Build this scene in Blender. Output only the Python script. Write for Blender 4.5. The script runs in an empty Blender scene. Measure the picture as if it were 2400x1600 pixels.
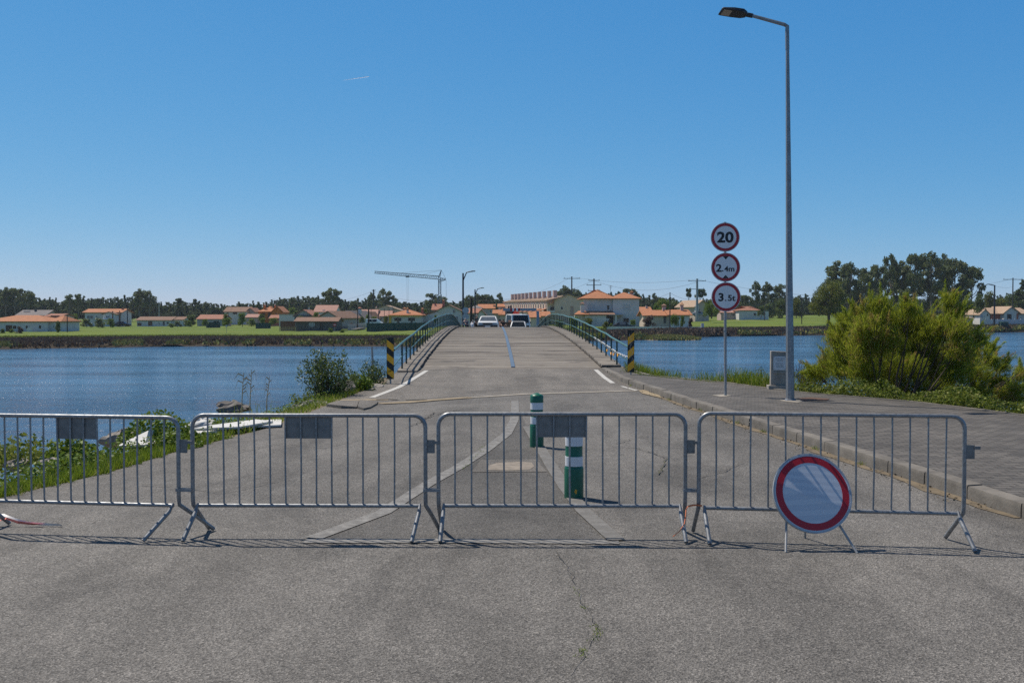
import bpy, math, random
import numpy as np
from mathutils import Vector, Matrix
R = math.radians
S = bpy.context.scene
C = S.collection
random.seed(7)
RNG = np.random.default_rng(11)

# ------------------------------------------------------------------ camera
CAM_H = 1.85
F = 2333.0                       # focal length in pixels of the 2400 px wide photograph (35 mm lens)
PITCH = math.atan(58 / F)
cd = bpy.data.cameras.new('camera')
cd.lens = 35.0
cd.sensor_width = 36.0
cd.clip_start = 0.1
cd.clip_end = 30000
cam = bpy.data.objects.new('camera', cd)
C.objects.link(cam)
cam.location = (0, 0, CAM_H)
cam.rotation_euler = (R(90) - PITCH, 0, 0)
S.camera = cam

# ------------------------------------------------------------------ light
SUN_EL, SUN_AZ = R(59), math.atan2(-3.7, 2.8)      # azimuth from +Y towards +X
w = bpy.data.worlds.new('World')
S.world = w
w.use_nodes = True
nt = w.node_tree
nt.nodes.clear()
out = nt.nodes.new('ShaderNodeOutputWorld')
bg = nt.nodes.new('ShaderNodeBackground')
sky = nt.nodes.new('ShaderNodeTexSky')
sky.sky_type = 'NISHITA'
sky.sun_disc = False
sky.sun_elevation = SUN_EL
sky.sun_rotation = SUN_AZ % (2 * math.pi)
sky.altitude = 0
sky.air_density = 0.75
sky.dust_density = 0.05
sky.ozone_density = 3.0
# the camera's rendering of a clear sky: flatter and bluer than the raw sky model
sep = nt.nodes.new('ShaderNodeSeparateColor'); comb = nt.nodes.new('ShaderNodeCombineColor')
nt.links.new(sky.outputs[0], sep.inputs[0])
for i, (gain, gam) in enumerate(((0.80, 1.2), (0.70, 0.62), (0.815, 0.325))):
    pw = nt.nodes.new('ShaderNodeMath'); pw.operation = 'POWER'; pw.inputs[1].default_value = gam
    ml = nt.nodes.new('ShaderNodeMath'); ml.operation = 'MULTIPLY'; ml.inputs[1].default_value = gain * 0.085 ** gam / 0.1
    nt.links.new(sep.outputs[i], pw.inputs[0]); nt.links.new(pw.outputs[0], ml.inputs[0]); nt.links.new(ml.outputs[0], comb.inputs[i])
# higher up, out of the picture, the sky keeps its natural balance (it fills the shade)
geo = nt.nodes.new('ShaderNodeTexCoord'); sx = nt.nodes.new('ShaderNodeSeparateXYZ'); mr = nt.nodes.new('ShaderNodeMapRange'); mr.interpolation_type = 'SMOOTHSTEP'
mr.inputs['From Min'].default_value = 0.33; mr.inputs['From Max'].default_value = 0.62
nt.links.new(geo.outputs['Generated'], sx.inputs[0]); nt.links.new(sx.outputs[2], mr.inputs[0])
mxs = nt.nodes.new('ShaderNodeMix'); mxs.data_type = 'RGBA'; nt.links.new(mr.outputs[0], mxs.inputs[0])
nt.links.new(comb.outputs[0], mxs.inputs[6]); nt.links.new(sky.outputs[0], mxs.inputs[7]); nt.links.new(mxs.outputs[2], bg.inputs[0])
bg.inputs['Strength'].default_value = 0.1
nt.links.new(bg.outputs[0], out.inputs[0])
sl = bpy.data.lights.new('sun', 'SUN')
sl.energy = 5.0
sl.angle = R(0.53)
sl.color = (1.0, 0.925, 0.82)
so = bpy.data.objects.new('sun', sl)
C.objects.link(so)
SUN_DIR = Vector((math.sin(SUN_AZ) * math.cos(SUN_EL), math.cos(SUN_AZ) * math.cos(SUN_EL), math.sin(SUN_EL)))
so.rotation_euler = (-SUN_DIR).to_track_quat('-Z', 'Y').to_euler()
so.location = SUN_DIR * 60
S.view_settings.view_transform = 'Standard'
S.view_settings.look = 'None'
S.view_settings.exposure = 0.0
S.view_settings.gamma = 1.0
S.render.engine = 'CYCLES'
S.cycles.use_denoising = False
S.cycles.sample_clamp_direct = 6.0
S.cycles.max_bounces = 6
S.cycles.transparent_max_bounces = 6

# ------------------------------------------------------------------ pixel -> world
_f = Vector((0, math.cos(PITCH), -math.sin(PITCH)))
_u = Vector((0, math.sin(PITCH), math.cos(PITCH)))
def ray(px, py):
    return Vector(((px - 1200) / F, 0, 0)) + _u * ((800 - py) / F) + _f
def P(px, py, D):
    """point seen at a photo pixel, at world distance y = D"""
    d = ray(px, py)
    return Vector((0, 0, CAM_H)) + d * (D / d.y)
def G(px, py, z=0.0):
    """point of the level plane z seen at a photo pixel"""
    d = ray(px, py)
    return Vector((0, 0, CAM_H)) + d * ((z - CAM_H) / d.z)

# ------------------------------------------------------------------ materials
M = {}
class NT:
    def __init__(s, name):
        s.m = bpy.data.materials.new(name)
        s.m.use_nodes = True
        s.t = s.m.node_tree
        s.t.nodes.clear()
        s.o = s.t.nodes.new('ShaderNodeOutputMaterial')
        M[name] = s.m
    def n(s, typ, **kw):
        nd = s.t.nodes.new(typ)
        for k, v in kw.items():
            if hasattr(nd, k) and not k[0].isupper():
                setattr(nd, k, v)
            else:
                nd.inputs[k.replace('_', ' ')].default_value = v
        return nd
    def l(s, a, b): s.t.links.new(a, b)
    def coord(s, scale=(1, 1, 1), rot=(0, 0, 0), src='Object'):
        tc = s.n('ShaderNodeTexCoord'); mp = s.n('ShaderNodeMapping')
        mp.inputs['Scale'].default_value = scale; mp.inputs['Rotation'].default_value = rot
        s.l(tc.outputs[src], mp.inputs[0]); return mp.outputs[0]
    def noise(s, vec, scale, detail=4, rough=0.55, dist=0.0):
        nd = s.n('ShaderNodeTexNoise'); nd.inputs['Scale'].default_value = scale
        nd.inputs['Detail'].default_value = detail; nd.inputs['Roughness'].default_value = rough
        nd.inputs['Distortion'].default_value = dist
        s.l(vec, nd.inputs['Vector']); return nd.outputs['Fac']
    def ramp(s, fac, stops):
        r = s.n('ShaderNodeValToRGB'); e = r.color_ramp.elements
        while len(e) < len(stops): e.new(0.5)
        for i, (p, c) in enumerate(stops):
            e[i].position = p
            e[i].color = (c, c, c, 1) if not hasattr(c, '__len__') else (*c, 1)
        s.l(fac, r.inputs[0]); return r.outputs[0]
    def mix(s, fac, a, b, mode='MIX'):
        m = s.n('ShaderNodeMix'); m.data_type = 'RGBA'; m.blend_type = mode
        for i, v in ((0, fac), (6, a), (7, b)):
            if hasattr(v, 'node'): s.l(v, m.inputs[i])
            elif i == 0: m.inputs[0].default_value = v
            else: m.inputs[i].default_value = (*v, 1) if hasattr(v, '__len__') else (v, v, v, 1)
        return m.outputs[2]
    def attr(s, name):
        a = s.n('ShaderNodeAttribute'); a.attribute_name = name; return a.outputs['Fac']
    def bump(s, h, strength, dist):
        b = s.n('ShaderNodeBump'); b.inputs['Strength'].default_value = strength
        b.inputs['Distance'].default_value = dist; s.l(h, b.inputs['Height']); return b.outputs[0]
    def bsdf(s, col, rough=0.6, metal=0.0, normal=None, spec=0.5):
        b = s.n('ShaderNodeBsdfPrincipled')
        if hasattr(col, 'node'): s.l(col, b.inputs['Base Color'])
        else: b.inputs['Base Color'].default_value = (*col, 1)
        if hasattr(rough, 'node'): s.l(rough, b.inputs['Roughness'])
        else: b.inputs['Roughness'].default_value = rough
        b.inputs['Metallic'].default_value = metal
        b.inputs['Specular IOR Level'].default_value = spec
        if normal is not None: s.l(normal, b.inputs['Normal'])
        s.l(b.outputs[0], s.o.inputs[0]); return b

def simple(name, col, rough=0.6, metal=0.0, var=0.18, scale=6.0, spec=0.5, bump=0.0, bscale=40):
    k = NT(name); v = k.coord()
    c2 = tuple(x * (1 - var) for x in col); c1 = tuple(min(1, x * (1 + var * 0.6)) for x in col)
    c = k.ramp(k.noise(v, scale, 6, 0.65), [(0.3, c2), (0.7, c1)])
    nm = k.bump(k.noise(v, bscale, 4), bump, 0.01) if bump else None
    k.bsdf(c, rough, metal, nm, spec)
    return M[name]

def leafmat(name, stops, trans=0.3, rough=0.55, tcol=(0.16, 0.2, 0.02)):
    k = NT(name)
    c = k.ramp(k.attr('tint'), stops)
    d = k.n('ShaderNodeBsdfPrincipled'); k.l(c, d.inputs['Base Color']); d.inputs['Roughness'].default_value = rough
    d.inputs['Specular IOR Level'].default_value = 0.2
    t = k.n('ShaderNodeBsdfTranslucent'); k.l(k.mix(0.45, c, tcol, 'MIX'), t.inputs[0])
    mx = k.n('ShaderNodeMixShader'); mx.inputs[0].default_value = trans
    k.l(d.outputs[0], mx.inputs[1]); k.l(t.outputs[0], mx.inputs[2]); k.l(mx.outputs[0], k.o.inputs[0])

def asphalt(name, lo, hi, stone, fine=1.0):
    k = NT(name); v = k.coord()
    vo = k.n('ShaderNodeTexVoronoi'); vo.inputs['Scale'].default_value = 108 * fine; k.l(v, vo.inputs['Vector'])
    grain = k.ramp(vo.outputs['Color'], [(0.12, 0.38), (0.5, 0.93), (0.78, 1.4), (1.0, 2.4)])
    big = k.ramp(k.noise(v, 0.45, 7, 0.62, 0.4), [(0.3, lo), (0.7, hi)])
    # long streaks left by tyres and water along the road
    st = k.noise(k.coord((1.3, 0.09, 1)), 1.0, 4, 0.6)
    c = k.mix(1.0, big, grain, 'MULTIPLY')
    c = k.mix(1.0, c, k.ramp(st, [(0.33, 0.78), (0.66, 1.12)]), 'MULTIPLY')
    w2 = k.ramp(k.noise(v, 260 * fine, 2), [(0.64, 0.0), (0.72, 1.0)])
    c = k.mix(w2, c, stone)
    mid = k.ramp(k.noise(v, 5.0, 5, 0.7), [(0.3, 0.86), (0.7, 1.1)])
    # old oil stains and darker worn-out patches
    sv = k.noise(k.coord((1.0, 0.45, 1)), 0.62, 6, 0.68, 0.8)
    c = k.mix(1.0, c, k.ramp(sv, [(0.50, 1.04), (0.64, 0.72), (0.8, 0.58)]), 'MULTIPLY')
    c = k.mix(1.0, c, mid, 'MULTIPLY')
    bm = k.bump(vo.outputs['Distance'], 0.7, 0.008)
    k.bsdf(c, 0.85, 0, bm, 0.35)
asphalt('asphalt', (0.106, 0.0995, 0.0905), (0.168, 0.157, 0.1425), (0.42, 0.39, 0.345))
asphalt('asphalt_dark', (0.078, 0.0735, 0.067), (0.112, 0.105, 0.096), (0.33, 0.31, 0.28))
asphalt('asphalt_worn', (0.132, 0.121, 0.107), (0.195, 0.176, 0.153), (0.36, 0.32, 0.27), 1.6)
simple('concrete', (0.33, 0.30, 0.26), 0.9, var=0.35, scale=5, bump=0.5)
simple('concrete_pale', (0.29, 0.26, 0.215), 0.9, var=0.35, scale=3, bump=0.4)
simple('concrete_ochre', (0.30, 0.235, 0.145), 0.9, var=0.3, scale=4, bump=0.4)
simple('kerb_stone', (0.165, 0.148, 0.125), 0.9, var=0.42, scale=2.6, bump=0.5)
simple('rock', (0.30, 0.27, 0.23), 0.9, var=0.5, scale=5, bump=0.8, bscale=12)
simple('rock_dark', (0.16, 0.145, 0.13), 0.9, var=0.5, scale=6, bump=0.8, bscale=12)
simple('crack', (0.075, 0.068, 0.055), 0.95)
simple('soil', (0.16, 0.125, 0.08), 0.95, var=0.45, scale=3, bump=0.8, bscale=15)

k = NT('pavers'); v = k.coord((1, 1, 1), (0, 0, R(-4)))
br = k.n('ShaderNodeTexBrick'); k.l(v, br.inputs['Vector'])
br.inputs['Scale'].default_value = 1.0; br.inputs['Brick Width'].default_value = 0.22; br.inputs['Row Height'].default_value = 0.115
br.inputs['Mortar Size'].default_value = 0.011; br.inputs['Mortar Smooth'].default_value = 0.3; br.inputs['Bias'].default_value = 0.0
br.inputs['Color1'].default_value = (0.138, 0.126, 0.112, 1); br.inputs['Color2'].default_value = (0.085, 0.079, 0.072, 1)
br.inputs['Mortar'].default_value = (0.045, 0.04, 0.034, 1)
c = k.mix(1.0, br.outputs['Color'], k.ramp(k.noise(v, 0.9, 6, 0.65), [(0.3, 0.72), (0.7, 1.2)]), 'MULTIPLY')
c = k.mix(1.0, c, k.ramp(k.noise(v, 70, 4), [(0.3, 0.75), (0.7, 1.25)]), 'MULTIPLY')
k.bsdf(c, 0.85, 0, k.bump(br.outputs['Fac'], -0.8, 0.012), 0.3)

k = NT('marking'); v = k.coord()
wear = k.ramp(k.noise(v, 7, 8, 0.8), [(0.42, 0.0), (0.66, 1.0)])
g = k.ramp(k.noise(v, 150, 3), [(0.35, 0.35), (0.6, 1.0)])
c = k.mix(1.0, wear, g, 'MULTIPLY')
c = k.mix(c, (0.125, 0.118, 0.108), (0.31, 0.30, 0.28))
k.bsdf(c, 0.8, 0, k.bump(k.noise(v, 160, 2), 0.5, 0.006))
k = NT('marking_faint'); v = k.coord()
c = k.mix(k.mix(1.0, k.ramp(k.noise(v, 6, 8, 0.8), [(0.45, 0.1), (0.72, 0.8)]), k.ramp(k.noise(v, 150, 3), [(0.35, 0.3), (0.6, 1.0)]), 'MULTIPLY'), (0.112, 0.106, 0.097), (0.29, 0.28, 0.26))
k.bsdf(c, 0.85, 0, k.bump(k.noise(v, 160, 2), 0.5, 0.006))
k = NT('marking_white'); v = k.coord()
c = k.ramp(k.noise(v, 12, 8, 0.75), [(0.3, (0.26, 0.245, 0.22)), (0.55, (0.50, 0.49, 0.455))])
k.bsdf(c, 0.75, 0, k.bump(k.noise(v, 160, 2), 0.4, 0.006))

k = NT('water'); v = k.coord((1, 1, 1), (0, 0, R(12)))
v2 = k.coord((0.36, 1.0, 1), (0, 0, R(8)))
h1 = k.noise(v2, 1.05, 6, 0.62, 0.3)
h2 = k.noise(k.coord((0.5, 1, 1), (0, 0, R(-6))), 5.5, 4, 0.6, 0.2)
h3 = k.noise(k.coord((0.05, 0.16, 1)), 1.0, 4, 0.55)          # gusts
h0 = k.noise(k.coord((0.5, 1.0, 1), (0, 0, R(4))), 0.42, 5, 0.6, 0.6)
hh = k.mix(0.55, k.mix(0.3, h1, h2), h0)
nm = k.n('ShaderNodeBump'); nm.inputs['Strength'].default_value = 1.0; nm.inputs['Distance'].default_value = 0.42
k.l(hh, nm.inputs['Height'])
c = k.ramp(h3, [(0.3, (0.028, 0.078, 0.15)), (0.7, (0.04, 0.105, 0.19))])
c = k.mix(k.ramp(k.noise(k.coord((0.22, 0.9, 1), (0, 0, R(5))), 0.8, 6, 0.7, 0.5), [(0.55, 0.0), (0.68, 0.55)]), c, (0.075, 0.062, 0.055))
k.bsdf(c, k.ramp(h3, [(0.35, 0.06), (0.7, 0.16)]), 0, nm.outputs[0], 0.5)

k = NT('far_land'); v = k.coord()
n1 = k.noise(v, 0.035, 6, 0.6); n2 = k.noise(k.coord((0.25, 1, 1)), 0.3, 6, 0.7)
gr = k.ramp(n1, [(0.32, (0.075, 0.12, 0.014)), (0.5, (0.115, 0.17, 0.018)), (0.68, (0.165, 0.19, 0.03))])
gr = k.mix(k.ramp(n2, [(0.42, 0.0), (0.7, 0.75)]), gr, (0.06, 0.085, 0.022))
n3 = k.noise(k.coord((0.02, 0.12, 1)), 1.0, 5, 0.6)
gr = k.mix(k.ramp(n3, [(0.5, 0.0), (0.7, 0.45)]), gr, (0.19, 0.18, 0.045))
mud = k.ramp(n2, [(0.35, (0.035, 0.028, 0.022)), (0.65, (0.065, 0.052, 0.036))])
zone = k.attr('zone')
c = k.mix(zone, mud, gr)
k.bsdf(c, 0.95, 0, k.bump(k.noise(v, 1.6, 5, 0.7), 0.7, 0.3), 0.2)

# planks: one tint per plank, grain along the plank
k = NT('planks'); t = k.attr('tint'); v = k.coord((0.5, 9, 9))
c = k.ramp(t, [(0.0, (0.17, 0.147, 0.122)), (0.35, (0.21, 0.184, 0.154)), (0.7, (0.245, 0.218, 0.182)), (1.0, (0.19, 0.164, 0.133))])
stk = k.ramp(k.noise(k.coord((0.5, 1.0, 1)), 1.0, 8, 0.75, 0.2), [(0.52, 0.0), (0.62, 0.8)])
c = k.mix(stk, c, (0.085, 0.074, 0.066))
st2 = k.ramp(k.noise(k.coord((0.9, 1.7, 1), (0, 0, 0.01)), 1.0, 6, 0.75), [(0.56, 0.0), (0.68, 0.6)])
c = k.mix(st2, c, (0.31, 0.285, 0.25))
c = k.mix(1.0, c, k.ramp(k.noise(v, 1.5, 7, 0.7), [(0.3, 0.62), (0.65, 1.2)]), 'MULTIPLY')
c = k.mix(k.ramp(k.noise(k.coord((0.35, 1.6, 1)), 0.8, 5, 0.65), [(0.5, 0.0), (0.75, 0.55)]), c, (0.20, 0.19, 0.17))
k.bsdf(c, 0.85, 0, k.bump(k.noise(v, 4, 4), 0.4, 0.01), 0.3)
k = NT('old_wood'); v = k.coord((7, 7, 0.6))
c = k.ramp(k.noise(v, 1.0, 7, 0.7), [(0.3, (0.06, 0.055, 0.05)), (0.55, (0.15, 0.14, 0.13)), (0.75, (0.24, 0.23, 0.22))])
k.bsdf(c, 0.9)
simple('dark_wood', (0.045, 0.033, 0.024), 0.9, var=0.4)

k = NT('galvanised'); v = k.coord()
vo = k.n('ShaderNodeTexVoronoi'); vo.inputs['Scale'].default_value = 55; k.l(v, vo.inputs['Vector'])
c = k.ramp(vo.outputs['Color'], [(0.0, (0.20, 0.21, 0.22)), (1.0, (0.34, 0.35, 0.36))])
c = k.mix(k.ramp(k.noise(v, 3.5, 6, 0.7), [(0.45, 0.0), (0.75, 0.55)]), c, (0.18, 0.18, 0.175))
k.bsdf(c, k.ramp(k.noise(v, 14, 3), [(0.3, 0.38), (0.7, 0.6)]), 0.55)
k = NT('galvanised_plate'); v = k.coord()
c = k.ramp(k.noise(v, 11, 7, 0.7), [(0.3, (0.14, 0.14, 0.135)), (0.6, (0.24, 0.235, 0.225)), (0.8, (0.18, 0.165, 0.15))])
k.bsdf(c, 0.6, 0.35, k.bump(k.noise(v, 18, 4), 0.15, 0.01))
simple('pole_grey', (0.36, 0.36, 0.355), 0.6, 0.3, var=0.2, scale=12)
simple('steel_dark', (0.035, 0.036, 0.04), 0.5, 0.2)
simple('lens_led', (0.35, 0.31, 0.26), 0.2)
simple('rail_green', (0.055, 0.145, 0.132), 0.42, 0.0, var=0.3, scale=14)
simple('post_green', (0.008, 0.045, 0.038), 0.5, 0.0, var=0.3, scale=14)
simple('strip_blue', (0.13, 0.17, 0.22), 0.45, 0.3, var=0.25, scale=9)
simple('plate_black', (0.012, 0.012, 0.012), 0.5)
simple('plate_yellow', (0.92, 0.44, 0.015), 0.45, var=0.15)
simple('sign_white', (0.80, 0.80, 0.79), 0.4, var=0.06)
simple('sign_red', (0.42, 0.012, 0.022), 0.4, var=0.12)
simple('sign_black', (0.012, 0.012, 0.014), 0.5)
simple('patch_mortar', (0.24, 0.205, 0.165), 0.95, var=0.35, scale=8, bump=0.6)
simple('sign_back', (0.42, 0.43, 0.44), 0.5, 0.4)
simple('chalk', (0.62, 0.62, 0.60), 0.8)
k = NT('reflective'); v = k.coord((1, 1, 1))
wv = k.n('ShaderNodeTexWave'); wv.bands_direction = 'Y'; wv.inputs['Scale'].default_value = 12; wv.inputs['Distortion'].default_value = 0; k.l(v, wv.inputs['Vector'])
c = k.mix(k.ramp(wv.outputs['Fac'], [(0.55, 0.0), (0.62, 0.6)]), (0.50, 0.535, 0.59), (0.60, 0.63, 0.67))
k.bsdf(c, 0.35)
simple('bollard_green', (0.006, 0.115, 0.065), 0.38, var=0.25, scale=8)
k = NT('bollard_white'); v = k.coord()
c = k.ramp(k.noise(v, 7, 7, 0.8, 0.6), [(0.3, (0.42, 0.42, 0.41)), (0.42, (0.70, 0.71, 0.72)), (1, (0.76, 0.77, 0.78))])
k.bsdf(c, 0.45)
simple('tape_orange', (0.65, 0.17, 0.06), 0.6)
simple('tape_white', (0.75, 0.72, 0.7), 0.5)
simple('tape_red', (0.62, 0.16, 0.12), 0.5)
simple('foam_white', (0.56, 0.55, 0.52), 0.8, var=0.12, scale=3)
simple('rust', (0.12, 0.065, 0.04), 0.9, 0.2, var=0.5, scale=12)
simple('plaque', (0.55, 0.58, 0.62), 0.35, 0.3, var=0.1)
simple('plaque_ink', (0.12, 0.13, 0.15), 0.6)
simple('crane_blue', (0.10, 0.16, 0.22), 0.6, 0.2)
simple('gantry_grey', (0.30, 0.33, 0.36), 0.6, 0.2)
simple('wire', (0.03, 0.03, 0.032), 0.7)
simple('bark', (0.10, 0.08, 0.06), 0.95, var=0.4, scale=8)
simple('bark_pale', (0.19, 0.165, 0.135), 0.95, var=0.5, scale=5)
simple('twig', (0.075, 0.055, 0.04), 0.95)
simple('straw', (0.42, 0.32, 0.18), 0.8, var=0.3)
k = NT('contrail_white')
t_ = k.n('ShaderNodeBsdfTranslucent'); t_.inputs[0].default_value = (.78, .80, .84, 1); k.l(t_.outputs[0], k.o.inputs[0])
# vehicles, people
simple('car_white', (0.74, 0.74, 0.72), 0.25, var=0.05, scale=2)
simple('car_black', (0.015, 0.016, 0.018), 0.2)
simple('car_grey', (0.25, 0.26, 0.28), 0.3, 0.3)
simple('glass_dark', (0.012, 0.016, 0.018), 0.12, var=0.1, spec=0.3)
simple('glass_grey', (0.10, 0.12, 0.14), 0.1, var=0.3, spec=0.6)
simple('rubber', (0.018, 0.018, 0.018), 0.8)
simple('plastic_black', (0.03, 0.03, 0.032), 0.6)
simple('lamp_glass', (0.42, 0.45, 0.47), 0.15)
simple('crane_red', (0.60, 0.035, 0.02), 0.4)
simple('plate_blue', (0.02, 0.06, 0.25), 0.5)
simple('skin', (0.42, 0.24, 0.16), 0.6)
simple('hair_grey', (0.32, 0.30, 0.28), 0.8)
simple('hair_dark', (0.03, 0.025, 0.02), 0.8)
simple('cloth_black', (0.015, 0.015, 0.018), 0.9)
simple('cloth_navy', (0.03, 0.035, 0.06), 0.9)
simple('cloth_white', (0.6, 0.6, 0.62), 0.9)
simple('cloth_blue', (0.06, 0.13, 0.28), 0.9)
# houses
for nme, col in dict(wall_white=(0.60, 0.585, 0.57), wall_cream=(0.68, 0.53, 0.41), wall_beige=(0.54, 0.43, 0.345), wall_pink=(0.47, 0.34, 0.31),
                     wall_orange=(0.62, 0.19, 0.035), wall_grey=(0.38, 0.37, 0.37), wall_yellow=(0.66, 0.42, 0.06), wall_dark=(0.11, 0.10, 0.10),
                     wall_brick=(0.40, 0.14, 0.10), trim_white=(0.68, 0.675, 0.66), trim_brown=(0.20, 0.08, 0.05), shutter=(0.48, 0.49, 0.50),
                     door_brown=(0.13, 0.07, 0.045), wall_rose=(0.50, 0.38, 0.34), fence_green=(0.028, 0.075, 0.065), metal_rust=(0.19, 0.085, 0.05),
                     roof_grey_flat=(0.3, 0.29, 0.28), panel_blue=(0.02, 0.04, 0.10)).items():
    simple(nme, col, 0.85, var=0.12, scale=0.8)
def roofmat(name, a, b):
    k = NT(name)
    w1 = k.n('ShaderNodeTexWave'); w1.bands_direction = 'X'; w1.inputs['Scale'].default_value = 1.2; k.l(k.coord(), w1.inputs['Vector'])
    w1.inputs['Distortion'].default_value = 0.6
    v = k.coord()
    c = k.ramp(k.noise(v, 1.1, 7, 0.75), [(0.3, a), (0.7, b)])
    c = k.mix(1.0, c, k.ramp(w1.outputs['Fac'], [(0.15, 0.62), (0.6, 1.1)]), 'MULTIPLY')
    c = k.mix(1.0, c, k.ramp(k.noise(v, 5, 3), [(0.35, 0.8), (0.65, 1.15)]), 'MULTIPLY')
    k.bsdf(c, 0.85, 0, k.bump(w1.outputs['Fac'], 0.6, 0.06))
roofmat('roof_orange', (0.36, 0.135, 0.055), (0.50, 0.205, 0.085))
roofmat('roof_terracotta', (0.28, 0.115, 0.068), (0.41, 0.18, 0.11))
roofmat('roof_pink', (0.34, 0.17, 0.125), (0.46, 0.255, 0.19))
roofmat('roof_brown', (0.17, 0.09, 0.055), (0.28, 0.16, 0.10))
roofmat('roof_straw', (0.34, 0.23, 0.15), (0.47, 0.34, 0.235))
roofmat('roof_grey', (0.14, 0.12, 0.115), (0.24, 0.21, 0.20))
# leaves
leafmat('leaf_tamarisk', [(0.0, (0.07, 0.095, 0.012)), (0.45, (0.20, 0.26, 0.022)), (0.72, (0.34, 0.375, 0.04)), (0.8, (0.32, 0.22, 0.08)), (1.0, (0.42, 0.235, 0.13))], 0.6, tcol=(0.42, 0.46, 0.05))
leafmat('leaf_pine', [(0.0, (0.032, 0.058, 0.034)), (0.6, (0.072, 0.112, 0.056)), (1.0, (0.14, 0.18, 0.08))], 0.3)
leafmat('leaf_eucalyptus', [(0.0, (0.05, 0.072, 0.038)), (0.6, (0.12, 0.152, 0.07)), (1.0, (0.24, 0.245, 0.13))], 0.33)
leafmat('leaf_olive', [(0.0, (0.05, 0.07, 0.014)), (0.6, (0.15, 0.165, 0.026)), (1.0, (0.26, 0.25, 0.05))], 0.35)
leafmat('leaf_bright', [(0.0, (0.055, 0.10, 0.016)), (0.6, (0.14, 0.22, 0.026)), (1.0, (0.24, 0.31, 0.06))], 0.3)
leafmat('leaf_shrub', [(0.0, (0.04, 0.07, 0.02)), (0.6, (0.10, 0.145, 0.04)), (1.0, (0.21, 0.24, 0.11))], 0.25, 0.4)
leafmat('leaf_purple', [(0.0, (0.06, 0.03, 0.03)), (1.0, (0.19, 0.12, 0.12))], 0.15)
leafmat('leaf_weed', [(0.0, (0.065, 0.10, 0.014)), (0.55, (0.165, 0.21, 0.03)), (1.0, (0.29, 0.29, 0.085))], 0.35, 0.6)
leafmat('grass_near', [(0.0, (0.08, 0.135, 0.014)), (0.6, (0.19, 0.28, 0.026)), (0.85, (0.29, 0.33, 0.05)), (1.0, (0.42, 0.36, 0.15))], 0.42)
leafmat('grass_far', [(0.0, (0.10, 0.125, 0.024)), (0.6, (0.165, 0.195, 0.036)), (1.0, (0.26, 0.25, 0.09))], 0.4)
leafmat('marsh', [(0.0, (0.085, 0.058, 0.048)), (0.5, (0.15, 0.11, 0.085)), (0.72, (0.23, 0.18, 0.11)), (0.76, (0.19, 0.20, 0.05)), (1.0, (0.30, 0.29, 0.11))], 0.15, tcol=(0.17, 0.12, 0.08))

k = NT('haze')
pv = k.n('ShaderNodeVolumePrincipled'); pv.inputs['Color'].default_value = (0.80, 0.88, 1.0, 1); pv.inputs['Density'].default_value = 0.00012; pv.inputs['Anisotropy'].default_value = 0.2
k.l(pv.outputs[0], k.o.inputs['Volume'])
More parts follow.
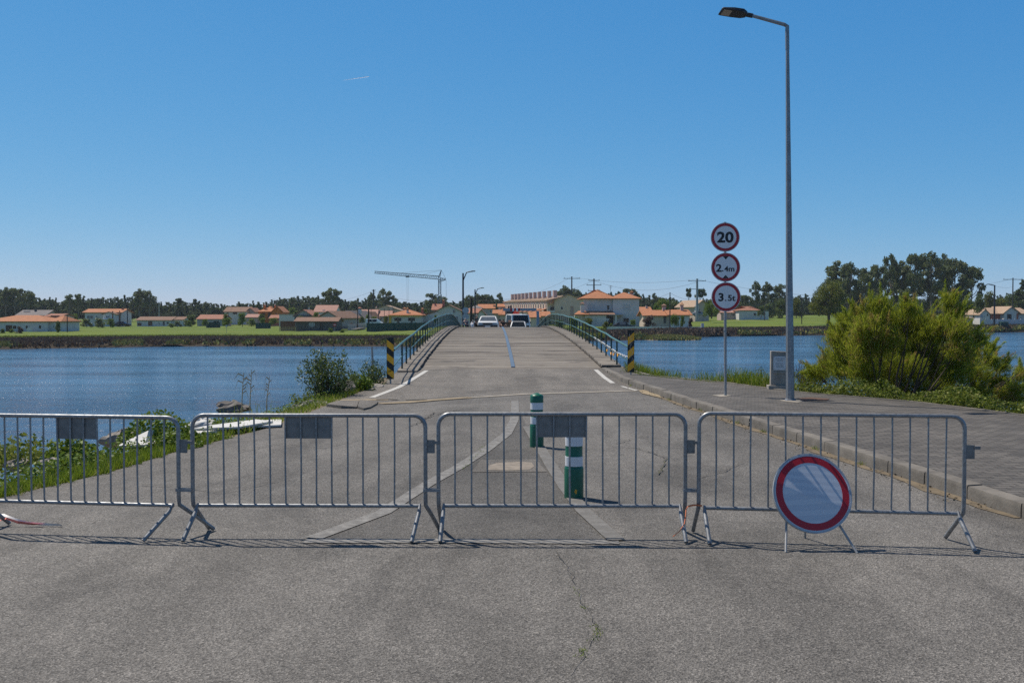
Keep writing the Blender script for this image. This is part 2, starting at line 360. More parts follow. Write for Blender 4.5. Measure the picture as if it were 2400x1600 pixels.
# ------------------------------------------------------------------ mesh building
class MB:
    def __init__(s): s.v = []; s.f = []; s.t = []
    def add(s, vs, fs, tint=0.5):
        o = len(s.v); s.v += [tuple(x) for x in vs]
        for f in fs: s.f.append([i + o for i in f]); s.t.append(tint)
        return s
    def box(s, c, size, rot=None, tint=0.5, bev=0.0):
        hx, hy, hz = size[0] / 2, size[1] / 2, size[2] / 2
        vs = [Vector((x, y, z)) for z in (-hz, hz) for y in (-hy, hy) for x in (-hx, hx)]
        if rot is not None: vs = [rot @ q for q in vs]
        c = Vector(c)
        return s.add([q + c for q in vs], [(0, 2, 3, 1), (4, 5, 7, 6), (0, 1, 5, 4), (2, 6, 7, 3), (0, 4, 6, 2), (1, 3, 7, 5)], tint)
    def hexa(s, vs, tint=0.5):      # bottom 4 (ccw), top 4
        return s.add(vs, [(3, 2, 1, 0), (4, 5, 6, 7), (0, 1, 5, 4), (1, 2, 6, 5), (2, 3, 7, 6), (3, 0, 4, 7)], tint)
    def tube(s, pts, r, n=10, cap=True, tint=0.5):
        pts = [Vector(p) for p in pts]; m = len(pts)
        rs = r if hasattr(r, '__len__') else [r] * m
        ref = None; rings = []
        for i, p in enumerate(pts):
            d = (pts[min(i + 1, m - 1)] - pts[max(i - 1, 0)]).normalized()
            if ref is None:
                ref = Vector((0, 0, 1)) if abs(d.z) < 0.9 else Vector((1, 0, 0))
            a = (ref - d * ref.dot(d))
            if a.length < 1e-4: a = d.orthogonal()
            a.normalize(); b = d.cross(a); ref = a
            rings.append([p + (a * math.cos(2 * math.pi * j / n) + b * math.sin(2 * math.pi * j / n)) * rs[i] for j in range(n)])
        vs = [q for g in rings for q in g]; fs = []
        for i in range(m - 1):
            for j in range(n):
                fs.append((i * n + j, i * n + (j + 1) % n, (i + 1) * n + (j + 1) % n, (i + 1) * n + j))
        if cap:
            fs.append(tuple(range(n - 1, -1, -1))); fs.append(tuple((m - 1) * n + j for j in range(n)))
        return s.add(vs, fs, tint)
    def prism(s, poly, z0, z1, tint=0.5):
        n = len(poly)
        vs = [(x, y, z0) for x, y in poly] + [(x, y, z1) for x, y in poly]
        return s.add(vs, [tuple(range(n - 1, -1, -1)), tuple(range(n, 2 * n))] + [(i, (i + 1) % n, n + (i + 1) % n, n + i) for i in range(n)], tint)
    def lathe(s, prof, n=24, c=(0, 0, 0), tint=0.5):
        vs = [(c[0] + r * math.cos(2 * math.pi * j / n), c[1] + r * math.sin(2 * math.pi * j / n), c[2] + z) for r, z in prof for j in range(n)]
        m = len(prof); fs = []
        for i in range(m - 1):
            for j in range(n):
                fs.append((i * n + j, i * n + (j + 1) % n, (i + 1) * n + (j + 1) % n, (i + 1) * n + j))
        fs.append(tuple(range(n - 1, -1, -1))); fs.append(tuple((m - 1) * n + j for j in range(n)))
        return s.add(vs, fs, tint)
    def build(s, name, mat, parent=None, smooth=False, loc=None, bevel=0.0):
        me = bpy.data.meshes.new(name)
        me.from_pydata(s.v, [], s.f); me.materials.append(M[mat] if isinstance(mat, str) else mat)
        a = me.attributes.new('tint', 'FLOAT', 'FACE'); a.data.foreach_set('value', np.array(s.t, dtype=np.float32))
        if smooth:
            me.polygons.foreach_set('use_smooth', [True] * len(me.polygons))
            me.set_sharp_from_angle(angle=R(40))
        me.update()
        return link(name, me, parent, loc, bevel)

def link(name, me, parent=None, loc=None, bevel=0.0):
    o = bpy.data.objects.new(name, me); C.objects.link(o)
    if parent is not None: o.parent = parent
    if loc is not None: o.location = loc
    if bevel:
        b = o.modifiers.new('bevel', 'BEVEL'); b.width = bevel; b.segments = 2; b.limit_method = 'ANGLE'; b.angle_limit = R(50)
    return o
def tag(o, label=None, cat=None, group=None, kind=None):
    for k_, v_ in (('label', label), ('category', cat), ('group', group), ('kind', kind)):
        if v_: o[k_] = v_
    return o
def thing(name, label, cat, loc=(0, 0, 0), rz=0.0, group=None):
    o = bpy.data.objects.new(name, None); C.objects.link(o)
    o.empty_display_size = 0.2
    o.location = loc; o.rotation_euler = (0, 0, rz)
    return tag(o, label, cat, group)
def copy_tree(o, parent=None):
    c = o.copy(); C.objects.link(c)
    if parent is not None: c.parent = parent
    for ch in [q for q in o.children]: copy_tree(ch, c)
    return c
def struct(o): o['kind'] = 'structure'; return o
def stuff(o): o['kind'] = 'stuff'; return o

def leaf_arrays(cen, dirs, length, width, rng, diamond=True, fold=0.0):
    """quads (diamond leaves or strips) centred at cen, long axis dirs"""
    n = len(cen)
    d = dirs / (np.linalg.norm(dirs, axis=1, keepdims=True) + 1e-9)
    r = rng.normal(size=(n, 3)); s_ = np.cross(d, r); s_ /= (np.linalg.norm(s_, axis=1, keepdims=True) + 1e-9)
    L = np.reshape(np.broadcast_to(length, (n,)), (n, 1)); W = np.reshape(np.broadcast_to(width, (n,)), (n, 1))
    if diamond:
        q = np.stack([cen - d * L / 2, cen + s_ * W / 2, cen + d * L / 2, cen - s_ * W / 2], axis=1)
    else:
        q = np.stack([cen - d * L / 2 - s_ * W / 2, cen - d * L / 2 + s_ * W / 2, cen + d * L / 2 + s_ * W * .25, cen + d * L / 2 - s_ * W * .25], axis=1)
    return q
def quads_mesh(name, q, tint, mat):
    n = len(q)
    me = bpy.data.meshes.new(name)
    me.vertices.add(4 * n); me.vertices.foreach_set('co', q.reshape(-1).astype(np.float32))
    me.loops.add(4 * n); me.loops.foreach_set('vertex_index', np.arange(4 * n, dtype=np.int32))
    me.polygons.add(n); me.polygons.foreach_set('loop_start', np.arange(0, 4 * n, 4, dtype=np.int32))
    me.update(calc_edges=True)
    a = me.attributes.new('tint', 'FLOAT', 'FACE'); a.data.foreach_set('value', np.clip(tint, 0, 1).astype(np.float32))
    me.materials.append(M[mat]); me.validate()
    return me

# ================================================================== SETTING
WATER_Z = -1.58
LEFT = [(-11, -10), (-9.5, 0), (-7.3, 5), (-6.0, 8.3), (-5.22, 10.15), (-5.05, 10.8), (-4.79, 11.8), (-4.61, 13.6), (-4.39, 14.7),
        (-4.03, 16.7), (-3.85, 20.85), (-3.7, 24.9), (-3.5, 27.1), (-3.72, 31.5)]
KERB = [(4.9, -10), (4.86, 0), (4.78, 5), (4.68, 9.1), (4.61, 10.04), (4.37, 12.6), (4.08, 15.6), (3.59, 20.95), (3.38, 24.1), (3.08, 27.8), (3.0, 33.4)]
OUTER = [(15, -10), (14, 0), (12.8, 6), (11.2, 11), (8.9, 17.1), (8.0, 20), (6.6, 22.2), (6.1, 23.6), (5.5, 25.75), (3.95, 29), (3.72, 32.2), (3.68, 34)]
JOINT = [(-3.8, 21.3), (-2.8, 21.05), (-1.85, 21.8), (-1.35, 22.4), (-0.97, 22.7), (0.3, 23.7), (3.1, 24.8), (3.4, 24.9)]
SIDE_Z = 0.14
def interp(poly, y, ax=1):
    ys = [p[ax] for p in poly]; xs = [p[1 - ax] for p in poly]
    return float(np.interp(y, ys, xs))
def ramp_z(y): return 0.004 + 0.092 * max(0.0, min(1.0, (y - 25.5) / 7.9)) ** 1.4

# --- water
m = MB(); m.add([(-6000, -400, WATER_Z), (6000, -400, WATER_Z), (6000, 1500, WATER_Z), (-6000, 1500, WATER_Z)], [(0, 1, 2, 3)])
struct(m.build('water', 'water'))

# --- asphalt road
road = [(x, y) for x, y in LEFT] + [(-3.6, 33.4), (3.0, 33.4)] + [(x, y) for x, y in reversed(KERB)][1:]
m = MB(); m.add([(x, y, 0) for x, y in road], [tuple(range(len(road) - 1, -1, -1))])
struct(m.build('road', 'asphalt'))
# --- worn approach ramp up to the wooden deck
m = MB(); nu, nv = 24, 16; vs = []
for j in range(nv + 1):
    for i in range(nu + 1):
        u = i / nu
        xj = -3.75 + u * 7.1
        y0 = interp(JOINT, xj, 0); y = y0 + (33.42 - y0) * j / nv
        xl, xr = interp(LEFT + [(-3.72, 33.5)], y), interp(KERB, y)
        vs.append((xl + (xr - xl) * u, y, ramp_z(y)))
m.add(vs, [(j * (nu + 1) + i, j * (nu + 1) + i + 1, (j + 1) * (nu + 1) + i + 1, (j + 1) * (nu + 1) + i) for j in range(nv) for i in range(nu)])
struct(m.build('bridge_approach_road', 'asphalt_worn', smooth=True))

def sheet(name, pts, mat, z):
    m = MB(); m.add([(p[0], p[1], z) for p in pts], [tuple(range(len(pts)))])
    o = struct(m.build(name, mat))
    if o.data.polygons[0].normal.z < 0: o.data.flip_normals()
    return o
def gp(pts, z=0.0): return [tuple(G(x, y, z))[:2] for x, y in pts]
def ribbon(name, pts, width, mat, zf, cuts=0.3, jit=0.0, rng=random):
    """flat strip along a ground polyline"""
    P2 = []
    for a, b in zip(pts[:-1], pts[1:]):
        n = max(1, int(math.hypot(b[0] - a[0], b[1] - a[1]) / cuts))
        P2 += [(a[0] + (b[0] - a[0]) * i / n, a[1] + (b[1] - a[1]) * i / n) for i in range(n)]
    P2.append(pts[-1])
    m = MB(); vs = []
    for i, p in enumerate(P2):
        a, b = P2[max(i - 1, 0)], P2[min(i + 1, len(P2) - 1)]
        dx, dy = b[0] - a[0], b[1] - a[1]; L = math.hypot(dx, dy) or 1
        wv = width if not hasattr(width, '__len__') else width[0] + (width[1] - width[0]) * i / (len(P2) - 1)
        wv *= 1 + rng.uniform(-jit, jit)
        ox = rng.uniform(-jit, jit) * width * 0.7 if jit and not hasattr(width, '__len__') else 0
        nx, ny = -dy / L, dx / L
        for sgn in (1, -1):
            x, y = p[0] + nx * (sgn * wv / 2 + ox), p[1] + ny * (sgn * wv / 2 + ox)
            vs.append((x, y, zf(y) if callable(zf) else zf))
    m.add(vs, [(2 * i, 2 * i + 1, 2 * i + 3, 2 * i + 2) for i in range(len(P2) - 1)])
    return struct(m.build(name, mat))

tri_l = gp([(722, 1267), (735, 1262), (898, 1202), (1001, 1136), (1070, 1098), (1140, 1054), (1188, 1017), (1205, 985), (1207, 962), (1207, 940)])
tri_r = gp([(1445, 1268), (1368, 1199), (1326, 1145), (1290, 1090), (1270, 1056), (1235, 1000), (1216, 958)])
sheet('dark_asphalt_island', tri_l[:-1] + tri_r[::-1], 'asphalt_dark', 0.003)
ribbon('road_marking', tri_l[1:], 0.16, 'marking', 0.0095)
ribbon('road_marking', tri_r[:-1], 0.15, 'marking_faint', 0.013)
ribbon('road_marking', gp([(714, 1268), (1090, 1268), (1450, 1270)]), 0.16, 'marking', 0.0065)
sheet('road_patch', gp([(1104, 1107), (1128, 1078), (1256, 1077), (1282, 1106)]), 'asphalt_worn', 0.008)
sheet('road_patch', gp([(1140, 1102), (1146, 1092), (1165, 1086), (1210, 1083), (1246, 1085), (1252, 1094), (1243, 1101), (1190, 1104)]), 'patch_mortar', 0.011)
ribbon('road_edge_line', [(-3.2, 22.7), (-2.96, 26.0), (-2.88, 29.4), (-2.8, 32.6)], 0.15, 'marking_white', lambda y: ramp_z(y) + 0.006)
ribbon('road_edge_line', [(2.78, 33.0), (2.75, 29.5), (2.78, 27.4)], 0.14, 'marking_white', lambda y: ramp_z(y) + 0.006)
ribbon('road_edge_line', [(2.9, 26.3), (3.12, 24.9)], 0.10, 'marking_white', lambda y: ramp_z(y) + 0.006)
ribbon('road_joint', [(-2.78, 21.1)] + JOINT[2:4] + [(-0.97, 22.7)], 0.30, 'concrete_ochre', 0.0105, jit=0.12)
ribbon('road_joint', [(-0.93, 22.72), (0.3, 23.7), (3.1, 24.8)], 0.26, 'concrete_pale', 0.010, jit=0.10)
ribbon('road_joint', [(-3.8, 22.0), (-2.75, 22.1)], 0.25, 'concrete_ochre', 0.010, jit=0.2)
ribbon('joint_gap', [(-2.35, 21.95), (-1.9, 22.15)], 0.16, 'crack', 0.014, jit=0.25)
ribbon('joint_gap', [(-2.95, 20.85), (-2.2, 21.25), (-1.5, 22.02), (-1.0, 22.5)], 0.035, 'crack', 0.016, jit=0.5)
ribbon('joint_gap', [(-3.0, 22.05), (-2.75, 22.2), (-2.55, 22.0)], 0.10, 'crack', 0.014, jit=0.4)
m = MB()
for pts, zs in (([(765, 953), (795, 945), (842, 943), (836, 957), (800, 957)], 0.035), ([(838, 957.5), (844, 943), (886, 943), (884, 948), (868, 957), (852, 961)], 0.055)):
    q = gp(pts); n = len(q)
    top = [(x, y, zs + 0.03 * math.sin(x * 3)) for x, y in q]; bot = [(x, y, -0.02) for x, y in q]
    m.add(top + bot, [tuple(range(n))[::-1], tuple(range(n, 2 * n))] + [(i, (i + 1) % n, n + (i + 1) % n, n + i) for i in range(n)])
struct(m.build('broken_pavement', 'asphalt_worn'))
for pts, wd in (([(1353, 1383), (1368, 1424), (1396, 1465), (1399, 1485), (1389, 1506), (1366, 1526), (1363, 1546), (1322, 1597)], 0.0035),
            ([(327, 1138), (425, 1142), (510, 1157), (570, 1147), (638, 1132), (663, 1126)], 0.012),
            ([(1442, 1041), (1481, 1029), (1530, 1022)], 0.014), ([(1545, 1113), (1563, 1076), (1528, 1063), (1490, 1050), (1455, 1048)], 0.014),
            ([(950, 1003), (985, 990), (1005, 977), (1018, 966)], 0.02), ([(985, 986), (1035, 968), (1075, 960), (1130, 955)], 0.016),
            ([(1300, 1290), (1320, 1320), (1340, 1350), (1353, 1383)], 0.005), ([(1640, 1120), (1700, 1105), (1745, 1082)], 0.01),
            ([(560, 1060), (660, 1040), (760, 1050), (850, 1030)], 0.010)):
    q = gp(pts); fine = []
    rr = random.Random(int(pts[0][0]))
    for a, b in zip(q[:-1], q[1:]):
        n = max(2, int(math.hypot(a[0] - b[0], a[1] - b[1]) / 0.09))
        fine += [(a[0] + (b[0] - a[0]) * i / n + rr.uniform(-.018, .018), a[1] + (b[1] - a[1]) * i / n + rr.uniform(-.018, .018)) for i in range(n)]
    ribbon('road_crack', fine, wd, 'crack', 0.018, cuts=1.0, jit=0.5, rng=rr)

# --- raised paved footway and its kerb
def off(poly, d):
    r = []
    for i, p in enumerate(poly):
        a, b = poly[max(i - 1, 0)], poly[min(i + 1, len(poly) - 1)]
        dx, dy = b[0] - a[0], b[1] - a[1]; L = math.hypot(dx, dy)
        r.append((p[0] + dy / L * d, p[1] - dx / L * d))
    return r
def dense(poly, step):
    r = []
    for a, b in zip(poly[:-1], poly[1:]):
        n = max(1, round(math.hypot(b[0] - a[0], b[1] - a[1]) / step))
        r += [(a[0] + (b[0] - a[0]) * i / n, a[1] + (b[1] - a[1]) * i / n) for i in range(n)]
    return r + [poly[-1]]
kin = off(KERB, 0.17)
pave = kin + OUTER[::-1]
m = MB(); m.add([(x, y, SIDE_Z) for x, y in pave], [tuple(range(len(pave)))])
o = struct(m.build('pavement', 'pavers'))
if o.data.polygons[0].normal.z < 0: o.data.flip_normals()
m = MB(); kd = dense(KERB, 1.0); rr = random.Random(3)
ko, ki = kd, off(kd, 0.165)
for i in range(len(kd) - 1):
    g = 0.012
    def lerp(a, b, t): return (a[0] + (b[0] - a[0]) * t, a[1] + (b[1] - a[1]) * t)
    dz = rr.uniform(-0.006, 0.006); dx = rr.uniform(-0.008, 0.008)
    prof = [(0.0, -0.05), (0.012, 0.095), (0.03, 0.125), (0.06, 0.142), (1.0, 0.15)]
    vs = []
    for t in (g, 1 - g):
        a, b = lerp(ko[i], ko[i + 1], t), lerp(ki[i], ki[i + 1], t)
        for u, z in prof: vs.append((a[0] + (b[0] - a[0]) * u + dx, a[1] + (b[1] - a[1]) * u, z + dz))
        vs.append((b[0] + dx, b[1], -0.05))
    n = 6
    m.add(vs, [tuple(range(n)), tuple(range(2 * n - 1, n - 1, -1))] + [(j, n + j, n + (j + 1) % n, (j + 1) % n) for j in range(n)])
struct(m.build('kerb', 'kerb_stone', smooth=True))
m = MB(); od = dense(OUTER, 0.8); oi = off(od, 0.12)
for i in range(len(od) - 1):
    a, b, c2, d2 = od[i], od[i + 1], oi[i + 1], oi[i]
    m.hexa([(q[0], q[1], -0.1) for q in (a, d2, c2, b)] + [(q[0], q[1], SIDE_Z + 0.018) for q in (a, d2, c2, b)])
struct(m.build('pavement_edging', 'kerb_stone'))
# ribbon of dirt and dead leaves along the gutter
ribbon('gutter_dirt', [(x - 0.05, y) for x, y in dense(KERB[3:9], 0.5)], 0.16, 'soil', 0.006, cuts=9, jit=0.45)
sheet('sand_heap', gp([(1497, 916), (1515, 914), (1522, 920), (1545, 927), (1552, 934), (1530, 929), (1505, 923)]), 'concrete_ochre', 0.017)
sheet('pole_footing', gp([(1667, 926), (1700, 924), (1715, 927), (1690, 930)], SIDE_Z), 'concrete_pale', SIDE_Z + 0.006)
sheet('pole_footing', gp([(1826, 939), (1850, 935), (1890, 938), (1868, 944)], SIDE_Z), 'concrete_pale', SIDE_Z + 0.006)
sheet('drain_cover', gp([(1866, 934), (1900, 931.5), (1945, 935), (1935, 939.5), (1880, 939)], SIDE_Z), 'rust', SIDE_Z + 0.009)

# --- the bank all round the near land
per = dense(LEFT, 0.35) + [(-3.55, 33.5), (0, 34.3)] + dense(OUTER, 0.35)[::-1]
base = [(-0.012 if q[0] < 1 else 0.12) for q in per]
rows = [(0.0, 0.0), (0.4, -0.04), (1.0, -0.2), (1.8, -0.62), (2.8, -1.15), (4.2, -1.9), (7, -3.2)]
m = MB(); vs = []; rr = random.Random(5); n = len(per)
for i, p in enumerate(per):
    a, b = per[max(i - 4, 0)], per[min(i + 4, n - 1)]
    dx, dy = b[0] - a[0], b[1] - a[1]; L = math.hypot(dx, dy)
    for k_, (d, z) in enumerate(rows):
        j = 0 if k_ == 0 else min(0.12 * k_, 0.35)
        vs.append((p[0] - dy / L * (d + rr.uniform(-j, j)), p[1] + dx / L * (d + rr.uniform(-j, j)), base[i] + z + (rr.uniform(-.05, .05) * min(k_, 3) / 2 if k_ else 0)))
K = len(rows)
m.add(vs, [(i * K + k_, i * K + k_ + 1, (i + 1) * K + k_ + 1, (i + 1) * K + k_) for i in range(n - 1) for k_ in range(K - 1)])
o = m.build('river_bank', 'soil', smooth=True); struct(o)
m = MB(); m.add([(x, y, -0.03) for x, y in per], [tuple(range(n - 1, -1, -1))]); struct(m.build('ground', 'soil'))
def bank_z(x, y):
    """height of the near bank at a point outside the paved land"""
    best = min(((x - p[0]) ** 2 + (y - p[1]) ** 2, i) for i, p in enumerate(per))
    return base[best[1]] + float(np.interp(math.sqrt(best[0]), [r_[0] for r_ in rows], [r_[1] for r_ in rows]))

# --- far shore and the land behind it
SH_PX = [-6000, -300, 0, 450, 934, 1083, 1230, 1290, 1340, 1380, 1500, 1605, 1700, 1950, 2400, 2800, 9000]
SH_D = [85, 98, 105, 116, 115, 100, 100, 112, 132, 141, 145, 163, 174, 186, 222, 240, 300]
def shore(px): return float(np.interp(px, SH_PX, SH_D))
ST_D = [100, 112, 140, 180, 222, 300, 420, 700, 3000]
ST = {-6000: [-1.2, -1.15, -1.1, -1.05, -1.0, -1.0, -.5, 1, 8], 850: [-1.2, -1.1, -1.05, -1.0, -1.0, -1.0, -.5, 1, 8],
      1010: [-1.0, -.9, -.8, -.7, -.6, -.6, -.3, 1, 8], 1075: [-.45, -.45, -.45, -.4, -.4, -.2, .2, 2, 8], 1250: [-.45, -.45, -.45, -.4, -.3, 0, .4, 2, 8],
      1400: [-1.3, -1.25, -1.15, -.75, -.15, .2, .8, 2, 8], 1600: [-1.3, -1.2, -1.1, -.8, -.4, .2, 1.0, 2, 8], 1720: [-1.3, -1.2, -1.1, -.95, -.5, .95, 2.6, 4, 10],
      2200: [-1.3, -1.2, -1.1, -1.0, -.6, .9, 2.6, 4, 12], 9000: [-1.3, -1.2, -1.1, -1.0, -.6, .9, 2.6, 6, 16]}
ST_PX = sorted(ST)
def land_z(px, D):
    zs = [float(np.interp(D, ST_D, ST[q])) for q in ST_PX]
    return float(np.interp(px, ST_PX, zs))
MARSH_W = lambda px: float(np.interp(px, [0, 900, 1090, 1250, 1380, 1480, 1640, 1720, 2100, 2300, 2500], [22, 20, 4, 4, 22, 28, 22, 17, 18, 10, 8]))
pxs = sorted(set(list(range(-6000, -400, 400)) + list(range(-400, 2900, 22)) + list(range(2900, 9000, 400))))
ds = [-14, -4, -1.2, 0, 0.6, 1.5, 3, 5, 8, 12, 16, 20, 25, 30, 36, 44, 55, 70, 90, 115, 150, 190, 240, 320, 450, 700, 1200, 2700]
m = MB(); vs = []; zn = []
rr = random.Random(9)
for px in pxs:
    s0 = shore(px)
    for d in ds:
        D = s0 + d + (rr.uniform(-.5, .5) if -2 < d < 6 else 0)
        z = land_z(px, D)
        if d < 0: z = WATER_Z - 0.12 + d * 0.15
        elif d < 2: z = WATER_Z + (z - WATER_Z) * (d / 2) ** 0.7 if d > 0 else WATER_Z - 0.02
        else: z += rr.uniform(-.06, .06)
        vs.append(((px - 1200) / F * D, D, z))
        mw = MARSH_W(px)
        zn.append(0.0 if d < mw - 3 else min(1.0, (d - mw + 3) / 6))
nd = len(ds)
m.add(vs, [(i * nd + k_, (i + 1) * nd + k_, (i + 1) * nd + k_ + 1, i * nd + k_ + 1) for i in range(len(pxs) - 1) for k_ in range(nd - 1)])
o = m.build('far_terrain', 'far_land', smooth=True); struct(o)
a = o.data.attributes.new('zone', 'FLOAT', 'POINT'); a.data.foreach_set('value', np.array(zn, dtype=np.float32))

def scatter_far(name, n, pxr, d0, d1, hgt, wid, mat, rng, tint=lambda px, d, r: r, lean=0.25, cull=None):
    """upright tufts over a band of the far shore"""
    px = rng.uniform(*pxr, n); u = rng.uniform(0, 1, n); r = rng.uniform(0, 1, n)
    pos = np.zeros((n, 3)); H = np.zeros(n); T = np.zeros(n)
    for i in range(n):
        a_, b_ = d0(px[i]), d1(px[i]); d = a_ + (b_ - a_) * u[i]; D = shore(px[i]) + d
        z = land_z(px[i], D)
        if d < 2: z = WATER_Z + (z - WATER_Z) * max(d / 2, 0) ** 0.7
        h = hgt(px[i], d) * (0.6 + 0.8 * r[i])
        pos[i] = ((px[i] - 1200) / F * D, D, z + h * 0.42); H[i] = h; T[i] = tint(px[i], d, rng.uniform())
    if cull is not None:
        kp = np.array([not cull(px[i], u[i]) for i in range(n)]); pos, H, T = pos[kp], H[kp], T[kp]; n = len(H)
    dr = rng.normal(size=(n, 3)) * lean; dr[:, 2] = 1
    q = leaf_arrays(pos, dr, H, H * wid * rng.uniform(.6, 1.3, n), rng)
    return link(name, quads_mesh(name, q, T, mat))
rng = np.random.default_rng(21)
_sn = lambda px, a, b, c: 0.5 + 0.5 * math.sin(px * a + 2.0 * math.sin(px * b + c))
def marsh_t(px, d, r):
    front = r * 5 + d < 2.5 + 4.5 * _sn(px, 0.047, 0.029, 1.0) and _sn(px, 0.03, 0.017, 0.4) > 0.3
    r = (r * 7.13) % 1.0
    return 0.77 + 0.22 * r if front else 0.62 * r + (0.1 if r > .8 else 0)
stuff(scatter_far('marsh_scrub', 26000, (-150, 1075), lambda p: 0.3, lambda p: MARSH_W(p) + 2, lambda p, d: 0.30 if d > 5 else 0.34, 1.1, 'marsh', rng, marsh_t))
stuff(scatter_far('marsh_scrub', 26000, (1262, 2520), lambda p: 0.3, lambda p: MARSH_W(p) + 1, lambda p, d: 0.62 if d > 4 else 0.5, 0.95, 'marsh', rng, marsh_t))
stuff(scatter_far('meadow_grass', 14000, (-150, 1075), lambda p: MARSH_W(p), lambda p: MARSH_W(p) + 16, lambda p, d: 0.22, 0.9, 'grass_far', rng, lambda p, d, r: r))
stuff(scatter_far('meadow_grass', 14000, (1660, 2520), lambda p: MARSH_W(p), lambda p: MARSH_W(p) + 26, lambda p, d: 0.28, 0.9, 'grass_far', rng, lambda p, d, r: r))
stuff(scatter_far('roadside_grass', 3000, (1052, 1110), lambda p: 0.5, lambda p: 40, lambda p, d: 0.5, 0.8, 'grass_far', rng, lambda p, d, r: r, cull=lambda p, u: p > 1090))
stuff(scatter_far('roadside_grass', 4000, (1258, 1420), lambda p: 1, lambda p: 40, lambda p, d: 0.6, 0.8, 'grass_far', rng, lambda p, d, r: r, cull=lambda p, u: p < 1290 and u < .4))
# the low green spit in front of the right shore
m = MB(); vs = []; n = 40
cx, cy, wx, wy = P(1567, 790, 148).x, 150.0, 5.2, 7.0
for ring, (rr_, zz) in enumerate(((1.0, -1.75), (0.9, -1.45), (0.6, -1.2), (0.25, -1.05))):
    for j in range(n):
        a_ = 2 * math.pi * j / n; jit = 1 + 0.06 * math.sin(5 * a_)
        vs.append((cx + wx * rr_ * jit * math.cos(a_), cy + wy * rr_ * jit * math.sin(a_), zz))
m.add(vs, [(k_ * n + j, k_ * n + (j + 1) % n, (k_ + 1) * n + (j + 1) % n, (k_ + 1) * n + j) for k_ in range(3) for j in range(n)] + [tuple(3 * n + j for j in range(n))])
struct(m.build('mud_spit', 'soil', smooth=True))
n = 2600; ang = rng.uniform(0, 2 * math.pi, n); rad = np.sqrt(rng.uniform(0, 1, n)) * 0.97
pos = np.stack([cx + wx * rad * np.cos(ang), cy + wy * rad * np.sin(ang), -1.08 - 0.42 * rad ** 2 + 0.1], axis=1)
dr = rng.normal(size=(n, 3)) * .3; dr[:, 2] = 1
stuff(link('spit_grass', quads_mesh('spit_grass', leaf_arrays(pos, dr, 0.5, 0.4, rng), 0.72 + 0.28 * rng.uniform(0, 1, n), 'marsh')))

# ================================================================== NEAR OBJECTS
# ------------------------------------------------------------------ crowd barriers
def barrier(a, b, H, label, plate=True, front=(0, 0), rear=(0, 0), link_low=True, nb=14):
    a, b = Vector((*a, 0)), Vector((*b, 0)); L = (b - a).length
    root = thing('crowd_barrier', label, 'barrier', a, math.atan2(b.y - a.y, b.x - a.x), 'galvanised barriers set across the road')
    r, zr, cr = 0.0175, 0.265, 0.10
    def arc(cx, sgn):
        return [(cx + sgn * cr * (1 - math.sin(t)) , 0, H - cr + cr * math.cos(t)) for t in [math.pi / 2 * q / 7 for q in range(8)]]
    up = [(rear[0], 0.26, 0.018), (rear[0] * .55, 0.12, 0.15), (0, 0.012, 0.27), (0, 0, 0.34)]
    A = [(cr * (1 - math.cos(t)), 0, H - cr + cr * math.sin(t)) for t in [math.pi / 2 * q / 7 for q in range(8)]]
    B = [(L - x, 0, z) for x, y, z in reversed(A)]
    dn = [(L, 0, 0.34), (L, 0.012, 0.27), (L + rear[1] * .55, 0.12, 0.15), (L + rear[1], 0.26, 0.018)]
    m = MB(); m.tube(up + A + B + dn, r, 12); m.build('frame', 'galvanised', root, smooth=True)
    m = MB(); m.tube([(0.045, 0, zr), (L - 0.045, 0, zr)], 0.0165, 12); m.build('bottom_rail', 'galvanised', root, smooth=True)
    for x0, fx in ((0.045, front[0]), (L - 0.045, front[1])):
        m = MB(); m.tube([(x0, -0.005, zr + 0.02), (x0 + fx * .12, -0.05, zr - 0.045), (x0 + fx, -0.24, 0.016)], [0.008, 0.018, 0.0175], 12)
        m.build('leg', 'galvanised', root, smooth=True)
    for i in range(nb):
        x = L * (i + 1) / (nb + 1)
        m = MB(); m.tube([(x + random.uniform(-.003, .003), 0, zr), (x + random.uniform(-.004, .004), random.uniform(-.006, .006), (zr + H) / 2), (x + random.uniform(-.003, .003), 0, H - 0.01)], 0.0078, 8, cap=False); m.build('bar', 'galvanised', root, smooth=True)
    if plate:
        x0, x1 = L * 6 / (nb + 1), L * 9 / (nb + 1)
        m = MB(); m.box(((x0 + x1) / 2, 0.012, H - 0.105), (x1 - x0, 0.003, 0.18)); m.build('name_plate', 'galvanised_plate', root)
    m = MB(); m.box((L + 0.048, 0, 0.765), (0.062, 0.006, 0.112)); m.box((L + 0.098, -0.002, 0.80), (0.045, 0.02, 0.026))
    m.build('connector_plate', 'galvanised_plate', root)
    if link_low:
        m = MB(); m.box((L + 0.052, -0.02, 0.40), (0.14, 0.008, 0.026)); m.box((L + 0.052, 0.022, 0.40), (0.14, 0.006, 0.026)); m.build('connector_bar', 'galvanised', root)
    return root
barrier((-4.60, 8.56), (-2.80, 8.33), 1.004, 'grey steel crowd barrier, the one running out of the photo at the far left', True, (-.1, -.15), (.1, .19))
barrier((-2.685, 8.34), (-0.725, 8.31), 1.024, 'grey steel crowd barrier with plate, in front of the left lane, left of the bollards', True, (-.05, -.045), (.05, .09))
barrier((-0.617, 8.32), (1.45, 8.30), 1.036, 'grey steel crowd barrier whose plate hides the top of the near green bollard', True, (-.012, .015), (.01, .025))
barrier((1.552, 8.24), (3.637, 7.98), 1.05, 'grey steel crowd barrier without a plate, behind the round standing sign', False, (.03, .06), (-.03, -.06), False)

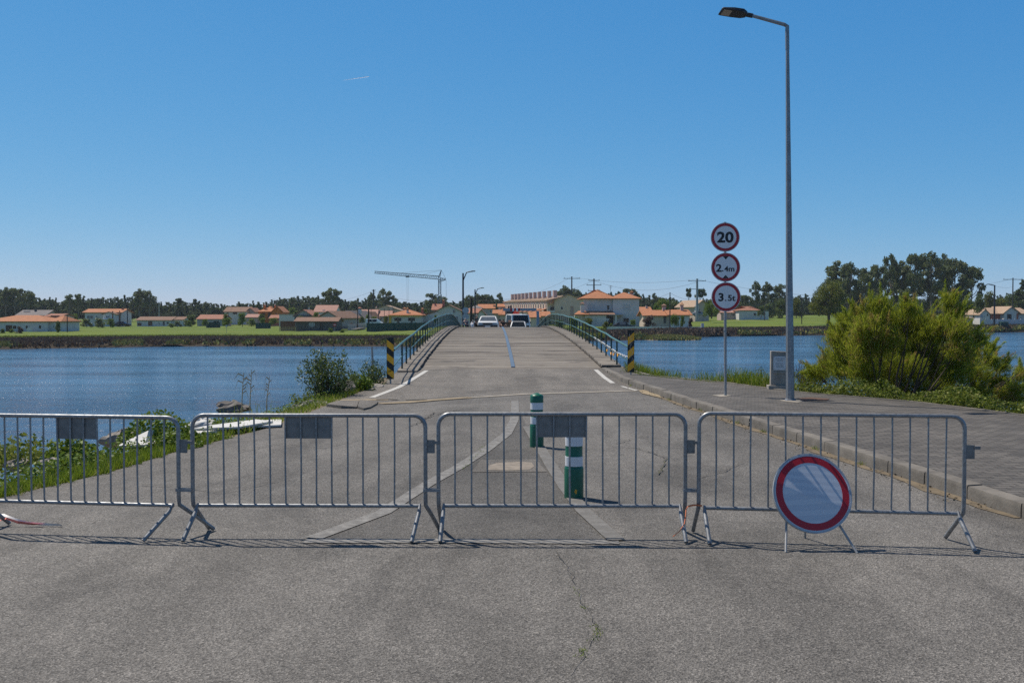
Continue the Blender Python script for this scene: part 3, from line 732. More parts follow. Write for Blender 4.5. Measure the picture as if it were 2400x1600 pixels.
# orange cord tied between two barriers, red and white tape at the left edge
m = MB(); m.tube([(1.47, 8.27, .27), (1.51, 8.25, .285), (1.545, 8.22, .29), (1.575, 8.21, .285)], .007, 6)
m.tube([(1.42, 8.12, .20), (1.40, 8.05, .17), (1.35, 7.98, .125), (1.29, 7.94, .09)], .0035, 6)
m.tube([(1.42, 8.12, .20), (1.44, 8.2, .26), (1.47, 8.27, .27)], .0035, 6)
tag(m.build('cord', 'tape_orange'), 'frayed orange cord tied round the feet where two barriers meet', 'cord')
t = thing('warning_tape', 'loose end of red and white tape lying by the leftmost barrier', 'tape', G(40, 1232))
def strip(name, pts, wv, mat, parent, tw=0.0):
    m = MB(); vs = []; o = parent.location
    for i, p in enumerate(pts):
        p = Vector(p) - o; c_, s_ = math.cos(tw * i), math.sin(tw * i)
        vs += [p + Vector((0, wv / 2 * c_, wv / 2 * s_)), p - Vector((0, wv / 2 * c_, wv / 2 * s_))]
    m.add(vs, [(2 * i, 2 * i + 1, 2 * i + 3, 2 * i + 2) for i in range(len(pts) - 1)]); return m.build(name, mat, parent, smooth=True)
y0 = G(20, 1232).y
strip('white_part', [(-4.65, y0 + .02, .09), (-4.50, y0, .10), (-4.38, y0 - .01, .055), (-4.28, y0 - .02, .03), (-4.1, y0 - .02, .02), (-3.97, y0 - .03, .016)], .026, 'tape_white', t, .5)
strip('red_part', [(-4.58, y0 - .03, .03), (-4.46, y0 - .03, .075), (-4.36, y0 - .03, .04), (-4.24, y0 - .03, .024), (-4.14, y0 - .04, .02)], .022, 'tape_red', t, .7)

# ------------------------------------------------------------------ lettering
def text_mb(txt, size, thick=0.012, sx=1.0):
    cu = bpy.data.curves.new('lettering', 'FONT'); cu.body = txt; cu.size = size; cu.offset = size * thick; cu.extrude = 0.0008
    cu.resolution_u = 6
    ob = bpy.data.objects.new('lettering', cu); C.objects.link(ob)
    dg = bpy.context.evaluated_depsgraph_get(); me = bpy.data.meshes.new_from_object(ob.evaluated_get(dg))
    bpy.data.objects.remove(ob); bpy.data.curves.remove(cu)
    co = np.array([v.co for v in me.vertices]); co[:, 0] *= sx
    fs = [list(p.vertices) for p in me.polygons]; bpy.data.meshes.remove(me)
    return co, fs
def lettering(parent, items, y):
    """items: (text, size, centre x, baseline z, bold, stretch) facing -Y"""
    m = MB()
    for txt, size, cx, bz, th, sx in items:
        co, fs = text_mb(txt, size, th, sx)
        w0 = (co[:, 0].min() + co[:, 0].max()) / 2
        m.add([(c[0] - w0 + cx, y - c[2] - 0.001, c[1] + bz) for c in co], fs)
    return m.build('lettering', 'sign_black', parent)
def ring(r0, r1, y0, y1, n=56, m=None, c=(0, 0)):
    """annulus (or disc when r0 = 0) lying in XZ between y0 and y1"""
    m = m or MB(); cs = [(math.cos(2 * math.pi * j / n), math.sin(2 * math.pi * j / n)) for j in range(n)]
    if r0 == 0:
        vs = [(c[0] + r1 * a, y0, c[1] + r1 * b) for a, b in cs] + [(c[0] + r1 * a, y1, c[1] + r1 * b) for a, b in cs]
        return m.add(vs, [tuple(range(n)), tuple(range(2 * n - 1, n - 1, -1))] + [(j, n + j, n + (j + 1) % n, (j + 1) % n) for j in range(n)])
    vs = [(c[0] + r * a, y, c[1] + r * b) for r, y in ((r0, y0), (r1, y0), (r1, y1), (r0, y1)) for a, b in cs]
    return m.add(vs, [(q * n + j, q * n + (j + 1) % n, ((q + 1) % 4) * n + (j + 1) % n, ((q + 1) % 4) * n + j) for q in range(4) for j in range(n)])

# ------------------------------------------------------------------ three signs on one post
g = G(1698, 927, SIDE_Z)
root = thing('traffic_sign_post', 'grey pole carrying three round red-rimmed signs reading 20, 2.4m and 3.5t', 'traffic signs', g)
D = g.y; sc = D / F
zt = P(1698, 520, D).z - SIDE_Z
m = MB(); m.tube([(0.03, 0.05, 0), (0, 0.05, zt)], 0.03, 14); m.build('pole', 'pole_grey', root, smooth=True)
m = MB(); m.tube([(0.016, 0.05, 1.39), (0.016, 0.05, 1.42)], 0.0335, 14); m.build('collar', 'galvanised', root, smooth=True)
for (px, py, r_, kind) in ((1699.5, 556, 33.8, '20'), (1700.5, 626.3, 33.8, 'h'), (1701.5, 695.8, 34.3, 't')):
    q = P(px, py, D) - Vector(g); r = r_ * sc
    pl = ring(0, r, -0.012, 0.012).build('sign_plate', 'sign_white', root, loc=(q.x, 0, q.z))
    pl.rotation_euler = (0, 0, R({'20': 1, 'h': -1.5, 't': 1}[kind]))
    ring(r * .775, r * .955, -0.0145, -0.011).build('red_ring', 'sign_red', pl)
    ring(r * .975, r * 1.002, -0.016, 0.016).build('rim', 'sign_back', pl)
    for dz in (-.1, .1): MB().box((0, 0.032, dz), (0.12, 0.03, 0.03)).build('clamp', 'galvanised', pl)
    if kind == '20':
        lettering(pl, [('20', r * 1.0, 0.0, -r * .345, .034, 1.15)], -0.0125)
    elif kind == 'h':
        lettering(pl, [('2', r * .72, -r * .47, -r * .30, .03, 1.1), ('.', r * .62, -r * .20, -r * .28, .02, 1), ('4m', r * .52, r * .25, -r * .29, .025, 1.08)], -0.0125)
        for s_ in (1, -1):
            m = MB(); z0, z1 = s_ * r * .765, s_ * r * .53
            vs = [(-r * .21, -.0135, z0), (r * .21, -.0135, z0), (0, -.0135, z1)]
            m.add(vs, [(0, 2, 1) if s_ > 0 else (0, 1, 2)]); m.build('arrowhead', 'sign_black', pl)
    else:
        lettering(pl, [('3', r * .74, -r * .35, -r * .27, .035, 1.12), ('.', r * .62, -r * .03, -r * .27, .02, 1), ('5t', r * .56, r * .38, -r * .26, .028, 1.12)], -0.0125)

# ------------------------------------------------------------------ round standing sign in front of the barrier
feet = [G(1841.5, 1294), G(2009, 1296), G(1887, 1260.5)]
cb = Vector((2.398, 7.86, 0.137))
root = thing('standing_sign', 'round white sign with red ring on a low tripod leaning at the barrier', 'traffic sign', (cb.x, cb.y, 0))
RS = 0.315
def bend(u, v, off_):
    """disc point (u right, v up from the centre) -> local; the upper right half is bent further back"""
    ln = (v + 0.02) + 0.42 * u                       # crease line
    t0 = R(17.5)
    y = (v + RS) * math.sin(t0); z = (v + RS) * math.cos(t0)
    k_ = max(0.0, ln + 0.03); ex = min(k_ * k_ / 0.12, k_ - 0.03) if k_ > 0 else 0
    y += ex * 0.17; z -= ex * 0.03
    return Vector((u, y - off_ * math.cos(t0), z + off_ * math.sin(t0)))
def bent_disc(r0, r1, o0, o1, nr=10, n=64):
    m = MB(); vs = []; fs = []
    rs = [r0 + (r1 - r0) * i / nr for i in range(nr + 1)]
    for o_ in (o1, o0):
        for r in rs:
            for j in range(n):
                a = 2 * math.pi * j / n; vs.append(bend(r * math.cos(a), r * math.sin(a), o_))
    Nn = (nr + 1) * n
    for i in range(nr):
        for j in range(n):
            a, b, c_, d = i * n + j, i * n + (j + 1) % n, (i + 1) * n + (j + 1) % n, (i + 1) * n + j
            fs += [(a, b, c_, d)[::-1], (a + Nn, b + Nn, c_ + Nn, d + Nn)]
    for j in range(n):
        a, b = nr * n + j, nr * n + (j + 1) % n; fs.append((a, b, b + Nn, a + Nn))
        if r0 > 0: fs.append((j, j + Nn, (j + 1) % n + Nn, (j + 1) % n))
    return m.add(vs, fs)
def up(o): o.location = (0.03, 0, cb.z); o.rotation_euler = (0, R(-2.5), R(2)); return o
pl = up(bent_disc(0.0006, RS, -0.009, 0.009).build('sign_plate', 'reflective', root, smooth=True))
bent_disc(RS * .772, RS * .945, 0.007, 0.0108, 6).build('red_ring', 'sign_red', pl, smooth=True)
bent_disc(RS * .975, RS * 1.015, -0.018, 0.0125, 2).build('rim', 'sign_back', pl, smooth=True)
lc = root.location
for f_, tp in ((feet[0], (2.24, 8.075, .42)), (feet[1], (2.50, 8.075, .42)), (feet[2], (2.385, 8.10, .50))):
    m = MB(); m.tube([Vector(f_) - lc, Vector(tp) - lc], 0.0095, 8); m.build('leg', 'pole_grey', root, smooth=True)
m = MB(); m.box((0.02, 0.195, .40), (0.34, 0.012, 0.03)); m.build('crossbar', 'pole_grey', root)

# ------------------------------------------------------------------ bollards
def bollard(px, py, label, sticker=False):
    g_ = G(px, py)
    root = thing('bollard', label, 'bollard', g_, R(random.uniform(0, 360)) * 0, 'green bollards on the road island')
    h = 0.735
    m = MB(); m.lathe([(.085, 0), (.098, .003), (.0985, .03), (.0985, .30), (.094, .318), (.088, .328), (.088, .60), (.0875, h - .12)], 32); m.build('body', 'bollard_green', root, smooth=True)
    for z0, z1 in ((.33, .43), (.535, .645)):
        m = MB(); m.lathe([(.086, z0), (.0905, z0 + .002), (.0905, z1 - .002), (.086, z1)], 32); m.build('white_band', 'bollard_white', root, smooth=True)
    m = MB(); m.lathe([(.088, h - .10), (.0945, h - .098), (.0945, h - .012), (.09, h), (.07, h + .012), (.045, h + .022), (.02, h + .034), (.004, h + .036)], 32); m.build('cap', 'bollard_green', root, smooth=True)
    if sticker:
        m = MB()
        for a0, z0, dz in ((-1.50, .085, .022), (-1.46, .055, .03), (-1.57, .07, .02), (-1.40, .08, .018)):
            a1 = a0 + 0.1
            q = [(.0993 * math.cos(a), .0993 * math.sin(a)) for a in (a0, a1)]
            m.add([(q[0][0], q[0][1], z0), (q[1][0], q[1][1], z0 + .006), (q[1][0], q[1][1], z0 + dz), (q[0][0], q[0][1], z0 + dz - .008)], [(0, 1, 2, 3)])
        m.build('sticker', 'plate_yellow', root)
    return root
bollard(1345, 1166, 'nearer green and white bollard, its top hidden by the barrier plate', True)
bollard(1258, 1047, 'farther green and white bollard with its domed green cap in view')

# ------------------------------------------------------------------ street lamp
g = G(1852, 938, SIDE_Z); D = g.y; gv = Vector(g)
root = thing('street_lamp', 'tall galvanised street lamp with a flat dark head on the pavement', 'street lamp', g)
j1 = P(1845.5, 113, D) - gv; top = P(1845, 60, D) - gv
m = MB(); m.tube([(0, 0, 0), (j1.x, 0, j1.z)], [0.088, 0.037], 8); m.build('post', 'galvanised', root)
m = MB(); m.tube([(0, 0, 0), (0, 0, .04)], [.12, .10], 8); m.build('foot', 'galvanised', root)
e1 = P(1757, 36, D + .1) - gv
m = MB(); m.tube([(j1.x, 0, j1.z - .03), (top.x, 0, top.z - .10)], 0.042, 8)
m.tube([(top.x, 0, top.z - .14), (top.x, 0, top.z - .02), (top.x - .06, 0, top.z + .015), e1], [0.042, 0.042, 0.038, 0.034], 8); m.build('arm', 'galvanised', root)
hd = thing('lamp_head', None, None, e1); hd.parent = root; hd.rotation_euler = (R(-12), R(7), R(6))
m = MB(); m.tube([(0.06, 0, -.006), (-.10, 0, 0)], .046, 10); m.build('head_joint', 'steel_dark', hd, smooth=True)
m = MB(); vs = []
for x, w_, z0, z1 in ((-.07, .07, -.035, .04), (-.16, .135, -.03, .055), (-.36, .15, -.03, .045), (-.58, .15, -.028, .012), (-.62, .14, -.026, -.006)):
    vs += [(x, -w_, z0), (x, w_, z0), (x, w_ * .85, z1), (x, -w_ * .85, z1)]
m.add(vs, [(4 * i + j, 4 * i + (j + 1) % 4, 4 * i + 4 + (j + 1) % 4, 4 * i + 4 + j) for i in range(4) for j in range(4)] + [(3, 2, 1, 0), (16, 17, 18, 19)])
m.build('head_body', 'steel_dark', hd, bevel=.008)
m = MB(); m.box((-.49, 0, -.032), (.17, .22, .006)); m.build('lens', 'lens_led', hd)

# ------------------------------------------------------------------ hazard plates at the bridge ends
def hazard(px, ytop, ybot, ybase, zb_, name_label, left, gra=False):
    g_ = G(px, ybase, zb_); D = g_.y; gv = Vector(g_)
    root = thing('hazard_marker', name_label, 'road marker', g_, 0, 'striped markers at the bridge entrance')
    z1, z0 = P(px, ytop, D).z - zb_, P(px, ybot, D).z - zb_
    Wd, Hh = 0.20, z1 - z0
    m = MB(); m.tube([(0, .03, -.1), (0, .03, z1 - .05)], .024, 10); m.build('post', 'pole_grey', root, smooth=True)
    pl = MB().box((0, 0, (z0 + z1) / 2), (Wd, .012, Hh)).build('striped_plate', 'plate_black', root)
    m = MB(); y = -.0085; e = Wd / 2 - .004
    for k_ in range(3):
        tl = .045 + .325 * k_; th = .165; dr = .135
        a, b, c_, d = (tl, tl + dr, min(tl + dr + th, 1), min(tl + th, 1))
        if not left: a, b, c_, d = (tl + dr, tl, min(tl + th + .02, 1), min(tl + dr + th + .02, 1))
        zz = [z1 - q * Hh for q in (a, b, c_, d)]
        m.add([(-e, y, zz[0]), (e, y, zz[1]), (e, y, zz[2]), (-e, y, zz[3])], [(3, 2, 1, 0)])
    m.build('yellow_stripe', 'plate_yellow', pl)
    if gra:
        m = MB()
        for st in ([(.30, .07), (.32, .2), (.28, .1), (.30, .16), (.62, .12), (.80, .17), (.45, .22), (.32, .25)], [(.15, .33), (.55, .27), (.75, .28), (.6, .34), (.35, .38)], [(.45, .30), (.38, .40), (.40, .46), (.36, .42)],
                   [(.35, .50), (.55, .45), (.62, .5), (.75, .5), (.70, .55), (.45, .58)], [(.6, .62), (.4, .60), (.25, .64), (.35, .68), (.55, .66), (.5, .61), (.78, .60), (.95, .60)],
                   [(.62, .72), (.78, .65), (.88, .73)], [(.66, .70), (.92, .68)]):
            m.tube([((q[0] - .5) * Wd * .94, -.0115, z1 - q[1] * Hh) for q in st], .0028, 5)
        m.build('scribble', 'chalk', pl)
    return root
hazard(915, 791, 888, 900, 0.0, 'black and yellow striped marker at the left corner of the bridge', True)
hazard(1478.5, 773.5, 872, 878, SIDE_Z, 'scribbled black and yellow striped marker at the right corner of the bridge', False, True)

g = G(872, 906, -0.1)
m = MB(); m.tube([(0.05, 0, -.2), (0, 0, P(872, 812, g.y).z + .1)], .03, 10); m.build
o = m.build('marker_post', 'pole_grey', None, smooth=True, loc=g); tag(o, 'bare grey post without a sign among the bushes by the left marker', 'post')

# ------------------------------------------------------------------ stone with a plaque
g = G(1824, 911, SIDE_Z); D = g.y
root = thing('plaque_stone', 'upright concrete slab with a small metal plaque behind the lamp post', 'monument', g, R(-4))
zt = P(1824, 822, D).z - SIDE_Z
m = MB(); m.hexa([(-.25, -.14, -.1), (.27, -.14, -.1), (.27, .16, -.1), (-.25, .16, -.1), (-.25, -.14, .09), (.27, -.14, .09), (.27, .16, .09), (-.25, .16, .09)]); m.build('plinth', 'concrete', root, bevel=.012)
m = MB(); m.hexa([(-.19, -.07, .09), (.22, -.07, .09), (.22, .09, .09), (-.19, .09, .09), (-.185, -.06, zt), (.20, -.06, zt - .02), (.20, .08, zt - .02), (-.185, .08, zt)]); m.build('slab', 'concrete', root, bevel=.012)
pl = MB().box((0.01, -.083, zt - .29), (.29, .012, .33)).build('plaque', 'plaque', root, bevel=.003)
m = MB(); rr = random.Random(2)
for i, wv in enumerate((.18, .20, .13, 0, .17, .19, .18, .15)):
    if wv:
        x = -wv / 2
        while x < wv / 2 - .01:
            L_ = rr.uniform(.012, .035); m.box((x + L_ / 2 + .01, -.0895, zt - .17 - i * .03), (L_, .0012, .010)); x += L_ + .008
m.build('lettering', 'plaque_ink', pl)
m = MB()
for x in (-.12, .14):
    for z in (-.14, .14): m.lathe([(.009, 0), (.007, .012)], 8, (x, -.095, zt - .29 + z))
m.build('fixing', 'steel_dark', pl)
m = MB(); m.box((.01, -.075, zt - .51), (.31, .03, .035)); m.build('ledge', 'concrete', root)

# ------------------------------------------------------------------ rocks, boards on the left verge
def rock_mb(size, seed):
    rr = random.Random(seed); m = MB(); n, k_ = 22, 13; vs = []
    ph = [rr.uniform(0, 6.28) for _ in range(6)]
    for i in range(k_ + 1):
        th = math.pi * i / k_
        for j in range(n):
            a = 2 * math.pi * j / n
            d = 1 + .18 * math.sin(2 * a + ph[0] + th) + .14 * math.sin(3 * th + ph[1] + a) + .10 * math.sin(5 * a + ph[2]) + .07 * math.sin(7 * th + 4 * a + ph[3]) + .05 * math.sin(11 * a - 6 * th + ph[4]) + rr.uniform(-.045, .045)
            vs.append((size[0] * d * math.sin(th) * math.cos(a), size[1] * d * math.sin(th) * math.sin(a), size[2] * d * math.cos(th)))
    fs = [(i * n + j, i * n + (j + 1) % n, (i + 1) * n + (j + 1) % n, (i + 1) * n + j)[::-1] for i in range(k_) for j in range(n)]
    return m.add(vs, fs)
for i, (px, py, z, sz, mt, lb) in enumerate((
        (806, 922, -.05, (.27, .2, .2), 'rock_dark', 'dark pointed rock at the foot of the leafy bush'),
        (868, 911, -.05, (.32, .2, .09), 'rock', 'flat brown rock at the road edge beside the grey post'),
        (742, 953, -.1, (.30, .16, .09), 'concrete_pale', 'pale broken stone lying on the verge by the cracked paving'),
        (705, 962, -.12, (.17, .15, .11), 'concrete_pale', 'small pale stone on the verge left of the broken stone'),
        (470, 1003, -.15, (.25, .24, .13), 'foam_white', 'white lump of rock on the verge behind the barrier joint'),
        (285, 1036, -.25, (.27, .2, .14), 'rock', 'big rough grey rock at the water edge beside a white board'),
        (118, 1094, -.15, (.16, .13, .08), 'rock', 'grey rock half hidden in the grass near the left edge'),
        (40, 1097, -.2, (.18, .14, .08), 'rock', 'brown rock among broad leaves at the left edge'),
        (545, 960, -.6, (.5, .35, .16), 'rock_dark', 'dark wet rock at the waterline below the dry reeds'))):
    g = G(px, py, z)
    tag(rock_mb(sz, i + 1).build('rock', mt, None, smooth=False, loc=(g.x, g.y, z + sz[2] * .35)), lb, 'rock')
def board(pts, z, label, th=.03):
    q = [Vector(G(x, y, z_)) for (x, y), z_ in zip(pts, z)]; c_ = sum(q, Vector()) / len(q)
    n = len(q); m = MB()
    vs = [p - c_ for p in q] + [p - c_ + Vector((0, 0, th)) for p in q]
    m.add(vs, [tuple(range(n))[::-1], tuple(range(n, 2 * n))] + [(i, (i + 1) % n, n + (i + 1) % n, n + i) for i in range(n)])
    o = m.build('foam_board', 'foam_white', None, loc=c_); tag(o, label, 'board', 'white boards dumped on the verge')
board([(428, 1026), (560, 1003), (659, 999), (660, 986), (640, 986), (520, 1000), (440, 1010)], [.02] * 7, 'long white board lying along the asphalt edge behind the barrier')
board([(452, 1008), (560, 1004), (640, 990), (600, 986), (480, 1002)], [.06] * 5, 'thin white board on top of the long one, nearer the water')
board([(276, 1049), (340, 1046), (362, 1012), (348, 1013), (312, 1030)], [-.02, .0, .14, .16, .06], 'tilted white board beside the big grey rock')
board([(336, 1047), (372, 1041), (388, 1036), (350, 1038)], [.02] * 4, 'small white board half buried in green weeds')

# dead leaves in the gutter
rng = np.random.default_rng(5); n = 420
yy = np.concatenate([rng.uniform(9.5, 18, 250), rng.uniform(18, 26, 170)]); xx = np.array([interp(KERB, y) for y in yy]) - np.abs(rng.normal(0.08, .16, n))
pos = np.stack([xx, yy, np.full(n, .022)], 1); dr = rng.normal(size=(n, 3)); dr[:, 2] *= .15
o = link('dead_leaves', quads_mesh('dead_leaves', leaf_arrays(pos, dr, rng.uniform(.015, .05, n), rng.uniform(.01, .025, n), rng), rng.uniform(0, 1, n), 'soil')); stuff(o)
# ================================================================== BRIDGE
def bz(y):
    if y <= 71: return 1.10 - 0.00071 * (y - 71.0) ** 2
    d = y - 71
    return 1.10 - 0.0028 * d * d if d < 10.7 else 1.10 - 0.3206 - 0.06 * (d - 10.7)
def bx(y): return -0.0195 * (y - 32.5)
Y0, Y1 = 33.4, 101.2
bridge = thing('wooden_bridge', 'humped wooden bridge with green railings across the river', 'bridge', (0, Y0, 0))
bo = Vector((0, Y0, 0)); rr = random.Random(4)
def along(y, x, z):                                  # bridge frame -> local
    return Vector((bx(y) + x, y, bz(y) + z)) - bo
def plank_row(name, ya, yb, x0, x1, z, step, mat='planks'):
    m = MB(); y = ya
    while y < yb:
        s_ = step * rr.uniform(.85, 1.15); a, b = y + .006, y + s_ - .006; dz = rr.uniform(-.0035, .0035); t1 = rr.uniform(-.006, .006); t = rr.random()
        xa, xb = x0 + rr.uniform(-.02, .02), x1 + rr.uniform(-.02, .02)
        v = []
        for h in (-.06, 0.0):
            for (yy_, xx_) in ((a, xa), (a, xb), (b, xb), (b, xa)):
                v.append(along(yy_, xx_, z + h + dz + (t1 if xx_ == xb else -t1)))
        m.hexa(v, t); y += s_
    return m.build(name, mat, bridge)
plank_row('deck', Y0, Y1, -3.05, 3.05, 0, .21)
plank_row('walkway', 31.9, Y1, -3.70, -3.06, .10, .24)
plank_row('walkway', 33.7, Y1, 3.06, 3.72, .10, .24)
ys = [31.9 + i * (Y1 - 31.9) / 70 for i in range(71)]
def beam(name, x0, x1, z0, z1, mat, ya=31.9):
    m = MB(); yy_ = [y for y in ys if y >= ya]; vs = []
    for y in yy_: vs += [along(y, x0, z0), along(y, x1, z0), along(y, x1, z1), along(y, x0, z1)]
    n = len(yy_)
    m.add(vs, [(4 * i + j, 4 * i + (j + 1) % 4, 4 * i + 4 + (j + 1) % 4, 4 * i + 4 + j) for i in range(n - 1) for j in range(4)] + [(3, 2, 1, 0), tuple(4 * (n - 1) + j for j in range(4))])
    return m.build(name, mat, bridge)
beam('side_beam', -3.66, -3.58, -.42, .035, 'dark_wood'); beam('side_beam', 3.58, 3.66, -.42, .035, 'dark_wood', 33.7)
beam('inner_beam', -3.12, -3.05, -.02, .035, 'dark_wood', 33.0); beam('inner_beam', 3.05, 3.12, -.02, .035, 'dark_wood', 33.7)
for x in (-2, -.7, .7, 2): beam('girder', x - .12, x + .12, -.55, -.08, 'dark_wood', 34)
beam('centre_strip', .0, .13, .004, .028, 'strip_blue', 33.4)
for y in [41 + 8.6 * i for i in range(7)]:
    for x in (-2.6, 0, 2.6):
        m = MB(); m.tube([along(y, x, -.5), along(y, x * 1.15, -6 - bz(y))], .17, 10); m.build('pile', 'dark_wood', bridge, smooth=True)
    m = MB(); m.box(along(y, 0, -.68), (6.6, .3, .26)); m.build('cross_beam', 'dark_wood', bridge)
def railing(side, start, ya):
    me = MB(); x = side * 3.60
    rr_ = random.Random(side + 9)
    pts = [Vector(p) - bo for p in start] + [along(y, x + rr_.uniform(-.012, .012), .92 + rr_.uniform(-.018, .018)) for y in [ya + i * 1.62 for i in range(int((Y1 + 2 - ya) / 1.62))]]
    rail = me.tube(pts, .036, 10).build('railing', 'rail_green', bridge, smooth=True)
    lo = [Vector((p.x, p.y, p.z - .43)) for p in pts]
    MB().tube(lo, .019, 8).build('mid_rail', 'rail_green', rail, smooth=True)
    y = ya
    while y < Y1 + 1:
        h = .92; b = along(y, x, 0)
        MB().box((b.x, b.y, b.z + (h - .50) / 2 - .02), (.05, .07, h + .5)).build('post', 'post_green', rail)
        y += 1.62
    return rail
rl = railing(-1, [(-3.25, 27.35, .93), (-3.42, 29.5, .93)], 32.6)
rr_ = railing(1, [(3.72, 31.8, .88)], 33.9)
# plastic tape wound round the mid rail on the right
m = MB(); q = []
for i in range(150):
    u = i / 149; y = 31.9 + 9.5 * u; b = along(max(y, 33.7), 3.60, .49)
    z = (b.z if y >= 33.7 else b.z - .03 * (33.7 - y)); xx_ = b.x + (.12 * max(0, (33.7 - y)) / 2)
    q.append(Vector((xx_ + .034 * math.cos(i * .9), y - Y0, z + .034 * math.sin(i * .9))))
m.tube(q, .011, 5); m.build
o = m.build('barrier_tape', 'tape_white', None, loc=bo); tag(o, 'torn pale tape wound along the middle rail of the right railing', 'tape')
m = MB()
for k_, (y, dz) in enumerate(((34.4, -.06), (35.1, -.09), (33.2, .02), (36.3, -.08))):
    b = along(y, 3.56, .46 + dz)
    m.tube([b + Vector((0, -.25, .06)), b + Vector((-.02, 0, -.05)), b + Vector((0, .28, .03))], .014, 5)
tag(m.build('barrier_tape', 'plate_yellow', None, loc=bo), 'yellow scrap of tape hanging from the right railing near the marker', 'tape')
# abutment under the near end
m = MB(); m.hexa([(-3.7, 32.6, -3.2), (3.7, 32.6, -3.2), (3.7, 34.2, -3.2), (-3.7, 34.2, -3.2), (-3.7, 32.6, -.02), (3.7, 32.6, -.02), (3.7, 34.2, -.12), (-3.7, 34.2, -.12)])
struct(m.build('abutment', 'concrete'))

# ================================================================== VEHICLES AND PEOPLE ON THE BRIDGE
def wheel(root, x, y, r, w_=.2):
    s_ = 1 if x > 0 else -1
    t = MB(); prof = [(r * .62, -w_ / 2), (r * .92, -w_ / 2), (r, -w_ / 2 * .7), (r, w_ / 2 * .7), (r * .92, w_ / 2), (r * .62, w_ / 2)]
    n = 24; vs = [(x + z, y + q * math.cos(2 * math.pi * j / n), r + q * math.sin(2 * math.pi * j / n)) for q, z in prof for j in range(n)]
    t.add(vs, [(i * n + j, i * n + (j + 1) % n, ((i + 1) % 6) * n + (j + 1) % n, ((i + 1) % 6) * n + j) for i in range(6) for j in range(n)])
    wh = t.build('wheel', 'rubber', root, smooth=True)
    m = MB(); vs = [(x + s_ * z, y + q * math.cos(2 * math.pi * j / n), r + q * math.sin(2 * math.pi * j / n)) for q, z in ((r * .63, w_ * .3), (r * .5, w_ * .38), (r * .15, w_ * .30)) for j in range(n)]
    m.add(vs, [(i * n + j, i * n + (j + 1) % n, (i + 1) * n + (j + 1) % n, (i + 1) * n + j) for i in range(2) for j in range(n)] + [tuple(2 * n + j for j in range(n))])
    m.build('rim', 'sign_back', wh, smooth=True)
def vehicle(name, label, cat, loc, rz, st, paint, ws=(2, 3), side=((3, 4),), rear=None, wheels=(), wr=.32, roofbar=None, grille=None, lights=None, mirrors=True, tilt=0.0, glass='glass_dark', plate=None, bumper=None, group=None):
    """stations: y, z bottom, z belt, z top, half width belt, half width top (front faces -y)"""
    root = thing(name, label, cat, loc, rz, group)
    if tilt: root.rotation_euler = (tilt, 0, rz)
    m = MB(); vs = []
    for y, zb, zs, zt, w1, w2 in st:
        vs += [(-w1 * .96, y, zb), (-w1, y, (zb + zs) / 2), (-w1 * .985, y, zs), (-w2, y, zt - .03), (-w2 * .86, y, zt), (w2 * .86, y, zt), (w2, y, zt - .03), (w1 * .985, y, zs), (w1, y, (zb + zs) / 2), (w1 * .96, y, zb)]
    k_ = 10; n = len(st)
    m.add(vs, [(i * k_ + j, (i + 1) * k_ + j, (i + 1) * k_ + (j + 1) % k_, i * k_ + (j + 1) % k_) for i in range(n - 1) for j in range(k_)] + [tuple(range(k_)), tuple((n - 1) * k_ + j for j in range(k_ - 1, -1, -1))])
    m.build('body', paint, root, smooth=True)
    def pane(nm, a, b, c_, d, off_):
        q = [Vector(x) for x in (a, b, c_, d)]; ce = sum(q, Vector()) / 4
        q = [ce + (p - ce) * .90 for p in q]; nn = (q[1] - q[0]).cross(q[3] - q[0]).normalized()
        if nn.dot(off_) < 0: nn = -nn
        m = MB(); m.add([p - nn * .01 for p in q] + [p + nn * .014 for p in q], [(0, 1, 2, 3), (7, 6, 5, 4), (0, 4, 5, 1), (1, 5, 6, 2), (2, 6, 7, 3), (3, 7, 4, 0)]); m.build(nm, glass, root)
    if ws:
        A, B = st[ws[0]], st[ws[1]]
        pane('windscreen', (-A[4] * .93, A[0], A[3]), (A[4] * .93, A[0], A[3]), (B[5] * .93, B[0], B[3] - .02), (-B[5] * .93, B[0], B[3] - .02), Vector((0, -1, .5)))
    if rear:
        A, B = st[rear[1]], st[rear[0]]
        pane('rear_window', (-A[4] * .9, A[0], A[3]), (A[4] * .9, A[0], A[3]), (B[5] * .9, B[0], B[3] - .03), (-B[5] * .9, B[0], B[3] - .03), Vector((0, 1, .3)))
    for a, b in side:
        A, B = st[a], st[b]
        for s_ in (-1, 1):
            pane('side_window', (s_ * A[4], A[0], A[2]), (s_ * B[4], B[0], B[2]), (s_ * B[5], B[0], B[3] - .04), (s_ * A[5], A[0], A[3] - .04), Vector((s_, 0, 0)))
    for y in wheels:
        for s_ in (-1, 1): wheel(root, s_ * (st[1][4] - .1), y, wr)
    if lights:
        x, z, sx, sz, y = lights
        for s_ in (-1, 1): MB().box((s_ * x, y, z), (sx, .12, sz)).build('headlight', 'lamp_glass', root, bevel=.02)
    if grille:
        w_, z, h, y = grille; MB().box((0, y, z), (w_, .08, h)).build('grille', 'plastic_black', root, bevel=.02)
    if bumper:
        w_, z, h, y = bumper; MB().box((0, y, z), (w_, .2, h)).build('bumper', 'plastic_black', root, bevel=.03)
    if plate:
        w_, z, y = plate; pl = MB().box((0, y, z), (w_, .02, .11)).build('number_plate', 'car_white', root); MB().box((-w_ / 2 + .03, y - .012, z), (.05, .006, .10)).build('blue_band', 'plate_blue', pl)
    if mirrors:
        c_ = st[ws[0]]
        for s_ in (-1, 1): MB().box((s_ * (c_[4] + .13), c_[0] + .35, c_[2] + .17), (.2, .1, .2)).build('mirror', 'plastic_black', root, bevel=.03)
    return root
def slope(y): return math.atan(-.06)
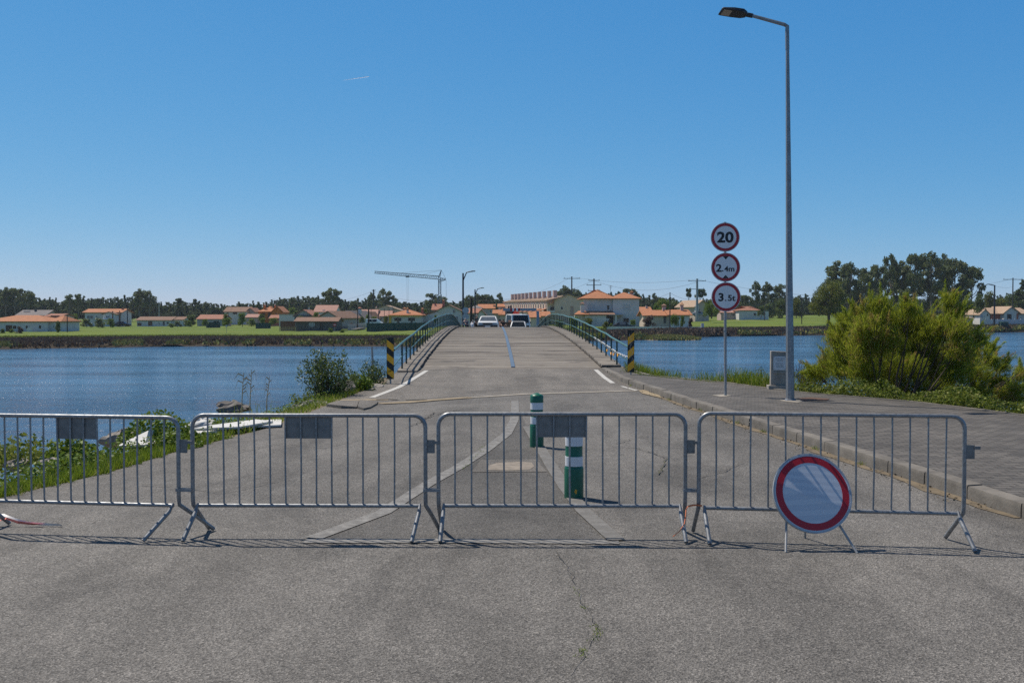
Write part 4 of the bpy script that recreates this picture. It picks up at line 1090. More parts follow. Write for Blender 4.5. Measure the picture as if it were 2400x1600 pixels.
def on_bridge(px, y): return ((px - 1200) / F * y, y, bz(y) + .01)
PICK = [(0.0, .48, .74, .80, .80, .72), (0.10, .40, .86, .92, .88, .80), (1.15, .40, 1.02, 1.08, .90, .82), (1.80, .40, 1.02, 1.58, .90, .68), (3.05, .40, 1.02, 1.60, .90, .68), (3.25, .40, 1.04, 1.08, .90, .88), (5.0, .48, 1.04, 1.08, .89, .87)]
p = on_bridge(1142.5, 87.5)
vehicle('pickup_truck', 'white pickup seen head on, coming over the top of the bridge', 'pickup', p, R(-1), PICK, 'car_white', (2, 3), ((3, 4),), (4, 5), (.9, 3.9), .36, tilt=slope(88),
        grille=(.9, .80, .15, 0.0), lights=(.64, .80, .36, .20, .06), bumper=(1.78, .54, .30, -.03), plate=(.52, .54, -.14), glass='glass_grey')
VAN = [(0.0, .40, .70, .75, .78, .74), (0.10, .34, .80, .86, .82, .76), (0.62, .34, .98, 1.05, .84, .76), (1.25, .34, 1.0, 1.66, .84, .66), (3.3, .34, 1.0, 1.70, .84, .70), (3.6, .34, .95, 1.62, .82, .68)]
p = on_bridge(1214, 98)
vehicle('small_van', 'small white van of which only roof and windscreen show above the bridge crest', 'van', p, R(-2), VAN, 'car_white', (2, 3), ((3, 4),), None, (.75, 2.9), .3, tilt=slope(103), lights=(.6, .68, .25, .18, .05), grille=(.7, .66, .1, .02))
# lorry with a loading crane beyond the bridge
lx, ly = (1222 - 1200) / F * 112, 112
CAB = [(0.0, .55, 1.30, 1.36, 1.10, 1.08), (0.06, .5, 1.45, 1.52, 1.16, 1.12), (0.28, .5, 1.5, 2.50, 1.17, 1.08), (1.7, .5, 1.5, 2.58, 1.17, 1.08), (1.85, .5, 1.5, 2.52, 1.17, 1.08)]
root = vehicle('crane_lorry', 'lorry cab with black windscreen and a red loading crane behind it', 'lorry', (lx, ly, -.43), R(24), CAB, 'car_white', (1, 2), ((2, 3),), None, (1.0, 5.2), .46, bumper=(2.3, .62, .3, -.04))
MB().box((0, -.02, 1.05), (1.9, .06, .42)).build('front_panel', 'plastic_black', root, bevel=.02)
MB().box((0, 4.4, .95), (2.3, 4.6, .22)).build('flat_bed', 'steel_dark', root)
MB().box((-1.1, 4.4, 1.3), (.06, 4.6, .5)).build('side_board', 'metal_rust', root); MB().box((1.1, 4.4, 1.3), (.06, 4.6, .5)).build('side_board', 'metal_rust', root)
MB().box((-.35, 2.4, 1.6), (.5, .5, 1.8)).build('crane_column', 'post_green', root)
m = MB(); m.hexa([(-.4, 1.95, 2.25), (.75, 1.95, 2.35), (.75, 2.3, 2.35), (-.4, 2.3, 2.25), (.0, 1.95, 2.9), (.6, 1.95, 2.8), (.6, 2.3, 2.8), (.0, 2.3, 2.9)]); m.build('crane_boom', 'crane_red', root, bevel=.04)
m = MB(); m.box((-.42, 2.4, 2.72), (.85, .5, .6)); m.tube([(-.5, 2.4, 3.0), (-.5, 2.4, 3.5)], .10, 8); m.tube([(-.22, 2.4, 3.0), (-.22, 2.4, 3.55)], .10, 8); m.build('crane_head', 'steel_dark', root)
m = MB(); m.tube([(.9, 1.6, 2.5), (.9, 1.6, 2.75)], .1, 10); m.build('beacon', 'steel_dark', root, smooth=True)
# rusty load of tools on a trailer left of the lorry, and a white van behind
lx = (1187 - 1200) / F * 110
root = thing('tool_trailer', 'small brown trailer loaded with rusty tools left of the lorry', 'trailer', (lx, 110, -.44), R(8))
MB().box((0, 1.2, .75), (1.15, 2.2, .16)).build('bed', 'rust', root); MB().box((0, .08, 1.25), (1.15, .06, .9)).build('tailgate', 'metal_rust', root)
for s_ in (-1, 1): MB().box((s_ * .56, 1.2, 1.35), (.05, 2.2, 1.1)).build('side_rail', 'metal_rust', root); wheel(root, s_ * .62, 1.2, .3)
m = MB(); rr = random.Random(8)
for i in range(16):
    x, y, z = rr.uniform(-.45, .45), rr.uniform(.3, 2.1), rr.uniform(.85, 1.6); m.box((x, y, z), (rr.uniform(.15, .4), rr.uniform(.2, .5), rr.uniform(.12, .35)), Matrix.Rotation(rr.uniform(0, 1.5), 3, 'Z'))
m.build('load', 'rust', root)
vehicle('white_van', 'white van half hidden between the pickup and the lorry', 'van', ((1172 - 1200) / F * 126, 126, -.44), R(82), VAN, 'car_white', (2, 3), ((3, 4),), None, (.75, 2.9), .3, mirrors=False)

# half gantry limiting the height
gx, gy = P(1260.5, 740, 106).x, 106
root = thing('height_gantry', 'grey overhead height bar with red and white bands and a single post', 'gantry', (gx, gy, 0))
zt = P(1260, 725.5, gy).z
m = MB(); m.box((0, 0, zt / 2 - .4), (.29, .25, zt + .55)); m.build('post', 'gantry_grey', root)
x0 = P(1179, 725, gy).x - gx
m = MB(); m.box(((x0 - .145) / 2 - .001, -.003, zt), (abs(x0) - .145, .24, .29)); bm_ = m.build('beam', 'gantry_grey', root)
for k_, (a, b, mt) in enumerate(((1195.5, 1200.5, 'sign_red'), (1200.5, 1205, 'sign_white'), (1205, 1209.5, 'sign_red'), (1209.5, 1214, 'sign_white'), (1214, 1219, 'sign_red'))):
    xa, xb = P(a, 725, gy).x - gx, P(b, 725, gy).x - gx
    MB().box(((xa + xb) / 2, -.006, zt), (xb - xa - .004, .27, .32)).build('band', mt, bm_)

def person(label, loc, rz, top_m, leg_m, hair_m, bend_a=0.0, hgt=1.75, arms=(10, -8), stride=.08, group=None):
    k_ = hgt / 1.75; ca, sa = math.cos(bend_a), math.sin(bend_a)
    def up_(x, y, z):                                 # rotate the upper body about the hips
        y2, z2 = y, z - .95; return (x * k_, (y2 * ca - z2 * sa) * k_, (y2 * sa + z2 * ca + .95) * k_)
    def arm(s_, a):
        a = R(a); sh = Vector(up_(s_ * .19, 0, 1.43)); el = sh + Vector((s_ * .05, -.28 * math.sin(a), -.28 * math.cos(a))) * k_
        wr_ = el + Vector((s_ * .0, -.25 * math.sin(a + .35), -.25 * math.cos(a + .35))) * k_; hd_ = wr_ + Vector((0, -.1 * math.sin(a + .5), -.1 * math.cos(a + .5))) * k_
        return [tuple(sh), tuple(el), tuple(wr_), tuple(hd_)]
    def legc(s_, d): return [(s_ * .095 * k_, 0, .90 * k_), (s_ * .105 * k_, -d * .6 * k_, .49 * k_), (s_ * .11 * k_, d * k_ + .03, .08 * k_), (s_ * .12 * k_, (d - .15) * k_, .035)]
    spine = [(0, 0, .95 * k_), up_(0, 0, 1.15), up_(0, 0, 1.36), up_(0, -.01, 1.49), up_(0, -.03, 1.58), up_(0, -.02, 1.70)]
    V, E, RD = list(spine), [(i, i + 1) for i in range(5)], [.13, .125, .15, .055, .085, .075]
    for s_ in (-1, 1):
        ch = arm(s_, arms[0 if s_ < 0 else 1]); b = len(V); V += ch; RD += [.06, .045, .032, .035]; E += [(2, b), (b, b + 1), (b + 1, b + 2), (b + 2, b + 3)]
        ch = legc(s_, s_ * stride); b = len(V); V += ch; RD += [.09, .062, .045, .04]; E += [(0, b), (b, b + 1), (b + 1, b + 2), (b + 2, b + 3)]
    def skin(name, idx, grow, mat, parent, rad=None):
        mp = {v: i for i, v in enumerate(idx)}
        me = bpy.data.meshes.new(name); me.from_pydata([V[i] for i in idx], [(mp[a], mp[b]) for a, b in E if a in mp and b in mp], []); me.materials.append(M[mat])
        o_ = link(name, me, parent); sk = o_.modifiers.new('skin', 'SKIN'); sk.use_smooth_shade = True
        if not me.skin_vertices: me.attributes.get('skin') 
        for i, v in enumerate(idx):
            r_ = (RD[v] + grow) * k_; me.skin_vertices[0].data[i].radius = (r_ * (1.15 if v in (1, 2) else 1), r_)
        me.skin_vertices[0].data[0].use_root = True
        o_.modifiers.new('sub', 'SUBSURF').levels = 1; o_.modifiers['sub'].render_levels = 1
        return o_
    body = skin('person', list(range(len(V))), 0, 'skin', None)
    body.location = loc; body.rotation_euler = (0, 0, rz); tag(body, label, 'person', group)
    skin('shirt', [0, 1, 2, 6, 7, 14, 15], .022, top_m, body)
    skin('trousers', [0, 10, 11, 12, 18, 19, 20], .022, leg_m, body)
    hd_ = Vector(up_(0, -.005, 1.685)); m = MB(); m.lathe([(.03, -.05), (.082, -.03), (.09, .01), (.075, .05), (.03, .075), (.004, .08)], 12, hd_); m.build('hair', hair_m, body, smooth=True)
    return body
def pl_(px, y): return ((px - 1200) / F * y, y, bz(y) + .01 if y < Y1 else -.43)
try:
    person('person in a dark top bending forward beside the pole at the left', pl_(1094.5, 92), R(200), 'cloth_navy', 'cloth_navy', 'hair_grey', .75, 1.72, (35, 30))
    person('person in a pale shirt standing behind the person in black', pl_(1107.5, 99), R(150), 'cloth_white', 'cloth_blue', 'hair_grey', .1, 1.75)
    person('person in black standing close to the left side of the pickup', pl_(1116.5, 91), R(60), 'cloth_black', 'cloth_black', 'hair_grey', .05, 1.80)
    person('person in black crouched forward right beside the pickup', pl_(1176, 94), R(20), 'cloth_black', 'cloth_navy', 'hair_dark', .65, 1.72, (40, 35))
    person('person in dark clothes bending next to the rusty trailer', pl_(1183, 97), R(-30), 'cloth_black', 'cloth_black', 'hair_dark', .5, 1.75, (30, 40))
except Exception as ex:
    import traceback; traceback.print_exc()

# parked cars on the far shore
SED = [(0.0, .35, .62, .68, .72, .66), (0.12, .25, .72, .78, .83, .76), (1.15, .22, .88, .92, .86, .76), (1.75, .22, .90, 1.42, .86, .62), (3.1, .22, .92, 1.46, .86, .62), (3.75, .22, .95, 1.05, .85, .70), (4.2, .35, .85, .95, .78, .68)]
g = P(1462, 772, 192)
vehicle('estate_car', 'black estate car parked before the big white house', 'car', (g.x + 2.1, g.y, land_z(1462, 192)), R(90), SED, 'car_black', (2, 3), ((3, 4),), (4, 5), (.85, 3.3), .32, mirrors=False, glass='glass_grey')
bpy.context.view_layer.update()

# ================================================================== HOUSES ON THE FAR SHORE
def roof_gable(m, W, d, he, hr, oh, axis, th=.16, y0=0.0, x0=0.0):
    """two thick slabs; axis 'x' = ridge runs left-right, 'y' = gable faces the viewer"""
    hw = W / 2
    if axis == 'x':
        sl = (hr - he) / (d / 2); e = he - oh * sl
        for s_, ya in ((1, y0 - oh), (-1, y0 + d + oh)):
            yr = y0 + d / 2
            a, b = (x0 - hw - oh, x0 + hw + oh)
            q = [(a, ya, e), (b, ya, e), (b, yr, hr), (a, yr, hr)]
            if s_ < 0: q = q[::-1]
            m.hexa([(x, y, z) for x, y, z in q] + [(x, y, z + th) for x, y, z in q])
    else:
        sl = (hr - he) / hw; e = he - oh * sl
        for s_ in (-1, 1):
            q = [(x0 + s_ * (hw + oh), y0 - oh, e), (x0, y0 - oh, hr), (x0, y0 + d + oh, hr), (x0 + s_ * (hw + oh), y0 + d + oh, e)]
            if s_ > 0: q = q[::-1]
            m.hexa([(x, y, z) for x, y, z in q] + [(x, y, z + th) for x, y, z in q])
    return m
def roof_hip(m, W, d, he, hr, oh, ins=None, th=.14, y0=0.0, x0=0.0):
    hw = W / 2 + oh; ins = min(d / 2 + oh, hw - .1) if ins is None else ins
    a = [(x0 - hw, y0 - oh, he), (x0 + hw, y0 - oh, he), (x0 + hw, y0 + d + oh, he), (x0 - hw, y0 + d + oh, he)]
    r1, r2 = (x0 - hw + ins, y0 + d / 2, hr), (x0 + hw - ins, y0 + d / 2, hr)
    vs = a + [(x, y, z + th) for x, y, z in a] + [(r1[0], r1[1], r1[2] + th), (r2[0], r2[1], r2[2] + th)]
    return m.add(vs, [(3, 2, 1, 0), (0, 1, 5, 4), (1, 2, 6, 5), (2, 3, 7, 6), (3, 0, 4, 7), (4, 5, 9, 8), (6, 7, 8, 9), (5, 6, 9), (7, 4, 8)])
def walls(m, W, d, he, hr=None, axis=None, y0=0.0, x0=0.0, zb=-1.2):
    hw = W / 2
    m.hexa([(x0 - hw, y0, zb), (x0 + hw, y0, zb), (x0 + hw, y0 + d, zb), (x0 - hw, y0 + d, zb)] + [(x0 - hw, y0, he), (x0 + hw, y0, he), (x0 + hw, y0 + d, he), (x0 - hw, y0 + d, he)])
    if axis == 'y':
        for y in (y0, y0 + d - .2):
            m.add([(x0 - hw, y, he), (x0 + hw, y, he), (x0, y, hr), (x0 - hw, y + .2, he), (x0 + hw, y + .2, he), (x0, y + .2, hr)], [(0, 1, 2), (5, 4, 3), (1, 4, 5, 2), (3, 0, 2, 5)])
    elif axis == 'x':
        for x in (x0 - hw, x0 + hw - .2):
            m.add([(x, y0, he), (x, y0 + d, he), (x, y0 + d / 2, hr), (x + .2, y0, he), (x + .2, y0 + d, he), (x + .2, y0 + d / 2, hr)], [(0, 2, 1), (3, 4, 5), (0, 3, 5, 2), (1, 2, 5, 4)])
    return m
class House:
    def __init__(s, name, label, cat, px0, px1, yb, D, rz=0.0, group=None):
        s.s = D / F; s.D = D; s.pc = (px0 + px1) / 2; s.W = (px1 - px0) * s.s
        b = P(s.pc, yb, D); s.b = b; s.yb = yb
        s.root = thing(name, label, cat, b, rz, group)
    def X(s, px): return (px - s.pc) * s.s
    def H(s, py): return (s.yb - py) * s.s
    def block(s, px0, px1, ye, yr, axis, d, wall, roof, oh=.35, y0=0.0, name='wall', ins=None):
        W = (px1 - px0) * s.s; x0 = s.X((px0 + px1) / 2); he, hr = s.H(ye), s.H(yr)
        m = walls(MB(), W, d, he, hr - .05, axis if axis in 'xy' else None, y0, x0)
        s.wall = m.build(name, wall, s.root)
        if roof:
            m = MB()
            if axis == 'h': roof_hip(m, W, d, he, hr, oh, ins, y0=y0, x0=x0)
            else: roof_gable(m, W, d, he, hr, oh, axis, y0=y0, x0=x0)
            s.roof = m.build('roof', roof, s.root)
        return s
    def win(s, px0, px1, y0, y1, frame='trim_white', glass='glass_dark', kind='window', dy=0.0, split=True):
        w_, h = (px1 - px0) * s.s, (y1 - y0) * s.s; x, z = s.X((px0 + px1) / 2), s.H((y0 + y1) / 2)
        f = .07 if w_ > .5 else .05
        m = MB()
        m.box((x, dy - .02, z + h / 2 - f / 2), (w_, .1, f)); m.box((x, dy - .03, z - h / 2 + f / 2), (w_ + .1, .14, f))
        for s_ in (-1, 1): m.box((x + s_ * (w_ / 2 - f / 2), dy - .02, z), (f, .1, h - 2 * f))
        if split and w_ > .8: m.box((x, dy - .02, z), (f * .8, .09, h - 2 * f))
        o = m.build(kind, frame, s.root)
        MB().box((x, dy - .005, z), (w_ - f, .02, h - f)).build('pane', glass, o); return o
    def door(s, px0, px1, y0, y1, mat='door_brown', dy=0.0, kind='door'):
        w_, h = (px1 - px0) * s.s, (y1 - y0) * s.s; x, z = s.X((px0 + px1) / 2), s.H((y0 + y1) / 2)
        return MB().box((x, dy - .02, z), (w_, .08, h)).build(kind, mat, s.root)
    def chimney(s, px0, px1, y0, y1, wall='wall_white', cap='roof_orange', dy=3.0, depth=.7):
        w_, h = (px1 - px0) * s.s, (y1 - y0) * s.s; x, z = s.X((px0 + px1) / 2), s.H((y0 + y1) / 2)
        pr = getattr(s, 'roof', None) or s.root
        c_ = MB().box((x, dy, z - .3), (w_, depth, h + .6)).build('chimney', wall, pr)
        if cap:
            m = MB(); zt = s.H(y0); m.box((x, dy, zt + .06), (w_ * 1.35, depth * 1.3, .12))
            m.hexa([(x - w_ * .65, dy - depth * .65, zt + .25), (x + w_ * .65, dy - depth * .65, zt + .25), (x + w_ * .65, dy + depth * .65, zt + .25), (x - w_ * .65, dy + depth * .65, zt + .25),
                    (x - w_ * .1, dy - .1, zt + .55), (x + w_ * .1, dy - .1, zt + .55), (x + w_ * .1, dy + .1, zt + .55), (x - w_ * .1, dy + .1, zt + .55)])
            m.build('chimney_cap', cap, pr)
        return c_
    def slab(s, name, mat, px0, px1, y0, y1, dy, d):
        return MB().box((s.X((px0 + px1) / 2), dy + d / 2, s.H((y0 + y1) / 2)), ((px1 - px0) * s.s, d, (y1 - y0) * s.s)).build(name, mat, s.root)

H = House('bungalow', 'long low white house with an orange hipped roof at the far left edge', 'house', -40, 137, 779, 190)
H.block(-40, 112, 754.5, 740, 'h', 10, 'wall_white', 'roof_orange', .4, ins=4.5); H.block(108, 137, 754.6, 741, 'h', 8.5, 'wall_white', 'roof_orange', .4, .8)
H.door(14, 29, 762, 779); H.win(60, 66.5, 762, 771); H.win(91, 98, 761.5, 770.5); H.win(30, 40, 762, 771, split=False); H.win(121, 123.5, 761, 768, dy=.8); H.slab('garden_wall', 'wall_white', 72, 84, 768, 779, -1.5, .2)
H = House('house', 'house with a dark grey tiled roof showing above the long orange-roofed house', 'house', 40, 106, 752, 250)
H.block(40, 106, 739, 727.5, 'x', 8, 'wall_rose', 'roof_grey', .4); H.chimney(69, 72, 724, 732, 'wall_dark', None); H.slab('skylight', 'trim_white', 44, 60, 728, 729, 2.2, .4)
H = House('house', 'low rose-brown house with a step of red tiles, right behind the long white house', 'house', 106, 141, 770, 215)
H.block(106, 141, 742, 736.5, 'x', 7, 'wall_rose', 'roof_terracotta', .3); H.slab('brick_gable', 'wall_brick', 122, 141, 739, 751, -.6, .4)
H = House('house', 'two-storey white house with red-brown trim among trees at the left', 'house', 199, 289, 766, 290)
H.block(199, 284, 732, 724.5, 'x', 8, 'wall_white', 'roof_orange', .6); H.block(252, 280, 736, 731.5, 'y', 3, 'wall_white', 'roof_brown', .5, y0=-3, name='porch')
H.win(204, 219, 739, 747, 'trim_white', 'glass_grey'); H.win(226, 229, 740, 744); H.win(258, 267, 740, 745, dy=-3, glass='glass_grey'); H.slab('trim_post', 'trim_brown', 273.5, 275, 729, 765, -3.2, .25); H.slab('trim_post', 'trim_brown', 280.5, 282, 728, 764, -.3, .25)
H.door(275.5, 279, 754, 765, 'glass_grey', -3); H.slab('canopy', 'trim_white', 248, 275, 748, 749.3, -4.5, 1.5); H.chimney(277, 281, 722, 727, 'wall_brick', None)
H = House('barn', 'long low white barn with a brown tiled roof in the left field', 'barn', 321, 427, 763, 290)
H.block(321, 401, 750.5, 743, 'x', 8, 'wall_white', 'roof_brown', .4); H.block(401, 427, 749.8, 743.2, 'x', 7, 'wall_white', 'roof_brown', .3, .9)
H.door(322.5, 331.5, 756.5, 763); H.door(347.5, 357, 753, 763); H.win(371, 375.5, 756, 759.5); H.door(382, 386, 753, 762, 'wall_dark'); H.win(390.5, 396.5, 754, 759, glass='glass_dark')
H = House('shed', 'low shed with a long red tiled roof behind shrubs right of the barn', 'shed', 462, 522, 760, 300)
H.block(462, 522, 748, 738.2, 'x', 9, 'wall_grey', 'roof_terracotta', .3); H.win(500, 514, 751, 756)
H = House('house', 'pink-gabled house with a brown roof left of the orange house', 'house', 526, 596, 752, 330)
H.block(526, 582, 730.5, 720, 'x', 9, 'wall_white', 'roof_brown', .4); H.block(575, 596, 731, 722, 'y', 9, 'wall_pink', 'roof_terracotta', .3, .5)
H.win(546, 556, 731.5, 736, 'trim_brown'); H.win(531, 537, 732, 736); H.win(580, 584, 731.5, 736, 'wall_rose', 'wall_rose')
H = House('shed', 'flat red-roofed shed in front of the pink-gabled house', 'shed', 576, 603, 752, 305); H.block(576, 603, 744, 737, 'x', 7, 'wall_rose', 'roof_pink', .3)
H = House('house', 'bright orange house with two chimneys in the left village', 'house', 606, 664, 754, 310)
H.block(606, 645, 731, 718.5, 'h', 9, 'wall_orange', 'roof_orange', .5, ins=3.6); H.block(639, 664, 730, 718.6, 'y', 8, 'wall_orange', 'roof_orange', .4, -.8)
H.chimney(614.5, 619, 716, 726, 'wall_orange', 'roof_terracotta', 2); H.chimney(640, 643, 717, 726, 'wall_orange', 'roof_terracotta', 2); H.win(612, 622, 733, 738, 'wall_orange'); H.win(647, 651, 733, 739, 'wall_orange', 'wall_brick', dy=-.8); H.door(628, 635, 732, 744)
H = House('shed', 'small red-roofed shed below the orange gable', 'shed', 632, 656, 756, 295); H.block(632, 656, 746, 739, 'x', 6, 'wall_brick', 'roof_terracotta', .3)
H = House('outbuilding', 'plain white flat-roofed block between the orange house and the grey gable', 'outbuilding', 654.5, 690, 756, 285); H.block(654.5, 690, 737, 736.8, 'n', 7, 'wall_white', None)
MB().box((0, 3.5, H.H(736.8)), (H.W + .3, 7.3, .16)).build('roof', 'roof_grey_flat', H.root)
H = House('house', 'dark timber house with a grey gable left of the terracotta roof', 'house', 691, 733, 758, 270)
H.block(691, 731, 739, 726.5, 'y', 11, 'wall_grey', 'roof_terracotta', .5); H.slab('timber_front', 'wall_dark', 690.5, 731, 738, 757, -.25, .2); H.win(712, 720, 728.5, 735, 'wall_grey', 'wall_grey')
H = House('house', 'house showing a big square terracotta roof against the wood', 'house', 736, 786, 756, 330)
H.block(736, 786, 731, 715.5, 'x', 11, 'wall_white', 'roof_pink', .3); H.chimney(755, 761, 726, 731, 'wall_white', None, 1); H.chimney(717, 720, 719, 726, 'wall_grey', None, 4)
H = House('house', 'white house with a grey gable right behind the wooden shed', 'house', 744, 800, 764, 235, R(-14))
H.block(744, 794, 744, 730, 'y', 13, 'wall_grey', 'roof_brown', .5); H.win(788, 791, 748, 756)
H = House('house', 'low white house with a dark green-black roof, left of the lane', 'house', 794, 832, 763, 252, R(-16))
H.block(794, 828, 744, 729, 'y', 12, 'wall_white', 'roof_grey', .4); H.door(808, 814, 748, 762, 'glass_dark'); H.win(818, 823, 748, 756); H.chimney(816, 824, 724, 730, 'wall_white', 'roof_terracotta', 6)
H = House('house', 'white house whose brown roof slopes to the lane, next to the lamp-like post', 'house', 824, 848, 764, 268, R(-16)); H.block(824, 848, 744, 731, 'y', 12, 'wall_white', 'roof_brown', .4); H.win(833, 837, 750, 757)
H = House('house', 'house with a long pinkish roof behind the lane at the left village', 'house', 838, 912, 760, 300)
H.block(842, 882, 740, 726, 'x', 9, 'wall_rose', 'roof_pink', .4); H.block(880, 914, 741, 729, 'x', 9, 'wall_rose', 'roof_pink', .4, .8); H.win(852, 858, 743, 750); H.win(890, 896, 744, 750)
H = House('warehouse', 'plain beige gabled shed behind the pinkish roof', 'warehouse', 872, 940, 752, 360)
H.block(872, 937, 727, 716, 'y', 14, 'wall_beige', 'roof_straw', .4); H.chimney(878, 881, 717, 724, 'wall_beige', None); H.slab('silo', 'wall_rose', 914, 921, 719, 734, -1.2, 1)
H = House('house', 'white and yellow bungalow with an orange hipped roof behind the green fence', 'house', 916, 985, 772, 222)
H.block(917, 985, 739.5, 726.5, 'h', 10, 'wall_white', 'roof_orange', .7, ins=3.6); H.slab('yellow_fascia', 'wall_yellow', 911.5, 990.5, 739.6, 741, -.9, .15); H.slab('yellow_corner', 'wall_yellow', 912, 917.5, 741, 760, -.2, .4)
for a, b in ((924.5, 931), (936, 940.5), (957, 962.5), (967.5, 972.5)): H.win(a, b, 745, 752, 'wall_dark', 'glass_dark')
H.door(931, 935.8, 744.5, 760, 'wall_dark'); H.door(962.8, 967.2, 744.5, 760, 'wall_dark')
H.chimney(951.5, 956, 726, 737, 'wall_white', 'roof_orange', 1.5); H.chimney(983, 988, 726, 735, 'wall_brick', 'roof_orange', 5); H.chimney(938, 945, 725, 728, 'wall_white', 'roof_orange', 6)
H = House('outbuilding', 'white lean-to sloping up to the big grey gable, right of the yellow bungalow', 'outbuilding', 985, 1022, 770, 230)
m = MB(); W = H.W; m.hexa([(-W / 2, 0, -1), (W / 2, 0, -1), (W / 2, 7, -1), (-W / 2, 7, -1), (-W / 2, 0, H.H(742)), (W / 2, 0, H.H(731)), (W / 2, 7, H.H(731)), (-W / 2, 7, H.H(742))]); m.build('wall', 'wall_white', H.root)
m = MB(); q = [(-W / 2, -.2, H.H(742) + .01), (W / 2, -.2, H.H(731) + .01), (W / 2, 7.2, H.H(731) + .01), (-W / 2, 7.2, H.H(742) + .01)]; m.hexa(q + [(x, y, z + .16) for x, y, z in q]); m.build('roof', 'roof_terracotta', H.root)
H.door(988, 1003, 752, 762, 'wall_grey')
H = House('house', 'big white gabled house with a red roof behind the left end of the bridge', 'house', 1013, 1081, 764, 255)
H.block(1022, 1081, 729, 715, 'y', 12, 'wall_white', 'roof_brown', .7); H.block(1013, 1030, 726, 713, 'x', 8, 'wall_rose', 'roof_terracotta', .4, 2)
H.win(1061, 1067, 725.5, 734, 'trim_white', 'glass_grey', dy=-.05); H.win(1068, 1074, 741, 748, 'trim_white', 'glass_grey', dy=-.05); H.chimney(1034, 1039, 706, 716, 'wall_brick', 'roof_terracotta', 5); H.chimney(1015, 1018, 710, 718, 'wall_brick', None, 5)
H = House('house', 'low house with an orange tiled roof behind the left lamp poles', 'house', 1098, 1136, 764, 200)
H.block(1098, 1124, 734, 724, 'x', 7, 'wall_white', 'roof_terracotta', .4); H.block(1121, 1136, 735, 726.5, 'y', 7, 'wall_white', 'roof_brown', .4, -.7); H.win(1101, 1106, 738, 746); H.door(1107, 1111, 737, 752, 'glass_dark')
H = House('house', 'pale house with a grey pyramid roof between the lamp poles', 'house', 1102, 1128, 750, 275); H.block(1102, 1128, 723, 716, 'h', 9, 'wall_white', 'roof_grey', .4); H.win(1108, 1112, 726, 731)
H = House('house', 'grey house with an orange monopitch roof above the pickup', 'house', 1122, 1160, 760, 300)
H.block(1122, 1158, 723, 713.5, 'x', 9, 'wall_grey', 'roof_orange', .4); H.win(1130, 1134, 726, 732); H.win(1148, 1152, 726, 732); H.chimney(1156, 1160, 716, 724, 'wall_rose', 'roof_orange', 2)
H = House('house', 'distant white house with an orange roof right of the grey monopitch house', 'house', 1168, 1192, 752, 345); H.block(1168, 1192, 719, 712.5, 'x', 9, 'wall_white', 'roof_orange', .4); H.win(1173, 1177, 722, 727); H.win(1182, 1186, 722, 727)
H = House('house', 'low house with stepped orange roofs left of the height gantry', 'house', 1158, 1186, 758, 235); H.block(1158, 1173, 735, 727, 'x', 7, 'wall_beige', 'roof_orange', .4); H.block(1172, 1188, 738, 730, 'x', 7, 'wall_beige', 'roof_orange', .4, -1)
# row of terraced houses running back from the beige gable: one unit, copied
def terrace_unit():
    r = thing('terraced_house', 'terraced house with twin pink chimneys in the long row behind the gantry', 'house', (0, 0, 0), 0, 'terraced houses in the receding row')
    m = walls(MB(), 9.0, 11, 5.7, 6.7, 'x'); m.build('wall', 'wall_beige', r)
    m = roof_gable(MB(), 9.0, 11, 5.7, 6.9, .35, 'x'); rf = m.build('roof', 'roof_straw', r)
    for x in (-3.4, -2.2):
        m = MB(); m.box((x, 3.0, 7.1), (.8, .9, 2.6)); m.build('chimney', 'wall_pink', rf)
    m = MB(); q = [(-3, -3, 2.6), (3, -3, 2.6), (3, 0, 3.5), (-3, 0, 3.5)]; m.hexa(q + [(x, y, z + .15) for x, y, z in q]); m.build('porch_roof', 'roof_orange', r)
    m = MB(); m.box((0, -1.4, 1.2), (5.6, 2.7, 2.6)); m.build('porch', 'wall_cream', r)
    for x in (-2.3, 2.0):
        f = MB().box((x, -.03, 4.3), (1.3, .1, 1.3)).build('window', 'trim_white', r); MB().box((x, -.09, 4.3), (1.05, .04, 1.05)).build('pane', 'glass_dark', f)
    return r
tu = terrace_unit(); ang = R(97)
e0 = P(1284, 745, 252); dirv = Vector((math.cos(ang), math.sin(ang), 0)); 
for i in range(11):
    o = tu if i == 0 else copy_tree(tu)
    # local +x runs back along the row, the fronts look left towards the bridge road
    q = Vector((e0.x, e0.y, .3)) + dirv * (4.6 + 9.05 * i); o.location = (q.x, q.y, .3 + .10 * i); o.rotation_euler = (0, 0, ang + math.pi)
H = House('end_house', 'beige end house of the terrace with its broad gable to the river', 'house', 1296, 1350, 764, 246)
H.block(1299, 1366, 703, 689.5, 'y', 11, 'wall_cream', 'roof_straw', .5)
H.win(1314, 1319.5, 718.5, 725.5, 'trim_white'); H.win(1337.5, 1343.5, 718, 738, 'trim_brown', 'wall_rose'); H.slab('balcony', 'wall_white', 1286, 1300, 727, 733, -.4, 1.5); H.slab('loggia', 'wall_cream', 1284, 1299, 711, 760, 1, 4); H.door(1290, 1299, 719, 729, 'glass_dark', dy=.98)
m = MB(); q = [(H.X(1276), -1.2, H.H(712)), (H.X(1300), -1.2, H.H(703)), (H.X(1300), 5, H.H(703)), (H.X(1276), 5, H.H(712))]; m.hexa(q + [(x, y, z + .16) for x, y, z in q]); m.build('side_roof', 'roof_orange', H.root)
H = House('annexe', 'low cream annexe with tiled lean-to roofs beside the gantry post', 'annexe', 1242, 1286, 772, 200)
H.block(1262, 1286, 741, 731, 'x', 7, 'wall_cream', 'roof_orange', .4); H.block(1243, 1263, 744, 733, 'x', 7, 'wall_cream', 'roof_orange', .4, -1); H.win(1268, 1272, 746, 756); H.door(1276, 1280, 746, 766)
